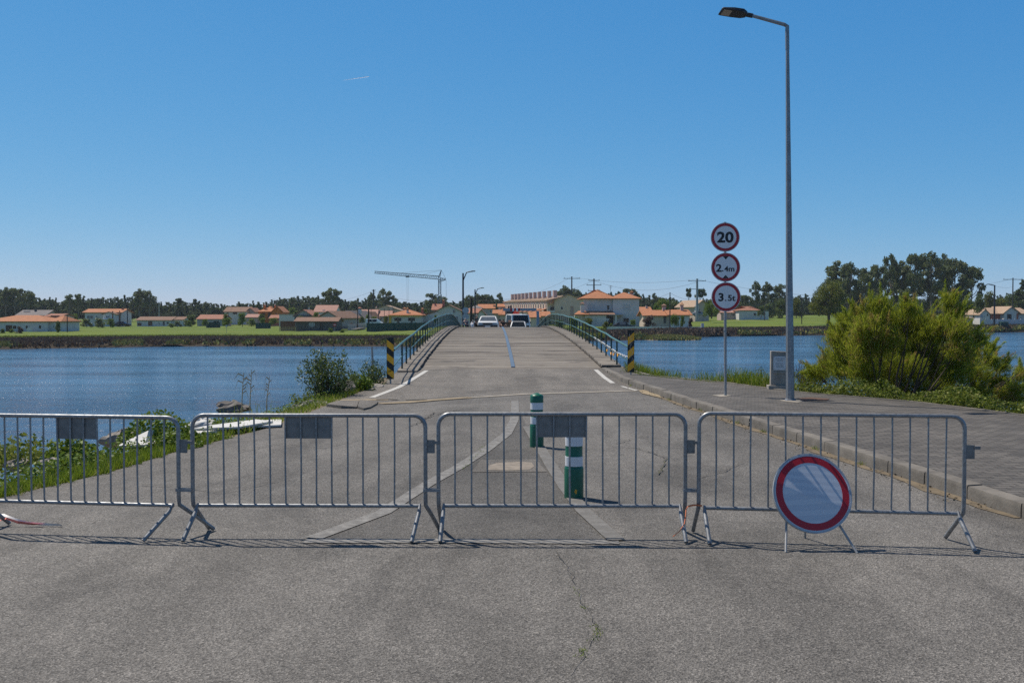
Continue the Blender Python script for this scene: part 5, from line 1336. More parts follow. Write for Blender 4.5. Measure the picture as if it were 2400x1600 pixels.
# big white house
H = House('villa', 'large two-storey white house with an orange hipped roof right of the bridge', 'house', 1369, 1498, 765, 222)
H.block(1369, 1437, 700.5, 679, 'h', 10, 'wall_white', 'roof_orange', .9, ins=4.6, y0=.9); H.block(1436.6, 1498, 700.6, 685.5, 'h', 9.5, 'wall_white', 'roof_orange', .5, y0=0, ins=3.2)
H.block(1347, 1369, 739, 737.5, 'n', 2.5, 'wall_white', None, y0=-.6, name='side_wing')
H.slab('front_wing', 'wall_white', 1369, 1418, 739, 766, -2.6, 3.4)
m = MB(); q = [(H.X(1343), -3.1, H.H(738.5)), (H.X(1438.5), -3.1, H.H(738.5)), (H.X(1437.5), .85, H.H(730.5)), (H.X(1369), .85, H.H(730.5))]; m.hexa(q + [(x, y, z + .16) for x, y, z in q]); m.build('lean_to_roof', 'roof_brown', H.root)
m = MB(); q = [(H.X(1343), -3.3, H.H(739)), (H.X(1380), -3.3, H.H(739)), (H.X(1371), -.2, H.H(731)), (H.X(1356), 1, H.H(731))]; m.hexa(q + [(x, y, z + .25) for x, y, z in q]); m.build('hip_end', 'roof_orange', H.root)
H.slab('canopy', 'wall_grey', 1425, 1458.5, 737, 738.5, -3.2, 3.2); H.slab('canopy_post', 'wall_white', 1438.5, 1442.5, 738.5, 765, -2.9, .4)
H.win(1377.5, 1396.5, 713.5, 727, glass='shutter', dy=.9); H.win(1423, 1429.5, 714.5, 726.5, dy=.9); H.win(1458.5, 1478, 713, 726.5, glass='shutter'); H.win(1380, 1398, 745, 757.5, glass='shutter', dy=-2.6); H.win(1460, 1474.5, 744.5, 756.5, glass='glass_dark')
H.door(1417.8, 1424, 743, 763, 'glass_dark', dy=-.1); H.door(1424.5, 1430.5, 743, 763, 'wall_dark', dy=-.1); H.door(1431, 1437, 743, 763, 'glass_dark', dy=-.1)
H.chimney(1483.5, 1489.5, 686, 697, 'wall_rose', 'roof_orange', 5); H.chimney(1360, 1368, 714, 740, 'wall_white', 'roof_terracotta', -1.2, .8)
m = MB(); b = (H.X(1436), 5, H.H(681)); m.tube([b, (b[0], 5, b[2] + 1.3)], .04, 6); m.tube([(b[0] - .5, 5, b[2] + 1.1), (b[0] + .5, 5, b[2] + 1.1)], .03, 5); m.tube([(b[0] - .3, 5, b[2] + .8), (b[0] + .3, 5, b[2] + .8)], .03, 5); m.build('aerial', 'steel_dark', H.root)
H = House('house', 'low beige bungalow with an orange roof and two chimneys right of the big white house', 'house', 1510, 1616, 764, 205)
H.block(1512, 1570, 739.5, 728, 'x', 9, 'wall_beige', 'roof_orange', .6); H.block(1568, 1615, 738.5, 727, 'x', 9, 'wall_white', 'roof_orange', .5, -.8); H.chimney(1559, 1567, 718, 728, 'wall_rose', 'roof_pink', 4); H.chimney(1600, 1607, 715, 726, 'wall_rose', 'roof_orange', 3); H.door(1555, 1561, 741, 757, 'wall_dark'); H.win(1586, 1592, 742, 749, dy=-.8); H.win(1525, 1532, 743, 750)
H = House('house', 'house with a bright orange roof glimpsed behind the big white house', 'house', 1492, 1526, 754, 280); H.block(1492, 1526, 729, 720, 'x', 9, 'wall_beige', 'roof_orange', .4); H.win(1504, 1508, 732, 738); H.chimney(1516, 1521, 716, 724, 'wall_rose', None, 3)
H = House('house', 'tall pale house with a sloping eave behind the willow', 'house', 1625, 1662, 744, 300, R(20)); H.block(1627, 1664, 717, 704, 'y', 11, 'wall_beige', 'roof_straw', .6); H.win(1636, 1640, 724, 732); H.slab('side_bay', 'wall_white', 1625, 1633, 715, 738, -.8, .8)
H = House('cottage', 'small white cottage with a red hipped roof in the right field', 'house', 1731, 1803, 744, 300)
H.block(1732, 1780, 728, 718.5, 'h', 9, 'wall_white', 'roof_terracotta', .4, ins=5); H.block(1779, 1803, 729, 727.5, 'n', 6, 'wall_white', None, y0=.8); H.win(1766, 1772, 733, 740); H.slab('ledge', 'trim_white', 1782, 1788, 733.5, 735, .4, .4); MB().box((H.X(1791), 3.8, H.H(727.3)), (3.4, 6.4, .15)).build('flat_roof', 'roof_grey_flat', H.root)
H = House('outbuilding', 'low pinkish outbuilding left of the small white cottage', 'outbuilding', 1690, 1732, 746, 305); H.block(1690, 1731, 733, 728, 'x', 6, 'wall_rose', 'roof_pink', .3); H.door(1698, 1702, 735, 745); H.win(1714, 1722, 735, 740)
H = House('house', 'white bungalow with pale tiles and a front gable at the far right edge', 'house', 2297, 2420, 760, 238)
H.block(2319, 2420, 735, 722, 'x', 10, 'wall_white', 'roof_straw', .5, 2); H.block(2297, 2319, 736, 725.5, 'y', 9, 'wall_white', 'roof_straw', .3, 0); H.block(2353, 2386, 732, 719, 'y', 9, 'wall_white', 'roof_straw', .5, 0, 'gable_wing')
H.win(2360, 2370, 736, 748, 'wall_dark'); H.door(2382, 2386, 734, 750, 'wall_brick', -.02); H.slab('porch_shade', 'wall_brick', 2330, 2353, 736, 752, 1.9, .1); H.win(2312, 2316, 735, 741); H.win(2390, 2397, 736, 746, dy=2)
H = House('outbuilding', 'small tiled hut behind the right end of the big green bush', 'outbuilding', 2256, 2280, 760, 236); H.block(2256, 2280, 746, 741, 'h', 5, 'wall_rose', 'roof_straw', .3); H.win(2262, 2268, 749, 754)
# the wooden shed on the left shore
H = House('wooden_shed', 'long weathered grey wooden shed with a mossy tiled roof on the left shore', 'shed', 693, 790, 776, 196)
H.block(693, 790, 753.5, 745, 'x', 6, 'old_wood', 'roof_brown', .35); H.slab('door', 'dark_wood', 750, 757, 756, 773, -.05, .1)
m = MB(); ring(0, .58, -.04, 0, 24, m, (H.X(731), H.H(759.5))); m.build('round_board', 'sign_back', H.root)
for i in range(26):
    px = 694 + i * 3.7; MB().box((H.X(px), -.05, H.H(763.5)), (.09, .05, H.H(753.8))).build('batten', 'old_wood', H.root)
# fences and walls
def run_wall(name, label, pts, h, th, mat, cat='wall', posts=0, pm='wall_grey'):
    a = Vector(pts[0]); root = thing(name, label, cat, a); m = MB()
    for p, q in zip(pts[:-1], pts[1:]):
        p, q = Vector(p) - a, Vector(q) - a; d = (q - p).normalized(); n = Vector((-d.y, d.x, 0)) * th / 2
        b = [p - n, q - n, q + n, p + n]; m.hexa([v + Vector((0, 0, -1.2)) for v in b] + [v + Vector((0, 0, h)) for v in b])
    m.build('panel', mat, root)
    if posts:
        p, q = Vector(pts[0]) - a, Vector(pts[-1]) - a
        for i in range(posts + 1):
            c_ = p.lerp(q, i / posts); MB().box((c_.x, c_.y - th / 2 - .02, c_.z + h / 2 - .4), (.12, .12, h + .95)).build('post', pm, root)
    return root
run_wall('mesh_fence', 'long dark green mesh fence in front of the yellow bungalow', [P(860, 770, 188), P(1000, 769, 188)], P(0, 757, 188).z - P(0, 770, 188).z, .06, 'fence_green', 'fence', 11, 'fence_green')
run_wall('green_fence', 'short green netting fence left of the wooden shed behind shrubs', [P(600, 765, 240), P(634, 765, 240)], .85, .06, 'fence_green', 'fence', 4, 'fence_green')
run_wall('green_fence', 'green netting fence with a grey gap in front of the red-roofed shed', [P(484, 764, 255), P(516, 764, 255)], 1.0, .06, 'fence_green', 'fence', 4, 'fence_green')
run_wall('rusty_screen', 'rusty brown metal screen beside the wooden shed', [P(657, 767, 200), P(692, 767, 200)], 1.25, .06, 'metal_rust', 'screen')
run_wall('low_white_wall', 'low white garden wall along the shore behind the black car', [P(1420, 772, 186), P(1649, 773, 186)], P(0, 765.5, 186).z - P(0, 772.5, 186).z, .2, 'wall_white')
run_wall('wall_end', 'raised white end piece of the garden wall by the right meadow', [P(1643, 773, 185.7), P(1649.5, 773, 185.7)], P(0, 757.5, 186).z - P(0, 773, 186).z, .28, 'wall_white')
run_wall('white_garden_wall', 'white wall in front of the bungalow at the far right edge', [P(2296, 761, 229), P(2460, 761, 229)], P(0, 748, 229).z - P(0, 761, 229).z, .2, 'wall_white', 'wall', 12, 'trim_white')
run_wall('lane_wall', 'pale grey wall beside the lane right of the wooden shed', [P(816, 769, 205), P(856, 766, 225)], .75, .2, 'wall_grey', 'wall', 5, 'wall_white')
tr = thing('picket_fence', 'row of pale wooden pickets left of the wooden shed', 'fence', P(655, 776, 193))
for i in range(12):
    x = (38 * i / 11) * 193 / F; MB().box((x, 0, .25 + .08 * math.sin(i * 2.1)), (.09, .05, 1.3)).build('picket', 'straw', tr)
MB().box((1.55, .04, .45), (3.2, .04, .08)).build('rail', 'straw', tr)
tr = thing('picket_fence', 'grey paling fence right of the wooden shed towards the lane', 'fence', P(790, 772, 198))
for i in range(13):
    x = (25 * i / 12) * 198 / F; MB().box((x, 0, .2), (.09, .05, 1.0)).build('picket', 'old_wood', tr)
MB().box((1.06, .04, .4), (2.2, .04, .08)).build('rail', 'old_wood', tr)
q = [P(822, 774, 195), P(836, 773, 200), P(856, 768, 222), P(850, 767, 225)]
sheet('lane', [(p.x, p.y) for p in q], 'concrete_pale', max(p.z for p in q))

# ------------------------------------------------------------------ poles, lamps, wires, crane
def pole(name, label, cat, px, yb, yt, D, r, mat='wire', arms=(), group=None, lean=0.0):
    b = P(px, yb, D); h = P(px, yt, D).z - b.z
    root = thing(name, label, cat, b, 0, group)
    MB().tube([(0, 0, -1), (lean, 0, h)], [r, r * .7], 8).build('post', mat, root, smooth=True)
    for (z, w_) in arms:
        m = MB(); m.box((lean, 0, h - z), (w_, .12, .14))
        for s_ in (-1, 0, 1): m.tube([(lean + s_ * w_ * .45, 0, h - z + .05), (lean + s_ * w_ * .45, 0, h - z + .4)], .05, 5)
        m.build('crossarm', mat, root)
    return root
def lamp_pole(label, px, yb, yt, D, pa, ya, r, bow=True):
    root = pole('lamp_pole', label, 'street lamp', px, yb, yt, D, r, 'steel_dark')
    h = P(px, yt, D).z - root.location.z; e = P(pa, ya, D) - Vector(root.location)
    m = MB(); s_ = 1 if e.x > 0 else -1
    m.tube([(0, 0, h - .9), (s_ * .15, 0, h - .5), (e.x * .3, 0, h + (e.z - h) * .3), (e.x * .6, 0, h + (e.z - h) * .85), (e.x * .85, 0, e.z)] if bow else [(0, 0, h - .1), (e.x * .85, 0, e.z)], r * .45, 6); m.build('arm', 'steel_dark', root, smooth=True)
    MB().box((e.x * .9, 0, e.z + .03), (abs(e.x) * .35, .28, .13)).build('lamp_head', 'pole_grey', root, bevel=.03)
    return root
r1 = lamp_pole('tall dark lamp pole at the far left end of the bridge', 1085.5, 790, 640, 112, 1112, 636, .13)
lamp_pole('shorter dark lamp pole farther down the road behind the bridge', 1113.5, 776, 678, 158, 1133, 675, .13)
pole('wooden_pole', 'thick dark wooden pole leaning beside the two lamp poles', 'utility pole', 1103, 782, 698, 130, .2, 'dark_wood', lean=.12)
root = thing('sign_backs', 'stack of three grey round signs seen from behind next to the tall lamp pole', 'traffic signs', P(1091.5, 789, 111))
b = root.location
MB().tube([(0, 0, -.5), (0, 0, P(0, 722, 111).z - b.z)], .035, 8).build('pole', 'pole_grey', root, smooth=True)
for py in (727.5, 742, 756): ring(0, .36, -.06, -.03, 32, None, (0, P(0, py, 111).z - b.z)).build('sign_plate', 'sign_back', root)
pole('utility_pole', 'dark pole with a cap rising above the left tree line beside the eucalyptus', 'utility pole', 876, 755, 678, 330, .3, 'wire', ((.4, 1.2), (1.4, 1.0)))
pole('utility_pole', 'dark pole on the left, standing behind the pale lane wall', 'utility pole', 838.5, 767, 720, 214, .13)
pole('utility_pole', 'thick dark pole at the left end of the green mesh fence', 'utility pole', 864, 768, 722, 190, .18, 'dark_wood')
pole('utility_pole', 'tall power pole with a crossarm on the tree-topped rise left of the villa', 'utility pole', 1340, 720, 648, 300, .25, 'wire', ((.6, 5.0),))
pole('utility_pole', 'power pole with two crossarms just left of the villa roof', 'utility pole', 1392, 720, 653, 280, .28, 'wire', ((.5, 3.2), (1.8, 4.2), (3.4, 3.4)))
pole('utility_pole', 'tall grey concrete power pole between the bungalow and the three signs', 'utility pole', 1633.5, 740, 653, 250, .36, 'gantry_grey', ((.6, 4.5), (2.6, 3.6)))
pole('utility_pole', 'thin dark pole in front of the beige bungalow behind the low white wall', 'utility pole', 1570, 773, 685, 184, .12)
pole('utility_pole', 'slender wire pole at the far right above the white bungalow', 'utility pole', 2373, 735, 651, 300, .22, 'wire', ((.5, 6),))
pole('utility_pole', 'short pole in the right meadow near the street lamp', 'utility pole', 1792, 745, 707, 290, .13)
pole('utility_pole', 'short pole in the right meadow beside the broad olive tree', 'utility pole', 1879, 750, 707, 250, .12)
pole('utility_pole', 'distant pale pole before the wood above the white barn', 'utility pole', 373, 755, 707, 380, .2, 'pole_grey')
pole('utility_pole', 'dark pole between the two-storey house and the barn', 'utility pole', 299, 764, 722, 290, .17)
pole('utility_pole', 'dark pole in front of the shrubs right of the leftmost house', 'utility pole', 158, 774, 738, 185, .11)
for i, px in enumerate((870, 887, 901, 912, 921)):
    pole('net_post', 'thin dark post in the row before the pinkish roofs', 'post', px, 765, 722, 230, .07, 'wire', (), 'row of thin posts before the pinkish roofs')
lamp_pole('concrete lamp pole before the white bungalow at the far right', 2330, 762, 668, 222, 2314, 666, .22, False)
def wire(label, a, b, sag, r=.025):
    a, b = Vector(a), Vector(b); q = []
    for i in range(25):
        t = i / 24; p = a.lerp(b, t); p.z -= sag * 4 * t * (1 - t); q.append(p - a)
    tag(MB().tube(q, r, 4, cap=False).build('power_line', 'wire', None, loc=a), label, 'cable')
T = lambda px, y, D: P(px, y, D)
wire('high cable strung from the crossarmed pole on the rise to the grey concrete pole', T(1341, 649, 300), T(1633, 655, 250), 1.2)
wire('lower cable from the two-armed pole by the villa to the grey concrete pole', T(1392, 657, 280), T(1633, 661, 250), 2.4)
wire('high cable from the grey concrete pole past the signs to the right edge', T(1635, 655, 250), T(2373, 653, 300), 5.0)
wire('long cable falling from the pole on the rise to the left over the village', T(1339, 649, 300), T(1100, 700, 330), 3.0)
wire('long cable falling from the two-armed pole to the left behind the terrace', T(1391, 657, 280), T(1180, 700, 330), 2.0)
wire('cable running from the right pole out past the right edge', T(2374, 652, 300), T(2450, 655, 290), .6)
wire('cable linking the thin pole to the grey concrete pole', T(1570, 686, 184), T(1632, 700, 250), .6, .02)
wire('cable sagging from the thin pole left across the villa front', T(1570, 687, 184), T(1290, 727, 190), 1.6, .02)
wire('cable from the dark capped pole at the left down to the crane', T(876, 682, 330), T(1030, 702, 320), 1.5)
wire('cable from the dark capped pole at the left over the wood', T(876, 681, 330), T(640, 700, 360), 3.0)
wire('pair of cables from the right lamp pole to the slender pole', T(2330, 669, 222), T(2373, 672, 300), .4, .02)

# crane
D = 300; b = P(1030.5, 752, D)
root = thing('tower_crane', 'blue-grey tower crane with a long lattice jib over the left village', 'crane', b)
L3 = lambda px, py: P(px, py, D) - b
def lattice(m, a, c_, w0, w1, n, up=Vector((0, 0, 1)), r=.055):
    a, c_ = Vector(a), Vector(c_); d = (c_ - a).normalized(); s1 = d.cross(Vector((0, 1, 0))).normalized(); s2 = Vector((0, 1, 0))
    def cor(t): w_ = (w0 + (w1 - w0) * t) / 2; p = a.lerp(c_, t); return [p + s1 * w_ + s2 * w_, p - s1 * w_ + s2 * w_, p - s1 * w_ - s2 * w_, p + s1 * w_ - s2 * w_]
    for j in range(4): m.tube([cor(0)[j], cor(1)[j]], r, 5)
    for i in range(n):
        A, B = cor(i / n), cor((i + 1) / n)
        for j in range(4):
            k_ = (j + 1) % 4
            m.tube([A[j], B[k_]] if i % 2 else [A[k_], B[j]], r * .6, 4, cap=False)
    return m
lattice(MB(), L3(1030.5, 752), L3(1030.5, 690), 1.0, 1.0, 9, r=.09).build('lower_mast', 'crane_blue', root)
lattice(MB(), L3(1030.5, 690), L3(1030.5, 654), .72, .72, 10, r=.085).build('upper_mast', 'crane_blue', root)
m = MB(); lattice(m, L3(1030, 651), L3(878, 638), 1.0, .6, 30, r=.085); m.build('jib', 'crane_blue', root)
m = MB(); lattice(m, L3(1030, 653), L3(1045, 654.5), .5, .4, 3, r=.08); m.tube([L3(1029, 661), L3(1044, 656)], .1, 5); m.build('counter_jib', 'crane_blue', root)
m = MB(); m.tube([L3(1027, 651), L3(1034.5, 633)], .13, 6); m.tube([L3(1031, 651), L3(1034.5, 633)], .08, 6); m.build('apex', 'crane_blue', root)
m = MB()
for p, q in (((1034.5, 633), (935, 640)), ((1034.5, 633), (985, 645)), ((1034.5, 633), (1045, 654)), ((1045.5, 655), (1046, 700))): m.tube([L3(*p), L3(*q)], .03, 4)
m.build('stay_cable', 'wire', root)
m = MB(); m.box(L3(955, 648), (1.0, .8, .5)); m.build('trolley', 'crane_blue', root)
m = MB(); m.tube([L3(953.5, 648), L3(954, 706)], .02, 4); m.tube([L3(957, 648), L3(956.5, 706)], .02, 4); m.build('hoist_rope', 'wire', root)

# small signs and a dumpster on the far shore
root = thing('no_entry_sign', 'red no-entry sign with a white bar at the right corner of the wooden shed', 'traffic sign', P(784.5, 774, 192)); b = root.location
MB().tube([(0, 0, -.4), (0, 0, P(0, 757, 192).z - b.z)], .04, 8).build('pole', 'pole_grey', root)
z = P(0, 761, 192).z - b.z
q = ring(0, .33, -.08, -.05, 32, None, (0, z)).build('sign_plate', 'sign_red', root); MB().box((0, -.085, z), (.46, .012, .11)).build('white_bar', 'sign_white', q)
root = thing('small_sign', 'small pale square sign on a post in the left meadow', 'sign', P(531, 777, 175)); b = root.location
MB().tube([(0, 0, -.3), (0, 0, 1.1)], .035, 6).build('pole', 'pole_grey', root); MB().box((0, -.05, 1.0), (.34, .03, .34)).build('panel', 'sign_back', root)
root = thing('round_sign', 'round grey sign back by the white wall at the right shore', 'traffic sign', P(2300, 760, 226)); b = root.location
MB().tube([(0, 0, -.4), (0, 0, 2.1)], .04, 6).build('pole', 'pole_grey', root); ring(0, .36, -.07, -.04, 28, None, (0, 1.9)).build('sign_plate', 'sign_back', root)
root = thing('yield_sign', 'back of a triangular grey sign before the villa door', 'traffic sign', P(1424, 770, 196)); b = root.location
MB().tube([(0, 0, -.4), (0, 0, 2.0)], .035, 6).build('pole', 'pole_grey', root)
m = MB(); vs = [(-.4, -.06, 2.0), (.4, -.06, 2.0), (0, -.06, 1.3)]; m.add(vs + [(x, y + .03, z) for x, y, z in vs], [(0, 2, 1), (3, 4, 5), (0, 1, 4, 3), (1, 2, 5, 4), (2, 0, 3, 5)]); m.build('sign_plate', 'sign_back', root)
root = thing('dumpster', 'dark green rubbish container before the white wall at the right shore', 'container', P(2352, 766, 221)); 
MB().hexa([(-.75, -.5, .15), (.75, -.5, .15), (.75, .5, .15), (-.75, .5, .15), (-.85, -.6, .95), (.85, -.6, .95), (.85, .6, .95), (-.85, .6, .95)]).build('tub', 'fence_green', root)
m = MB(); m.hexa([(-.87, -.62, .96), (.87, -.62, .96), (.87, .62, .96), (-.87, .62, .96), (-.8, -.1, 1.2), (.8, -.1, 1.2), (.8, .5, 1.2), (-.8, .5, 1.2)]); m.build('lid', 'post_green', root)
vehicle('parked_car', 'pale grey car parked before the tall pale house near the willow', 'car', (P(1640, 741, 285).x + 2, 285, P(1640, 741, 285).z), R(90), SED, 'car_grey', (2, 3), ((3, 4),), (4, 5), (.85, 3.3), .32, mirrors=False)
vehicle('parked_car', 'white car half hidden by shrubs left of the white bungalow at far right', 'car', (P(2238, 758, 236).x + 2, 236, P(2238, 758, 236).z), R(90), SED, 'car_white', (2, 3), ((3, 4),), (4, 5), (.85, 3.3), .32, mirrors=False)
vehicle('parked_car', 'dark car beside the two-storey house with red-brown trim', 'car', (P(289, 764, 284).x + 2, 284, P(289, 765, 284).z), R(90), SED, 'car_black', (2, 3), ((3, 4),), (4, 5), (.85, 3.3), .32, mirrors=False)
vehicle('parked_van', 'white van parked behind the green mesh fence by the lane', 'van', (P(880, 763, 205).x + 1.7, 205, P(880, 766, 205).z), R(90), VAN, 'car_white', (2, 3), ((3, 4),), None, (.75, 2.9), .3, mirrors=False)
# contrail
a, b2 = P(803, 189, 9000), P(865, 180, 9000)
tag(MB().tube([Vector((0, 0, 0)), (b2 - a) * .5, b2 - a], [.5, 2.2, 2.6], 8).build('contrail', 'contrail_white', None, loc=a), 'short thin white vapour trail high in the blue sky', 'contrail')

# ================================================================== VEGETATION
def blob_leaves(rng, blobs, n, L, Wd, shell=.55, up=.2):
    """leaves through the volume of ellipsoid clumps; blobs = (x,y,z,rx,ry,rz)"""
    B = np.array(blobs, float); vol = (B[:, 3] * B[:, 4] * B[:, 5]) ** (2 / 3); pick = rng.choice(len(B), n, p=vol / vol.sum())
    d = rng.normal(size=(n, 3)); d /= np.linalg.norm(d, axis=1, keepdims=True)
    rad = (shell + (1 - shell) * rng.uniform(0, 1, n)) * rng.uniform(.82, 1.12, n)
    pos = B[pick, :3] + d * rad[:, None] * B[pick, 3:6]
    dr = rng.normal(size=(n, 3)); dr[:, 2] += up
    ct = rng.uniform(0, 1, len(B))
    tint = .45 * ct[pick] + .55 * rng.uniform(0, 1, n)
    return leaf_arrays(pos, dr, L * rng.uniform(.6, 1.4, n), Wd * rng.uniform(.6, 1.4, n), rng), tint
def limb_mb(m, a, b, r0, r1, rng, n=4, wob=.03):
    a, b = np.array(a), np.array(b); L = np.linalg.norm(b - a)
    pts = [a + (b - a) * t + (rng.normal(size=3) * wob * L if 0 < t < 1 else 0) for t in np.linspace(0, 1, n)]
    m.tube([Vector(p) for p in pts], list(np.linspace(r0, r1, n)), 6)
PROTO = {}
def proto(key, seed, crown_mat, bark, blobs, n, L, Wd, trunk_top, tr=.018, shell=.5, limbs=True, up=.2):
    """unit tree (height 1): crown and trunk meshes"""
    rng = np.random.default_rng(seed)
    q, t = blob_leaves(rng, blobs, n, L, Wd, shell, up)
    me = quads_mesh('crown', q, t, crown_mat)
    m = MB(); tt = np.array(trunk_top, float)
    limb_mb(m, (0, 0, -.06), tt * [1, 1, .55], tr, tr * .75, rng); limb_mb(m, tt * [1, 1, .55], tt, tr * .75, tr * .3, rng)
    if limbs:
        for b in blobs:
            z0 = max(.18, min(b[2] - .18, tt[2] * .8)); st = tt * [1, 1, 0] * (z0 / tt[2]) + np.array([0, 0, z0])
            limb_mb(m, st, b[:3], tr * .42, tr * .12, rng)
    tm = m.build('trunk', bark, None, smooth=True); td = tm.data; bpy.data.objects.remove(tm)
    PROTO[key] = (me, td)
def euc_blobs(rng, n, spread, z0, z1, top_bias=1.0, r=(.055, .092)):
    bl = []
    for i in range(n):
        z = z0 + (z1 - z0) * rng.uniform() ** (1 / top_bias); a = rng.uniform(0, 6.28)
        w_ = spread * (1 - .55 * abs((z - (z0 + z1) * .52) / (z1 - z0) * 1.5) ** 2) * math.sqrt(rng.uniform(.05, 1))
        rr_ = rng.uniform(*r); bl.append((w_ * math.cos(a), w_ * math.sin(a), z, rr_ * 1.15, rr_ * 1.15, rr_ * .8))
    bl.append((0.02, 0, z1, .07, .07, .055)); return bl
for i in range(4):
    rng = np.random.default_rng(40 + i)
    proto(f'euc{i}', 50 + i, 'leaf_eucalyptus', 'bark_pale', euc_blobs(rng, 21 + 3 * i, .22 + .02 * i, .42, .93, 1.2), 2500, .046, .026, (.02, 0, .9), .016)
for i in range(3):
    rng = np.random.default_rng(60 + i); bl = []
    for k_ in range(13):
        z = .22 + .74 * (k_ / 12); w_ = (.24 if i != 2 else .17) * (1 - (k_ / 12) ** 1.6) + .02
        for s_ in range(3 if k_ < 9 else 1):
            a = rng.uniform(0, 6.28); rr_ = rng.uniform(.06, .095) * (1 - .35 * k_ / 12)
            bl.append((w_ * .75 * math.cos(a), w_ * .75 * math.sin(a), z, rr_ * 1.2, rr_ * 1.2, rr_ * .8))
    proto(f'pine{i}', 70 + i, 'leaf_pine', 'bark', bl, 2600, .062, .034, (0, 0, .95), .014)
rng = np.random.default_rng(80)
proto('umbrella', 81, 'leaf_pine', 'bark', [(rng.uniform(-.22, .22), rng.uniform(-.15, .15), rng.uniform(.72, .96), .09, .09, .06) for _ in range(9)], 1500, .055, .032, (.02, 0, .9), .014)
rng = np.random.default_rng(84)
bl = [(.50 * math.cos(a) * w_, .42 * math.sin(a) * w_, z, .17, .17, .13) for a, w_, z in [(rng.uniform(0, 6.28), math.sqrt(rng.uniform(0, 1)) * (1 - .5 * max(0, (zz - .55)) / .45), zz) for zz in np.linspace(.24, .90, 34)]]
proto('broad', 85, 'leaf_olive', 'bark', bl, 9000, .036, .024, (.0, 0, .6), .045, .45)
for i, mt in enumerate(('leaf_bright', 'leaf_shrub', 'leaf_purple', 'leaf_olive')):
    rng = np.random.default_rng(90 + i)
    bl = [(.42 * math.cos(a) * w_, .42 * math.sin(a) * w_, z, .2, .2, .17) for a, w_, z in [(rng.uniform(0, 6.28), math.sqrt(rng.uniform(0, 1)) * (1 - .6 * zz), .16 + zz * .7) for zz in np.linspace(0, 1, 14)]]
    proto(f'shrub{i}', 100 + i, mt, 'bark', bl, 2200, .075, .04, (0, 0, .5), .03, .4)
rng = np.random.default_rng(110); bl = [(.34 * math.cos(a) * w_, .34 * math.sin(a) * w_, z, .13, .13, .3) for a, w_, z in [(rng.uniform(0, 6.28), math.sqrt(rng.uniform(0, 1)) * (1 - .7 * max(0, zz - .3)), .3 + zz * .45) for zz in np.linspace(0, 1, 16)]]
proto('willow', 111, 'leaf_bright', 'bark', bl, 3600, .085, .02, (0, 0, .7), .03, .5, up=2.2)
UNIT_W = {'euc': .62, 'pine': .56, 'umbrella': .6, 'broad': 1.25, 'shrub': 1.15, 'willow': .85}
def tree(key, px, yb, yt, wpx, D, name, label, cat='tree', group=None, rz=None):
    b = P(px, yb, D); h = P(px, yt, D).z - b.z; cr, tr = PROTO[key]
    kind = ''.join(c for c in key if not c.isdigit()); sx = wpx * D / F / UNIT_W[kind]
    root = thing(name, label, cat, b, random.uniform(0, 6.28) if rz is None else rz, group)
    for nm, me in (('crown', cr), ('trunk', tr)):
        o = link(nm, me, root); o.scale = (sx, sx, h)
    return root
random.seed(31)
SKY = [(-200, 676), (-100, 690), (0, 678), (15, 672), (30, 676), (65, 680), (72, 683), (82, 692), (100, 697), (122, 694), (140, 702), (160, 700), (185, 692), (205, 695), (230, 695), (260, 694), (290, 693), (318, 690), (345, 690),
       (360, 692), (373, 706), (383, 712), (400, 704), (440, 705), (457, 704), (480, 707), (545, 713), (560, 708), (600, 705), (640, 702), (660, 697), (700, 693), (730, 690), (757, 694), (790, 696), (830, 698), (860, 697), (880, 697),
       (915, 698), (935, 702), (960, 707), (980, 705), (1000, 700), (1050, 704), (1070, 706), (1090, 698), (1115, 692), (1150, 694), (1180, 702), (1230, 700), (1255, 694), (1300, 692), (1345, 684), (1370, 684), (1400, 684), (1450, 680),
       (1500, 688), (1550, 692), (1575, 694), (1600, 706), (1640, 700), (1680, 697), (1740, 696), (1800, 690), (1860, 690), (1890, 690), (1980, 690), (2300, 700), (2340, 690), (2400, 675), (2600, 680)]
def skyline(px): return float(np.interp(px, [a for a, b in SKY], [b for a, b in SKY]))
# the closed mass of the wood behind everything: one object
qs, ts = [], []; rng = np.random.default_rng(120)
src = {}
for key in ('pine0', 'pine1', 'pine2', 'euc1'):
    me = PROTO[key][0]; co = np.empty(len(me.vertices) * 3, np.float32); me.vertices.foreach_get('co', co); tt = np.empty(len(me.polygons), np.float32); me.attributes['tint'].data.foreach_get('value', tt)
    src[key] = (co.reshape(-1, 4, 3), tt)
for row, (D, drop, step) in enumerate(((500, (1, 10), 5), (450, (8, 18), 6), (415, (20, 32), 7))):
    px = -330.0
    while px < 2700:
        px += step * random.uniform(.7, 1.3)
        key = random.choice(['pine0', 'pine1', 'pine2', 'pine0', 'euc1']); q, t = src[key]
        keep = rng.uniform(size=len(t)) < .7
        yt = skyline(px) + random.uniform(*drop)
        if yt > 742: continue
        b = P(px, 752, D); h = P(px, yt, D).z - b.z; w_ = random.uniform(22, 32) * D / F / .56; a = random.uniform(0, 6.28)
        qq = q[keep].copy(); x, y = qq[..., 0] * w_, qq[..., 1] * w_
        qq[..., 0] = x * math.cos(a) - y * math.sin(a) + b.x; qq[..., 1] = x * math.sin(a) + y * math.cos(a) + b.y; qq[..., 2] = qq[..., 2] * h + b.z
        qs.append(qq); ts.append(np.clip(t[keep] * .8 + random.uniform(-.1, .25), 0, 1))
stuff(link('distant_wood', quads_mesh('distant_wood', np.concatenate(qs), np.concatenate(ts), 'leaf_pine')))
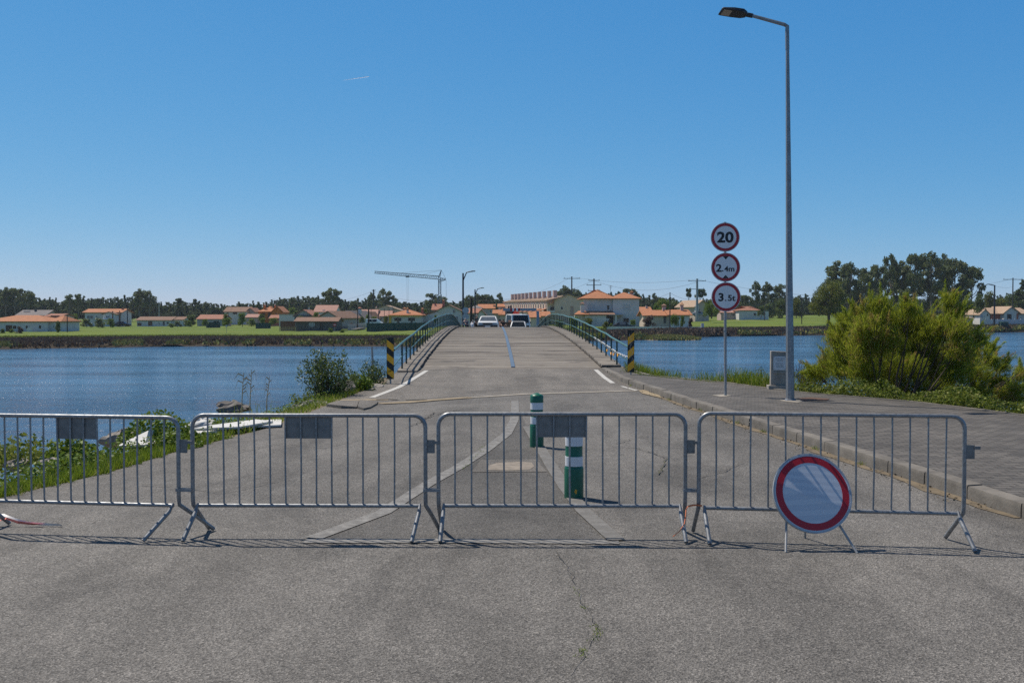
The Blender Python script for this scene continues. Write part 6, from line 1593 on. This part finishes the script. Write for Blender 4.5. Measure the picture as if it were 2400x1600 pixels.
# trees of the wood that can be told apart along the skyline
px = -60
while px < 1890:
    px += random.uniform(11, 19)
    if 1600 < px < 1640: continue
    k_ = random.choice(['pine0', 'pine1', 'pine2', 'pine0', 'pine1', 'euc0'])
    tree(k_, px, 750, skyline(px) + random.uniform(-2, 7), random.uniform(17, 27), 430 + random.uniform(-25, 40), 'wood_tree', 'dark tree in the front row of the distant wood behind the village', 'tree', 'trees of the distant wood')
for (px, yt, wd, k_, lb) in ((14, 671, 42, 'euc0', 'tall rounded dark tree at the left end of the distant wood'), (36, 673, 44, 'euc1', 'wide dark tree next to the tall one at the left end of the wood'), (68, 679, 34, 'euc2', 'dark tree leaning right before the dip in the left skyline'),
        (163, 688, 24, 'euc3', 'tuft-topped tree left of the two-storey house'), (184, 687, 20, 'euc1', 'slim tree top just left of the two-storey house'), (328, 674, 46, 'euc0', 'tall dark eucalyptus above the white barn, highest on the left'), (350, 679, 36, 'euc2', 'eucalyptus leaning right beside the tallest one above the barn'),
        (419, 696, 30, 'umbrella', 'flat-topped pine right of the gap in the left skyline'), (458, 698, 18, 'umbrella', 'small round-topped pine above the red shed'), (775, 673, 42, 'euc3', 'tall round-headed eucalyptus above the terracotta roof'), (790, 679, 30, 'euc1', 'eucalyptus standing close right of the round-headed one'),
        (870, 683, 26, 'euc0', 'slim eucalyptus just left of the dark capped pole'), (899, 674, 40, 'euc2', 'tall pointed eucalyptus right of the dark capped pole'), (921, 691, 24, 'euc3', 'lower eucalyptus at the foot of the tall pointed one'),
        (1012, 686, 36, 'euc1', 'broad dark tree behind the crane mast'), (1032, 692, 40, 'euc2', 'spreading dark tree just right of the crane mast'), (1098, 690, 26, 'euc3', 'dark tree between the two lamp poles'), (1118, 685, 30, 'euc0', 'dark eucalyptus right behind the shorter lamp pole'),
        (1137, 688, 28, 'euc1', 'dark tree above the grey monopitch house'), (1152, 690, 22, 'euc2', 'slim dark tree above the pickup'), (1171, 685, 18, 'euc3', 'thin tall tree alone right of the dark group above the pickup'), (1215, 698, 26, 'umbrella', 'flat-topped pine behind the terrace chimneys'),
        (1322, 666, 44, 'euc0', 'big dark eucalyptus above the beige end house'), (1346, 674, 36, 'euc2', 'dark tree below the pole on the rise'), (1308, 682, 30, 'euc1', 'low rounded tree left of the big one above the end house'), (1400, 678, 36, 'euc3', 'dark tree behind the left slope of the villa roof'),
        (1470, 674, 46, 'euc1', 'wide dark tree behind the right slope of the villa roof'), (1490, 680, 32, 'euc0', 'dark tree right of the villa chimney'), (1533, 686, 30, 'pine1', 'dark tree above the bungalow left of the thin pole'),
        (1614, 672, 22, 'umbrella', 'lean umbrella pine left of the grey concrete pole'), (1641, 674, 34, 'umbrella', 'wide umbrella pine right of the grey concrete pole'),
        (1770, 656, 30, 'euc2', 'tall eucalyptus left of the street lamp'), (1796, 657, 36, 'euc0', 'tall eucalyptus nearest the left side of the street lamp'), (1826, 664, 36, 'euc3', 'eucalyptus right behind the street lamp pole'), (1745, 690, 40, 'euc1', 'lower dark tree behind the red-roofed cottage')):
    tree(k_, px, 748, yt, wd, 400 if px < 1700 else 345, 'eucalyptus_tree' if 'euc' in k_ else 'pine_tree', lb)
# bushy evergreens along the right field
for i, (px, yt, wd, lb) in enumerate(((1700, 700, 46, 'dark bushy tree behind the signs'), (1830, 700, 52, 'dark bushy tree at the field edge behind the lamp post'), (1866, 696, 48, 'dark green bushy tree left of the broad olive tree'), (1800, 710, 44, 'dark bush between the cottage and the lamp post'), (1720, 716, 40, 'rounded dark bush above the pinkish outbuilding'), (1584, 704, 60, 'dark bushy tree behind the beige bungalow'), (1548, 700, 60, 'dark bushy tree right of the villa'), (1650, 712, 46, 'dark bush behind the pale house by the willow'))):
    tree('shrub1' if i % 2 else 'shrub3', px, 748, yt, wd, 330, 'bushy_tree', lb)
tree('shrub0', 1556, 750, 699, 48, 260, 'bright_tree', 'light green leafy tree right of the villa')
tree('shrub0', 1538, 750, 709, 30, 265, 'bright_tree', 'small light green tree between the villa and the leafy one')
tree('shrub1', 1785, 741, 716, 26, 292, 'bush', 'rounded dark bush in front of the small white cottage')
tree('willow', 1668, 744, 702, 50, 265, 'willow_tree', 'pale green weeping willow behind the lowest of the three signs')
tree('broad', 1940, 757, 656, 108, 238, 'broad_tree', 'broad olive-green tree standing alone in the right meadow', rz=.4)
random.seed(77)
for (px, yt, wd, k_, lb) in ((1962, 607, 92, 'euc0', 'leaning eucalyptus with an open crown at the left of the tall group'), (1992, 611, 60, 'euc2', 'eucalyptus just right of the leaning one in the tall group'), (2028, 626, 52, 'euc3', 'lower eucalyptus in the dip of the tall group'), (2054, 617, 54, 'euc1', 'eucalyptus left of the round tuft in the tall group'),
        (2088, 593, 46, 'euc3', 'eucalyptus with a round tuft standing proud in the tall group'), (2112, 607, 74, 'euc0', 'dense eucalyptus right of the round tuft'), (2142, 591, 48, 'euc1', 'slim high eucalyptus in the middle of the tall group'), (2180, 586, 88, 'euc2', 'highest and widest eucalyptus of the tall group'),
        (2210, 590, 60, 'euc0', 'high eucalyptus right of the widest one'), (2238, 603, 66, 'euc3', 'eucalyptus stepping down at the right of the tall group'), (2276, 621, 72, 'euc1', 'separate eucalyptus with a bare lower trunk at the right end of the tall group')):
    tree(k_, px, 752, yt, wd, 330 + random.uniform(-14, 14), 'eucalyptus_tree', lb)
for (px, yt, wd, k_) in ((1950, 660, 50, 'euc2'), (1985, 655, 54, 'euc1'), (2020, 660, 54, 'euc0'), (2060, 650, 54, 'euc3'), (2100, 650, 54, 'euc2'), (2140, 645, 56, 'euc1'), (2175, 650, 56, 'euc3'), (2210, 655, 54, 'euc0'), (2250, 668, 54, 'euc2'), (2000, 690, 60, 'shrub1'), (2060, 688, 60, 'shrub3'), (2120, 690, 60, 'shrub1'), (2180, 690, 60, 'shrub3'), (2235, 694, 60, 'shrub1')):
    tree(k_, px, 750, yt, wd, 350, 'grove_tree', 'dark lower tree filling the grove under the tall eucalyptus group', 'tree', 'lower trees of the eucalyptus grove')
tree('euc1', 2122, 752, 676, 40, 250, 'young_tree', 'pale bluish young tree behind the middle of the big green bush')
for (px, yb, yt, wd, D, k_, lb) in ((2296, 758, 688, 40, 240, 'shrub1', 'leafy tree left of the white bungalow at far right'), (2320, 745, 682, 50, 330, 'shrub3', 'grey-green tree behind the lamp pole at far right'), (2395, 745, 655, 50, 330, 'pine1', 'dark pine rising at the right edge behind the bungalow'), (2430, 745, 640, 60, 330, 'pine0', 'dark pine cut by the right edge of the photo'), (2372, 742, 688, 70, 350, 'shrub1', 'dark wooded slope bush behind the bungalow roof'), (2345, 742, 698, 60, 345, 'shrub3', 'olive bush on the slope behind the bungalow roof'), (2270, 750, 700, 50, 300, 'shrub1', 'dark bush under the separate eucalyptus')):
    tree(k_, px, yb, yt, wd, D, 'bushy_tree' if 'shrub' in k_ else 'pine_tree', lb)
# garden shrubs
for (px, yb, yt, wd, D, k_, lb) in ((47, 785, 764, 24, 172, 'shrub2', 'round brownish shrub before the leftmost white house'), (6, 787, 769, 18, 172, 'shrub1', 'dark shrub at the left photo edge before the white house'), (28, 782, 770, 16, 176, 'shrub0', 'yellow-green shrub at the brown door of the leftmost house'), (136, 780, 751, 20, 180, 'shrub1', 'dark small tree at the right corner of the leftmost house'),
        (158, 768, 748, 26, 215, 'shrub1', 'dark round bush right of the leftmost house'), (174, 768, 734, 32, 250, 'shrub0', 'pale green tree left of the two-storey house'), (203, 767, 746, 32, 262, 'shrub1', 'dark bush below the left window of the two-storey house'), (232, 768, 745, 40, 255, 'shrub1', 'dark spreading tree before the two-storey house'), (259, 768, 745, 24, 258, 'shrub0', 'yellow-green bush before the porch of the two-storey house'), (294, 760, 738, 12, 300, 'shrub0', 'bright bush right of the two-storey house'),
        (400, 768, 757, 20, 260, 'shrub0', 'light green bush at the right end of the barn'), (416, 766, 752, 24, 268, 'shrub1', 'grey-green bush covering the barn end'), (443, 766, 750, 20, 255, 'shrub0', 'bright bush right of the barn'), (448, 764, 737, 44, 280, 'shrub1', 'dark round tree between the barn and the red-roofed shed'),
        (481, 764, 747, 22, 250, 'shrub0', 'bright bush before the red-roofed shed'), (533, 764, 744, 34, 250, 'shrub0', 'light green bush left of the small tree before the pink gable'), (530, 762, 734, 24, 290, 'shrub3', 'dark tree before the pink-gabled house'), (568, 764, 732, 30, 248, 'shrub0', 'green tree before the pink gable'), (590, 764, 746, 30, 250, 'shrub0', 'light green bush before the flat red shed'),
        (613, 756, 735, 30, 292, 'shrub1', 'dark tree below the orange house'), (616, 763, 744, 20, 245, 'shrub0', 'round clipped bush before the orange house'), (642, 762, 744, 32, 262, 'shrub0', 'bright tree before the red-roofed small shed'), (685, 737, 720, 30, 340, 'shrub0', 'bright tree top above the plain white block'), (740, 752, 731, 26, 250, 'shrub0', 'bright tree between the timber house and the grey gable'), (704, 756, 739, 24, 240, 'shrub1', 'bush before the dark timber front'),
        (774, 783, 768, 18, 180, 'shrub0', 'green shrub before the right corner of the wooden shed'), (802, 783, 772, 22, 178, 'shrub0', 'pale green weeds right of the wooden shed'), (848, 758, 741, 18, 215, 'shrub1', 'dark bush behind the pale lane wall'), (862, 756, 737, 20, 232, 'shrub0', 'yellow-green tree before the pinkish roof'), (878, 755, 741, 24, 235, 'shrub0', 'bush behind the green mesh fence at its left'), (904, 757, 739, 18, 220, 'shrub3', 'dark tree at the yellow corner of the bungalow'), (824, 762, 756, 12, 210, 'shrub2', 'rusty shrub at the lane entrance'),
        (1021, 758, 737, 10, 210, 'shrub0', 'narrow bush left of the crane foot'), (996, 732, 724, 16, 240, 'shrub0', 'bright tree top behind the yellow bungalow roof'),
        (1380, 775, 744, 40, 180, 'shrub3', 'leafy bush behind the bridge railing before the villa'), (1346, 780, 741, 40, 170, 'shrub0', 'pale bush behind the bridge railing left of the villa'), (1310, 775, 748, 34, 172, 'shrub0', 'bush behind the top of the right railing'), (1418, 774, 753, 24, 182, 'shrub3', 'dark bush before the villa door'), (1432, 768, 757, 16, 200, 'shrub0', 'small bush under the villa canopy'), (1484, 768, 748, 24, 200, 'shrub0', 'bush at the right corner of the villa'),
        (1520, 768, 738, 42, 192, 'shrub2', 'purple-brown leafless-looking shrub before the beige bungalow'), (1581, 766, 735, 26, 188, 'willow', 'hanging ivy-green tree before the beige bungalow'), (1600, 768, 738, 16, 188, 'shrub0', 'bush right of the hanging tree by the beige bungalow'), (1618, 770, 744, 18, 190, 'shrub2', 'dark brown bush at the right end of the beige bungalow'),
        (1288, 760, 748, 10, 205, 'shrub0', 'small bush beside the cream annexe'), (2250, 764, 738, 40, 226, 'shrub3', 'bush behind the right part of the big green bush')):
    tree(k_, px, yb, yt, wd, D, 'shrub', lb, 'shrub')

# ------------------------------------------------------------------ the big feathery bush on the right
rng = np.random.default_rng(200)
base = Vector((8.75, 23.4, bank_z(8.75, 23.4)))
root = thing('tamarisk_bush', 'big feathery green bush with rusty tips on the right bank', 'bush', base)
cl = []
def cpx(px, py, D, r): p = P(px, py + (12 if py < 765 else 5 if py < 830 else 0), D + (1.6 if (px, py) in ((2110, 800), (2150, 810), (2130, 870), (2190, 870), (2200, 815)) else 0)) - base; cl.append((p.x, p.y, p.z, r))
for px, py, r in ((1962, 790, .30), (1990, 745, .30), (2030, 760, .36), (2058, 706, .28), (2062, 740, .34), (2095, 745, .36), (2130, 740, .36), (2165, 755, .34), (2130, 712, .22), (2225, 690, .20), (2235, 722, .26), (2200, 760, .32), (2245, 770, .30),
                  (1945, 850, .28), (1985, 815, .36), (2025, 810, .40), (2070, 790, .42), (2110, 800, .42), (2150, 810, .42), (2200, 815, .38), (2250, 815, .34), (2290, 790, .20), (2280, 840, .30), (1925, 870, .22), (1970, 865, .32),
                  (2020, 870, .38), (2070, 860, .40), (2130, 870, .42), (2190, 870, .40), (2240, 870, .36), (2290, 880, .32), (2320, 850, .22), (2330, 900, .26), (2100, 915, .34), (2160, 925, .36), (2220, 920, .34), (2280, 925, .32), (2050, 905, .28), (2350, 860, .18), (2180, 780, .30), (1905, 875, .2), (2010, 720, .18), (2320, 812, .16), (2360, 905, .24), (2395, 880, .22), (2385, 925, .28), (2300, 930, .26), (2345, 935, .26)):
    cpx(px, py, 23.6 + rng.uniform(-.9, 1.2), r * 1.02)
for px, py, r in ((2020, 830, .4), (2100, 840, .5), (2180, 850, .5), (2250, 850, .4), (2080, 770, .35), (2150, 770, .4), (2060, 890, .4), (2200, 900, .4)): cpx(px, py, 25.4, r)
P_, D_, L_, T_ = [], [], [], []
for cx_, cy_, cz_, r in cl:
    n = int(540 * (r / .36) ** 2); ctint = rng.uniform(-.12, .12)
    o_ = rng.normal(size=(n, 3)); o_ /= np.linalg.norm(o_, axis=1, keepdims=True); o_ *= (rng.uniform(0, 1, n) ** .45)[:, None] * r * rng.uniform(.8, 1.25, n)[:, None]
    c_ = np.array([cx_, cy_, cz_]) + o_ * np.array([1.05, 1.05, .95])
    outw = c_ / (np.linalg.norm(c_, axis=1, keepdims=True) + 1e-6)
    d = outw * .55 + np.array([0, 0, .55]) + rng.normal(size=(n, 3)) * .45
    rust = (cz_ > 1.35) * .11 + (abs(cx_) > 1.9) * .11 + .03
    t = np.where(rng.uniform(size=n) < rust * (1.5 if rng.uniform() < .45 else .35), rng.uniform(.8, 1, n), np.clip(.42 + ctint + rng.normal(size=n) * .17, 0, .74))
    for k_ in range(5):
        P_.append(c_ + rng.normal(size=(n, 3)) * .035); dd = d + rng.normal(size=(n, 3)) * .30; D_.append(dd); L_.append(rng.uniform(.06, .15, n)); T_.append(t + rng.normal(size=n) * .03)
# long feathery plumes standing out of the outline
for cx_, cy_, cz_, r in cl:
    for k_ in range(9):
        o_ = rng.normal(size=3); o_ /= np.linalg.norm(o_); st = np.array([cx_, cy_, cz_]) + o_ * r * .5
        d = np.array([cx_, cy_ * .5, max(cz_ - .6, .2)]); d = d / np.linalg.norm(d) * .7 + o_ * .6 + np.array([0, 0, .75]); d /= np.linalg.norm(d)
        ln = rng.uniform(.25, .6) * (.5 + r); n = 90; t = rng.uniform(0, 1, n); bendv = rng.normal(size=3) * .25
        c_ = st + d * (t * ln)[:, None] + bendv * (t ** 2 * ln)[:, None]
        P_.append(c_ + rng.normal(size=(n, 3)) * (.035 * (1.15 - t))[:, None]); D_.append(d + rng.normal(size=(n, 3)) * .42); L_.append(rng.uniform(.06, .13, n))
        tip = rng.uniform() < (.26 if cz_ > 1.2 or abs(cx_) > 1.8 else .12); T_.append(np.where(tip & (t > .45), rng.uniform(.8, 1, n), np.clip(rng.normal(.55, .12, n), 0, .74)))
q = leaf_arrays(np.concatenate(P_), np.concatenate(D_), np.concatenate(L_), .0088, rng, diamond=False)
link('foliage', quads_mesh('foliage', q, np.concatenate(T_), 'leaf_tamarisk'), root)
m = MB()
for i in range(9):
    a = 2 * math.pi * i / 9 + .3; st = np.array([.35 * math.cos(a), .25 * math.sin(a), -.15]); dest = [c_ for c_ in cl if abs(math.atan2(c_[1], c_[0]) - 0) >= 0]
for cx_, cy_, cz_, r in cl:
    st = np.array([cx_ * .10 + rng.normal() * .12, cy_ * .15 + rng.normal() * .1, -.15]); mid = np.array([cx_ * .5, cy_ * .5, cz_ * .42]) + rng.normal(size=3) * .12; en = np.array([cx_, cy_, cz_ + r * .5])
    m.tube([Vector(st), Vector(st * .5 + mid * .5 + rng.normal(size=3) * .05), Vector(mid), Vector(mid * .45 + en * .55 + rng.normal(size=3) * .06), Vector(en)], [.034, .028, .021, .013, .005], 5, cap=False)
    for k_ in range(5):
        e2 = np.array([cx_, cy_, cz_]) + rng.normal(size=3) * r * .75; m.tube([Vector(mid * .4 + en * .6), Vector(e2)], [.006, .002], 4, cap=False)
m.build('branches', 'twig', root, smooth=True)

# ------------------------------------------------------------------ small-leaved cover along the footway edge
def leaf_patch(name, pts_fn, n, L, mat, rng, kind='stuff', up=.6, Wr=.7, tint=None):
    pos = np.array([pts_fn(rng) for _ in range(n)]); dr = rng.normal(size=(n, 3)); dr[:, 2] = np.abs(dr[:, 2]) * up
    q = leaf_arrays(pos, dr, L * rng.uniform(.5, 1.5, n), L * Wr * rng.uniform(.5, 1.4, n), rng)
    return q, (rng.uniform(0, 1, n) if tint is None else tint(pos))
def edge_fn(t0, t1, off0, off1, h, hump=1.0):
    ol = OUTER[::-1]
    def f(rng):
        y = rng.uniform(t0, t1); x = interp(OUTER, y); a = interp(OUTER, y - .3), interp(OUTER, y + .3)
        tx, ty = a[1] - a[0], .6; L = math.hypot(tx, ty); nx, ny = ty / L, -tx / L
        o = off0 + (off1 - off0) * rng.uniform(); hh = h * (.55 + .45 * math.sin(y * 5.1) * math.cos(y * 2.3 + o * 4)) * hump
        px_, py_ = x + nx * o, y + ny * o
        return (px_, py_, .12 - .18 * max(o, 0) - .1 * max(o, 0) ** 2 + hh * rng.uniform(0, 1) ** .7)
    return f
rng = np.random.default_rng(210)
qs, ts = [], []
for f, n, L in ((edge_fn(13.5, 22.8, .04, .75, .5), 15000, .055), (edge_fn(15.0, 22.6, .3, 1.3, .5), 7000, .05), (edge_fn(13.5, 17.5, .05, 1.5, .7), 5000, .07), (edge_fn(23.5, 26.2, .15, .9, .34), 2600, .045)):
    q, t = leaf_patch('x', f, n, L, 'leaf_weed', rng); qs.append(q); ts.append(t)
stuff(link('bank_cover', quads_mesh('bank_cover', np.concatenate(qs), np.concatenate(ts), 'leaf_weed')))
# thin weeds along the rest of the right edge: blades
def blades(name, fn, n, h, w_, mat, rng, lean=.35, tint=lambda n, r: r.uniform(0, 1, n)):
    pos = np.array([fn(rng) for _ in range(n)]); hh = h * rng.uniform(.4, 1.5, n); dr = rng.normal(size=(n, 3)) * lean; dr[:, 2] = 1
    dn = dr / np.linalg.norm(dr, axis=1, keepdims=True); pos = pos + dn * hh[:, None] * .48
    q = leaf_arrays(pos, dr, hh, w_, rng, diamond=False); return stuff(link(name, quads_mesh(name, q, tint(n, rng), mat)))
def sparse(fn, k_):
    def f(rng):
        while True:
            p = fn(rng)
            if (math.sin(p[1] * 7.3) + math.sin(p[1] * 3.1 + 1)) > k_: return p
    return f
blades('edge_weeds', sparse(edge_fn(23.5, 33.0, .02, .8, .02), .3), 1900, .24, .014, 'grass_near', rng)
blades('edge_weeds', edge_fn(23.6, 26.0, .1, .9, .05), 1200, .36, .014, 'grass_near', rng)
blades('joint_moss', lambda r: (interp(OUTER, y := r.uniform(26, 32)) - abs(r.normal(0, .12)), y, SIDE_Z), 500, .035, .012, 'grass_near', rng)
# agave-like reed leaves inside the big bush
root = thing('giant_reed', 'pale arching reed leaves growing out of the big bush', 'plant', G(2040, 905, .0) + Vector((0, .3, 0)))
b = Vector(root.location); m = MB()
for pts, wv in (([(2035, 885), (2015, 868), (1990, 872), (1975, 880)], .05), ([(2036, 884), (2012, 873), (1995, 888)], .05), ([(2030, 880), (2008, 858), (2004, 840)], .05), ([(2036, 886), (2044, 858), (2050, 842)], .04), ([(2036, 886), (2026, 850), (2008, 826)], .03)):
    q = [P(x, y, b.y - .35) - b for x, y in pts]; vs = []
    for i, p in enumerate(q):
        w2 = wv * (1 - i / len(q)) * .5 + .004; vs += [p + Vector((0, 0, w2)), p + Vector((.0, .02, -w2))]
    m.add(vs, [(2 * i, 2 * i + 1, 2 * i + 3, 2 * i + 2) for i in range(len(q) - 1)], .95)
m.build('leaves', 'leaf_weed', root)

# ------------------------------------------------------------------ left verge: grass, leafy weeds, two bushes, dry reeds
rng = np.random.default_rng(220)
def left_fn(y0, y1, o0, o1, zoff=0.0):
    def f(rng):
        y = rng.uniform(y0, y1); x = interp(LEFT, y); o = o0 + (o1 - o0) * rng.uniform() + .05 * math.sin(y * 9) + .04 * math.sin(y * 23)
        return (x - o, y, -.02 - (.04 * o / .4 if o < .4 else .04 + .16 * (min(o, 1) - .4) / .6) - (max(o - 1, 0) * .5) + zoff)
    return f
gt = lambda n, r: np.clip(r.normal(.5, .25, n), 0, 1)
blades('verge_grass', left_fn(7.5, 14.6, .0, .75), 15000, .10, .010, 'grass_near', rng, .45, gt)
blades('verge_grass', left_fn(7.0, 15.5, .6, 1.6), 5000, .14, .012, 'grass_near', rng, .45, gt)
blades('verge_grass', left_fn(14.6, 27.0, .05, .9), 5000, .12, .012, 'grass_near', rng, .5, lambda n, r: np.clip(r.normal(.6, .3, n), 0, 1))
blades('shore_reeds', lambda r: (lambda y: (interp(LEFT, y) - r.uniform(.9, 2.4), y, -.75))(r.uniform(16.5, 22)), 500, .55, .012, 'grass_near', rng, .25, lambda n, r: r.uniform(.3, 1, n))
def mound(px, py, z, sx, sy, h): g_ = G(px, py, z); return lambda r: (lambda a, q_: (g_.x + sx * q_ * math.cos(a), g_.y + sy * q_ * math.sin(a), g_.z + h * r.uniform(0, 1) * (1 - q_ * q_ * .8)))(r.uniform(0, 6.28), math.sqrt(r.uniform(0, 1)))
def plant(name, label, fns, mat, tint=None, cat='plant'):
    qs, ts, c_ = [], [], None
    for f, n, L in fns:
        q, t = leaf_patch('x', f, n, L, mat, rng); qs.append(q); ts.append(t)
    q = np.concatenate(qs); c_ = q.reshape(-1, 3).mean(0); c_[2] = q.reshape(-1, 3)[:, 2].min()
    o = link(name, quads_mesh(name, q - c_, np.concatenate(ts), mat)); o.location = c_; return tag(o, label, cat)
plant('leafy_weed', 'clump of bright green leafy weeds behind the right end of the leftmost barrier', [(mound(372, 1036, -.05, .6, .45, .5), 2300, .055), (mound(410, 1050, -.02, .4, .3, .25), 700, .06)], 'leaf_bright')
plant('leafy_weed', 'dark broad-leaved weeds by the water at the left photo edge', [(mound(70, 1100, -.25, .9, .5, .5), 1100, .075), (mound(20, 1085, -.25, .6, .5, .3), 500, .075)], 'leaf_weed')
plant('leafy_weed', 'bright weeds below the plate of the leftmost barrier', [(mound(165, 1085, -.15, .35, .4, .42), 700, .08), (mound(200, 1080, -.15, .3, .3, .25), 300, .07)], 'leaf_bright')
plant('leafy_weed', 'low green weeds along the white boards', [(mound(470, 1030, -.02, .5, .25, .12), 700, .05), (mound(560, 995, -.1, 1.0, .4, .14), 900, .05)], 'leaf_bright')
qs, ts = [], []
for f, n, L in ((left_fn(7.6, 15.0, .45, 1.5, .12), 5200, .045), (left_fn(7.6, 15.5, .9, 1.9, .2), 3600, .055), (left_fn(15.0, 24.0, .3, 1.2, .06), 1800, .045)):
    q, t = leaf_patch('x', lambda r, f=f: (lambda p: (p[0], p[1], p[2] + .16 * r.uniform(-1, 1)))(f(r)), n, L, 'leaf_weed', rng); qs.append(q); ts.append(t)
stuff(link('verge_weeds', quads_mesh('verge_weeds', np.concatenate(qs), np.concatenate(ts), 'leaf_bright')))
def bush(name, label, px, py, z, stems, spread, h, n, L, mat, rng, lean=(0, 0)):
    g_ = G(px, py, z); root = thing(name, label, 'bush', g_); m = MB(); qs = []; P2, D2 = [], []
    for i in range(stems):
        a = rng.uniform(0, 6.28); s_ = spread * math.sqrt(rng.uniform(.02, 1)); hh = h * (1 - .45 * (s_ / spread) ** 1.5) * rng.uniform(.72, 1.08)
        p0 = np.array([s_ * .3 * math.cos(a), s_ * .3 * math.sin(a), -.2]); p2 = np.array([s_ * math.cos(a) + lean[0] * hh, s_ * math.sin(a) * .8 + lean[1] * hh, hh]); p1 = (p0 + p2) / 2 + np.array([-.1 * math.cos(a), -.1 * math.sin(a), .05]) * s_ + rng.normal(size=3) * .05
        m.tube([Vector(p0), Vector(p1), Vector(p2)], [.012, .008, .002], 4, cap=False)
        k_ = int(n / stems)
        t = rng.uniform(.12, 1, k_); b_ = ((1 - t) ** 2)[:, None] * p0 + (2 * t * (1 - t))[:, None] * p1 + (t ** 2)[:, None] * p2
        P2.append(b_ + rng.normal(size=(k_, 3)) * (.15 * (1 - .72 * t))[:, None]); D2.append(rng.normal(size=(k_, 3)) + [0, 0, .4])
    P2, D2 = np.concatenate(P2), np.concatenate(D2)
    q = leaf_arrays(P2, D2, L * rng.uniform(.5, 1.4, len(P2)), L * .62 * rng.uniform(.6, 1.3, len(P2)), rng)
    link('foliage', quads_mesh('foliage', q, np.clip(rng.normal(.5, .25, len(P2)), 0, 1), mat), root)
    m.build('stems', 'twig', root, smooth=True); return root
bush('leafy_bush', 'tall leafy bush with loose upright shoots on the left bank', 768, 940, -.15, 44, .74, 1.45, 4600, .06, 'leaf_shrub', rng)
bush('leafy_bush', 'leafy bush around the grey post beside the left bridge marker', 876, 912, -.15, 22, .45, 1.0, 1900, .056, 'leaf_shrub', rng)
bush('leafy_bush', 'low bright bush between the two taller leafy bushes', 835, 925, -.12, 24, .48, .55, 2600, .075, 'leaf_bright', rng)
bush('leafy_bush', 'thin weeds growing at the foot of the right bridge marker', 1478, 876, SIDE_Z - .05, 14, .32, .42, 420, .04, 'leaf_weed', rng)
bush('leafy_bush', 'reddish thin shoots right of the lamp post', 1878, 900, 0.0, 12, .3, .75, 500, .04, 'leaf_purple', rng)
bush('leafy_bush', 'low green shoots at the water edge between stone and big bush', 1905, 905, 0.0, 20, .5, .6, 1500, .05, 'leaf_olive', rng)
bush('leafy_bush', 'weedy shoots left of the plaque stone', 1775, 903, 0.02, 18, .45, .5, 900, .045, 'leaf_weed', rng)
bush('leafy_bush', 'low green shoots on the slope under the tall leafy bush', 720, 955, -.25, 20, .5, .4, 1300, .05, 'leaf_weed', rng)
for i, (px, yb, yt, D, lb) in enumerate(((565, 1000, 873, 18.4, 'leftmost dry reed stalk with drooping straw leaves'), (584, 1005, 866, 18.2, 'middle and tallest dry reed stalk'), (622, 995, 882, 18.6, 'dry reed stalk bent to the right'))):
    b = P(px, yb, D); tp = P(px + (6 if i < 2 else 10), yt, D) - b; root = thing('dry_reed', lb, 'reed', b, 0, 'dry reeds on the left bank')
    m = MB(); m.tube([(0, 0, -.3), (tp.x * .3, .02, tp.z * .5), tp], [.010, .009, .005], 6); m.build('stalk', 'straw', root, smooth=True)
    m = MB()
    for k_ in range(6):
        z = .62 + .38 * k_ / 6; p = Vector((tp.x * z, 0, tp.z * z)); s_ = rng.choice([-1, 1]); l_ = rng.uniform(.06, .17); dy = rng.uniform(-.08, .08)
        q = [p, p + Vector((s_ * l_ * .5, dy, .05)), p + Vector((s_ * l_, dy * 1.5, -.16 * rng.uniform(.3, 1.6)))]
        m.add([q[0] + Vector((0, 0, .010)), q[0] - Vector((0, 0, .010)), q[1] + Vector((0, 0, .012)), q[1] - Vector((0, 0, .012)), q[2]], [(0, 1, 3, 2), (2, 3, 4)])
    m.build('leaves', 'straw', root)
# moss in the cracks
def crack_fn(pts, j=.02):
    q = gp(pts)
    def f(r):
        i = r.integers(0, len(q) - 1); t = r.uniform(); return (q[i][0] + (q[i + 1][0] - q[i][0]) * t + r.normal(0, j), q[i][1] + (q[i + 1][1] - q[i][1]) * t + r.normal(0, j), .015)
    return f
for pts, n in (([(1368, 1424), (1372, 1430)], 40), ([(1398, 1470), (1399, 1492), (1389, 1506)], 120), ([(1366, 1526), (1363, 1546)], 110), ([(1104, 1082), (1118, 1068), (1130, 1058)], 130), ([(1082, 1103), (1098, 1092)], 60), ([(1545, 1113), (1552, 1098), (1563, 1076)], 110), ([(1118, 1058), (1134, 1046)], 50), ([(1345, 1380), (1356, 1400)], 30)):
    blades('crack_moss', crack_fn(pts, .016), max(6, n // 3), .013, .006, 'grass_near', rng, .8)
blades('gutter_weeds', lambda r: (interp(KERB, y := r.choice([12.4, 13.8, 15.9, 17.2, 19.5, 22.0, 26.5]) + r.normal(0, .06)) - .02 - abs(r.normal(0, .02)), y, .0), 160, .05, .008, 'grass_near', rng, .6)

# ------------------------------------------------------------------ thin summer haze over the far shore
m = MB(); m.box((0, 300, 14), (1500, 760, 40)); hz = m.build('haze', 'haze'); stuff(hz)
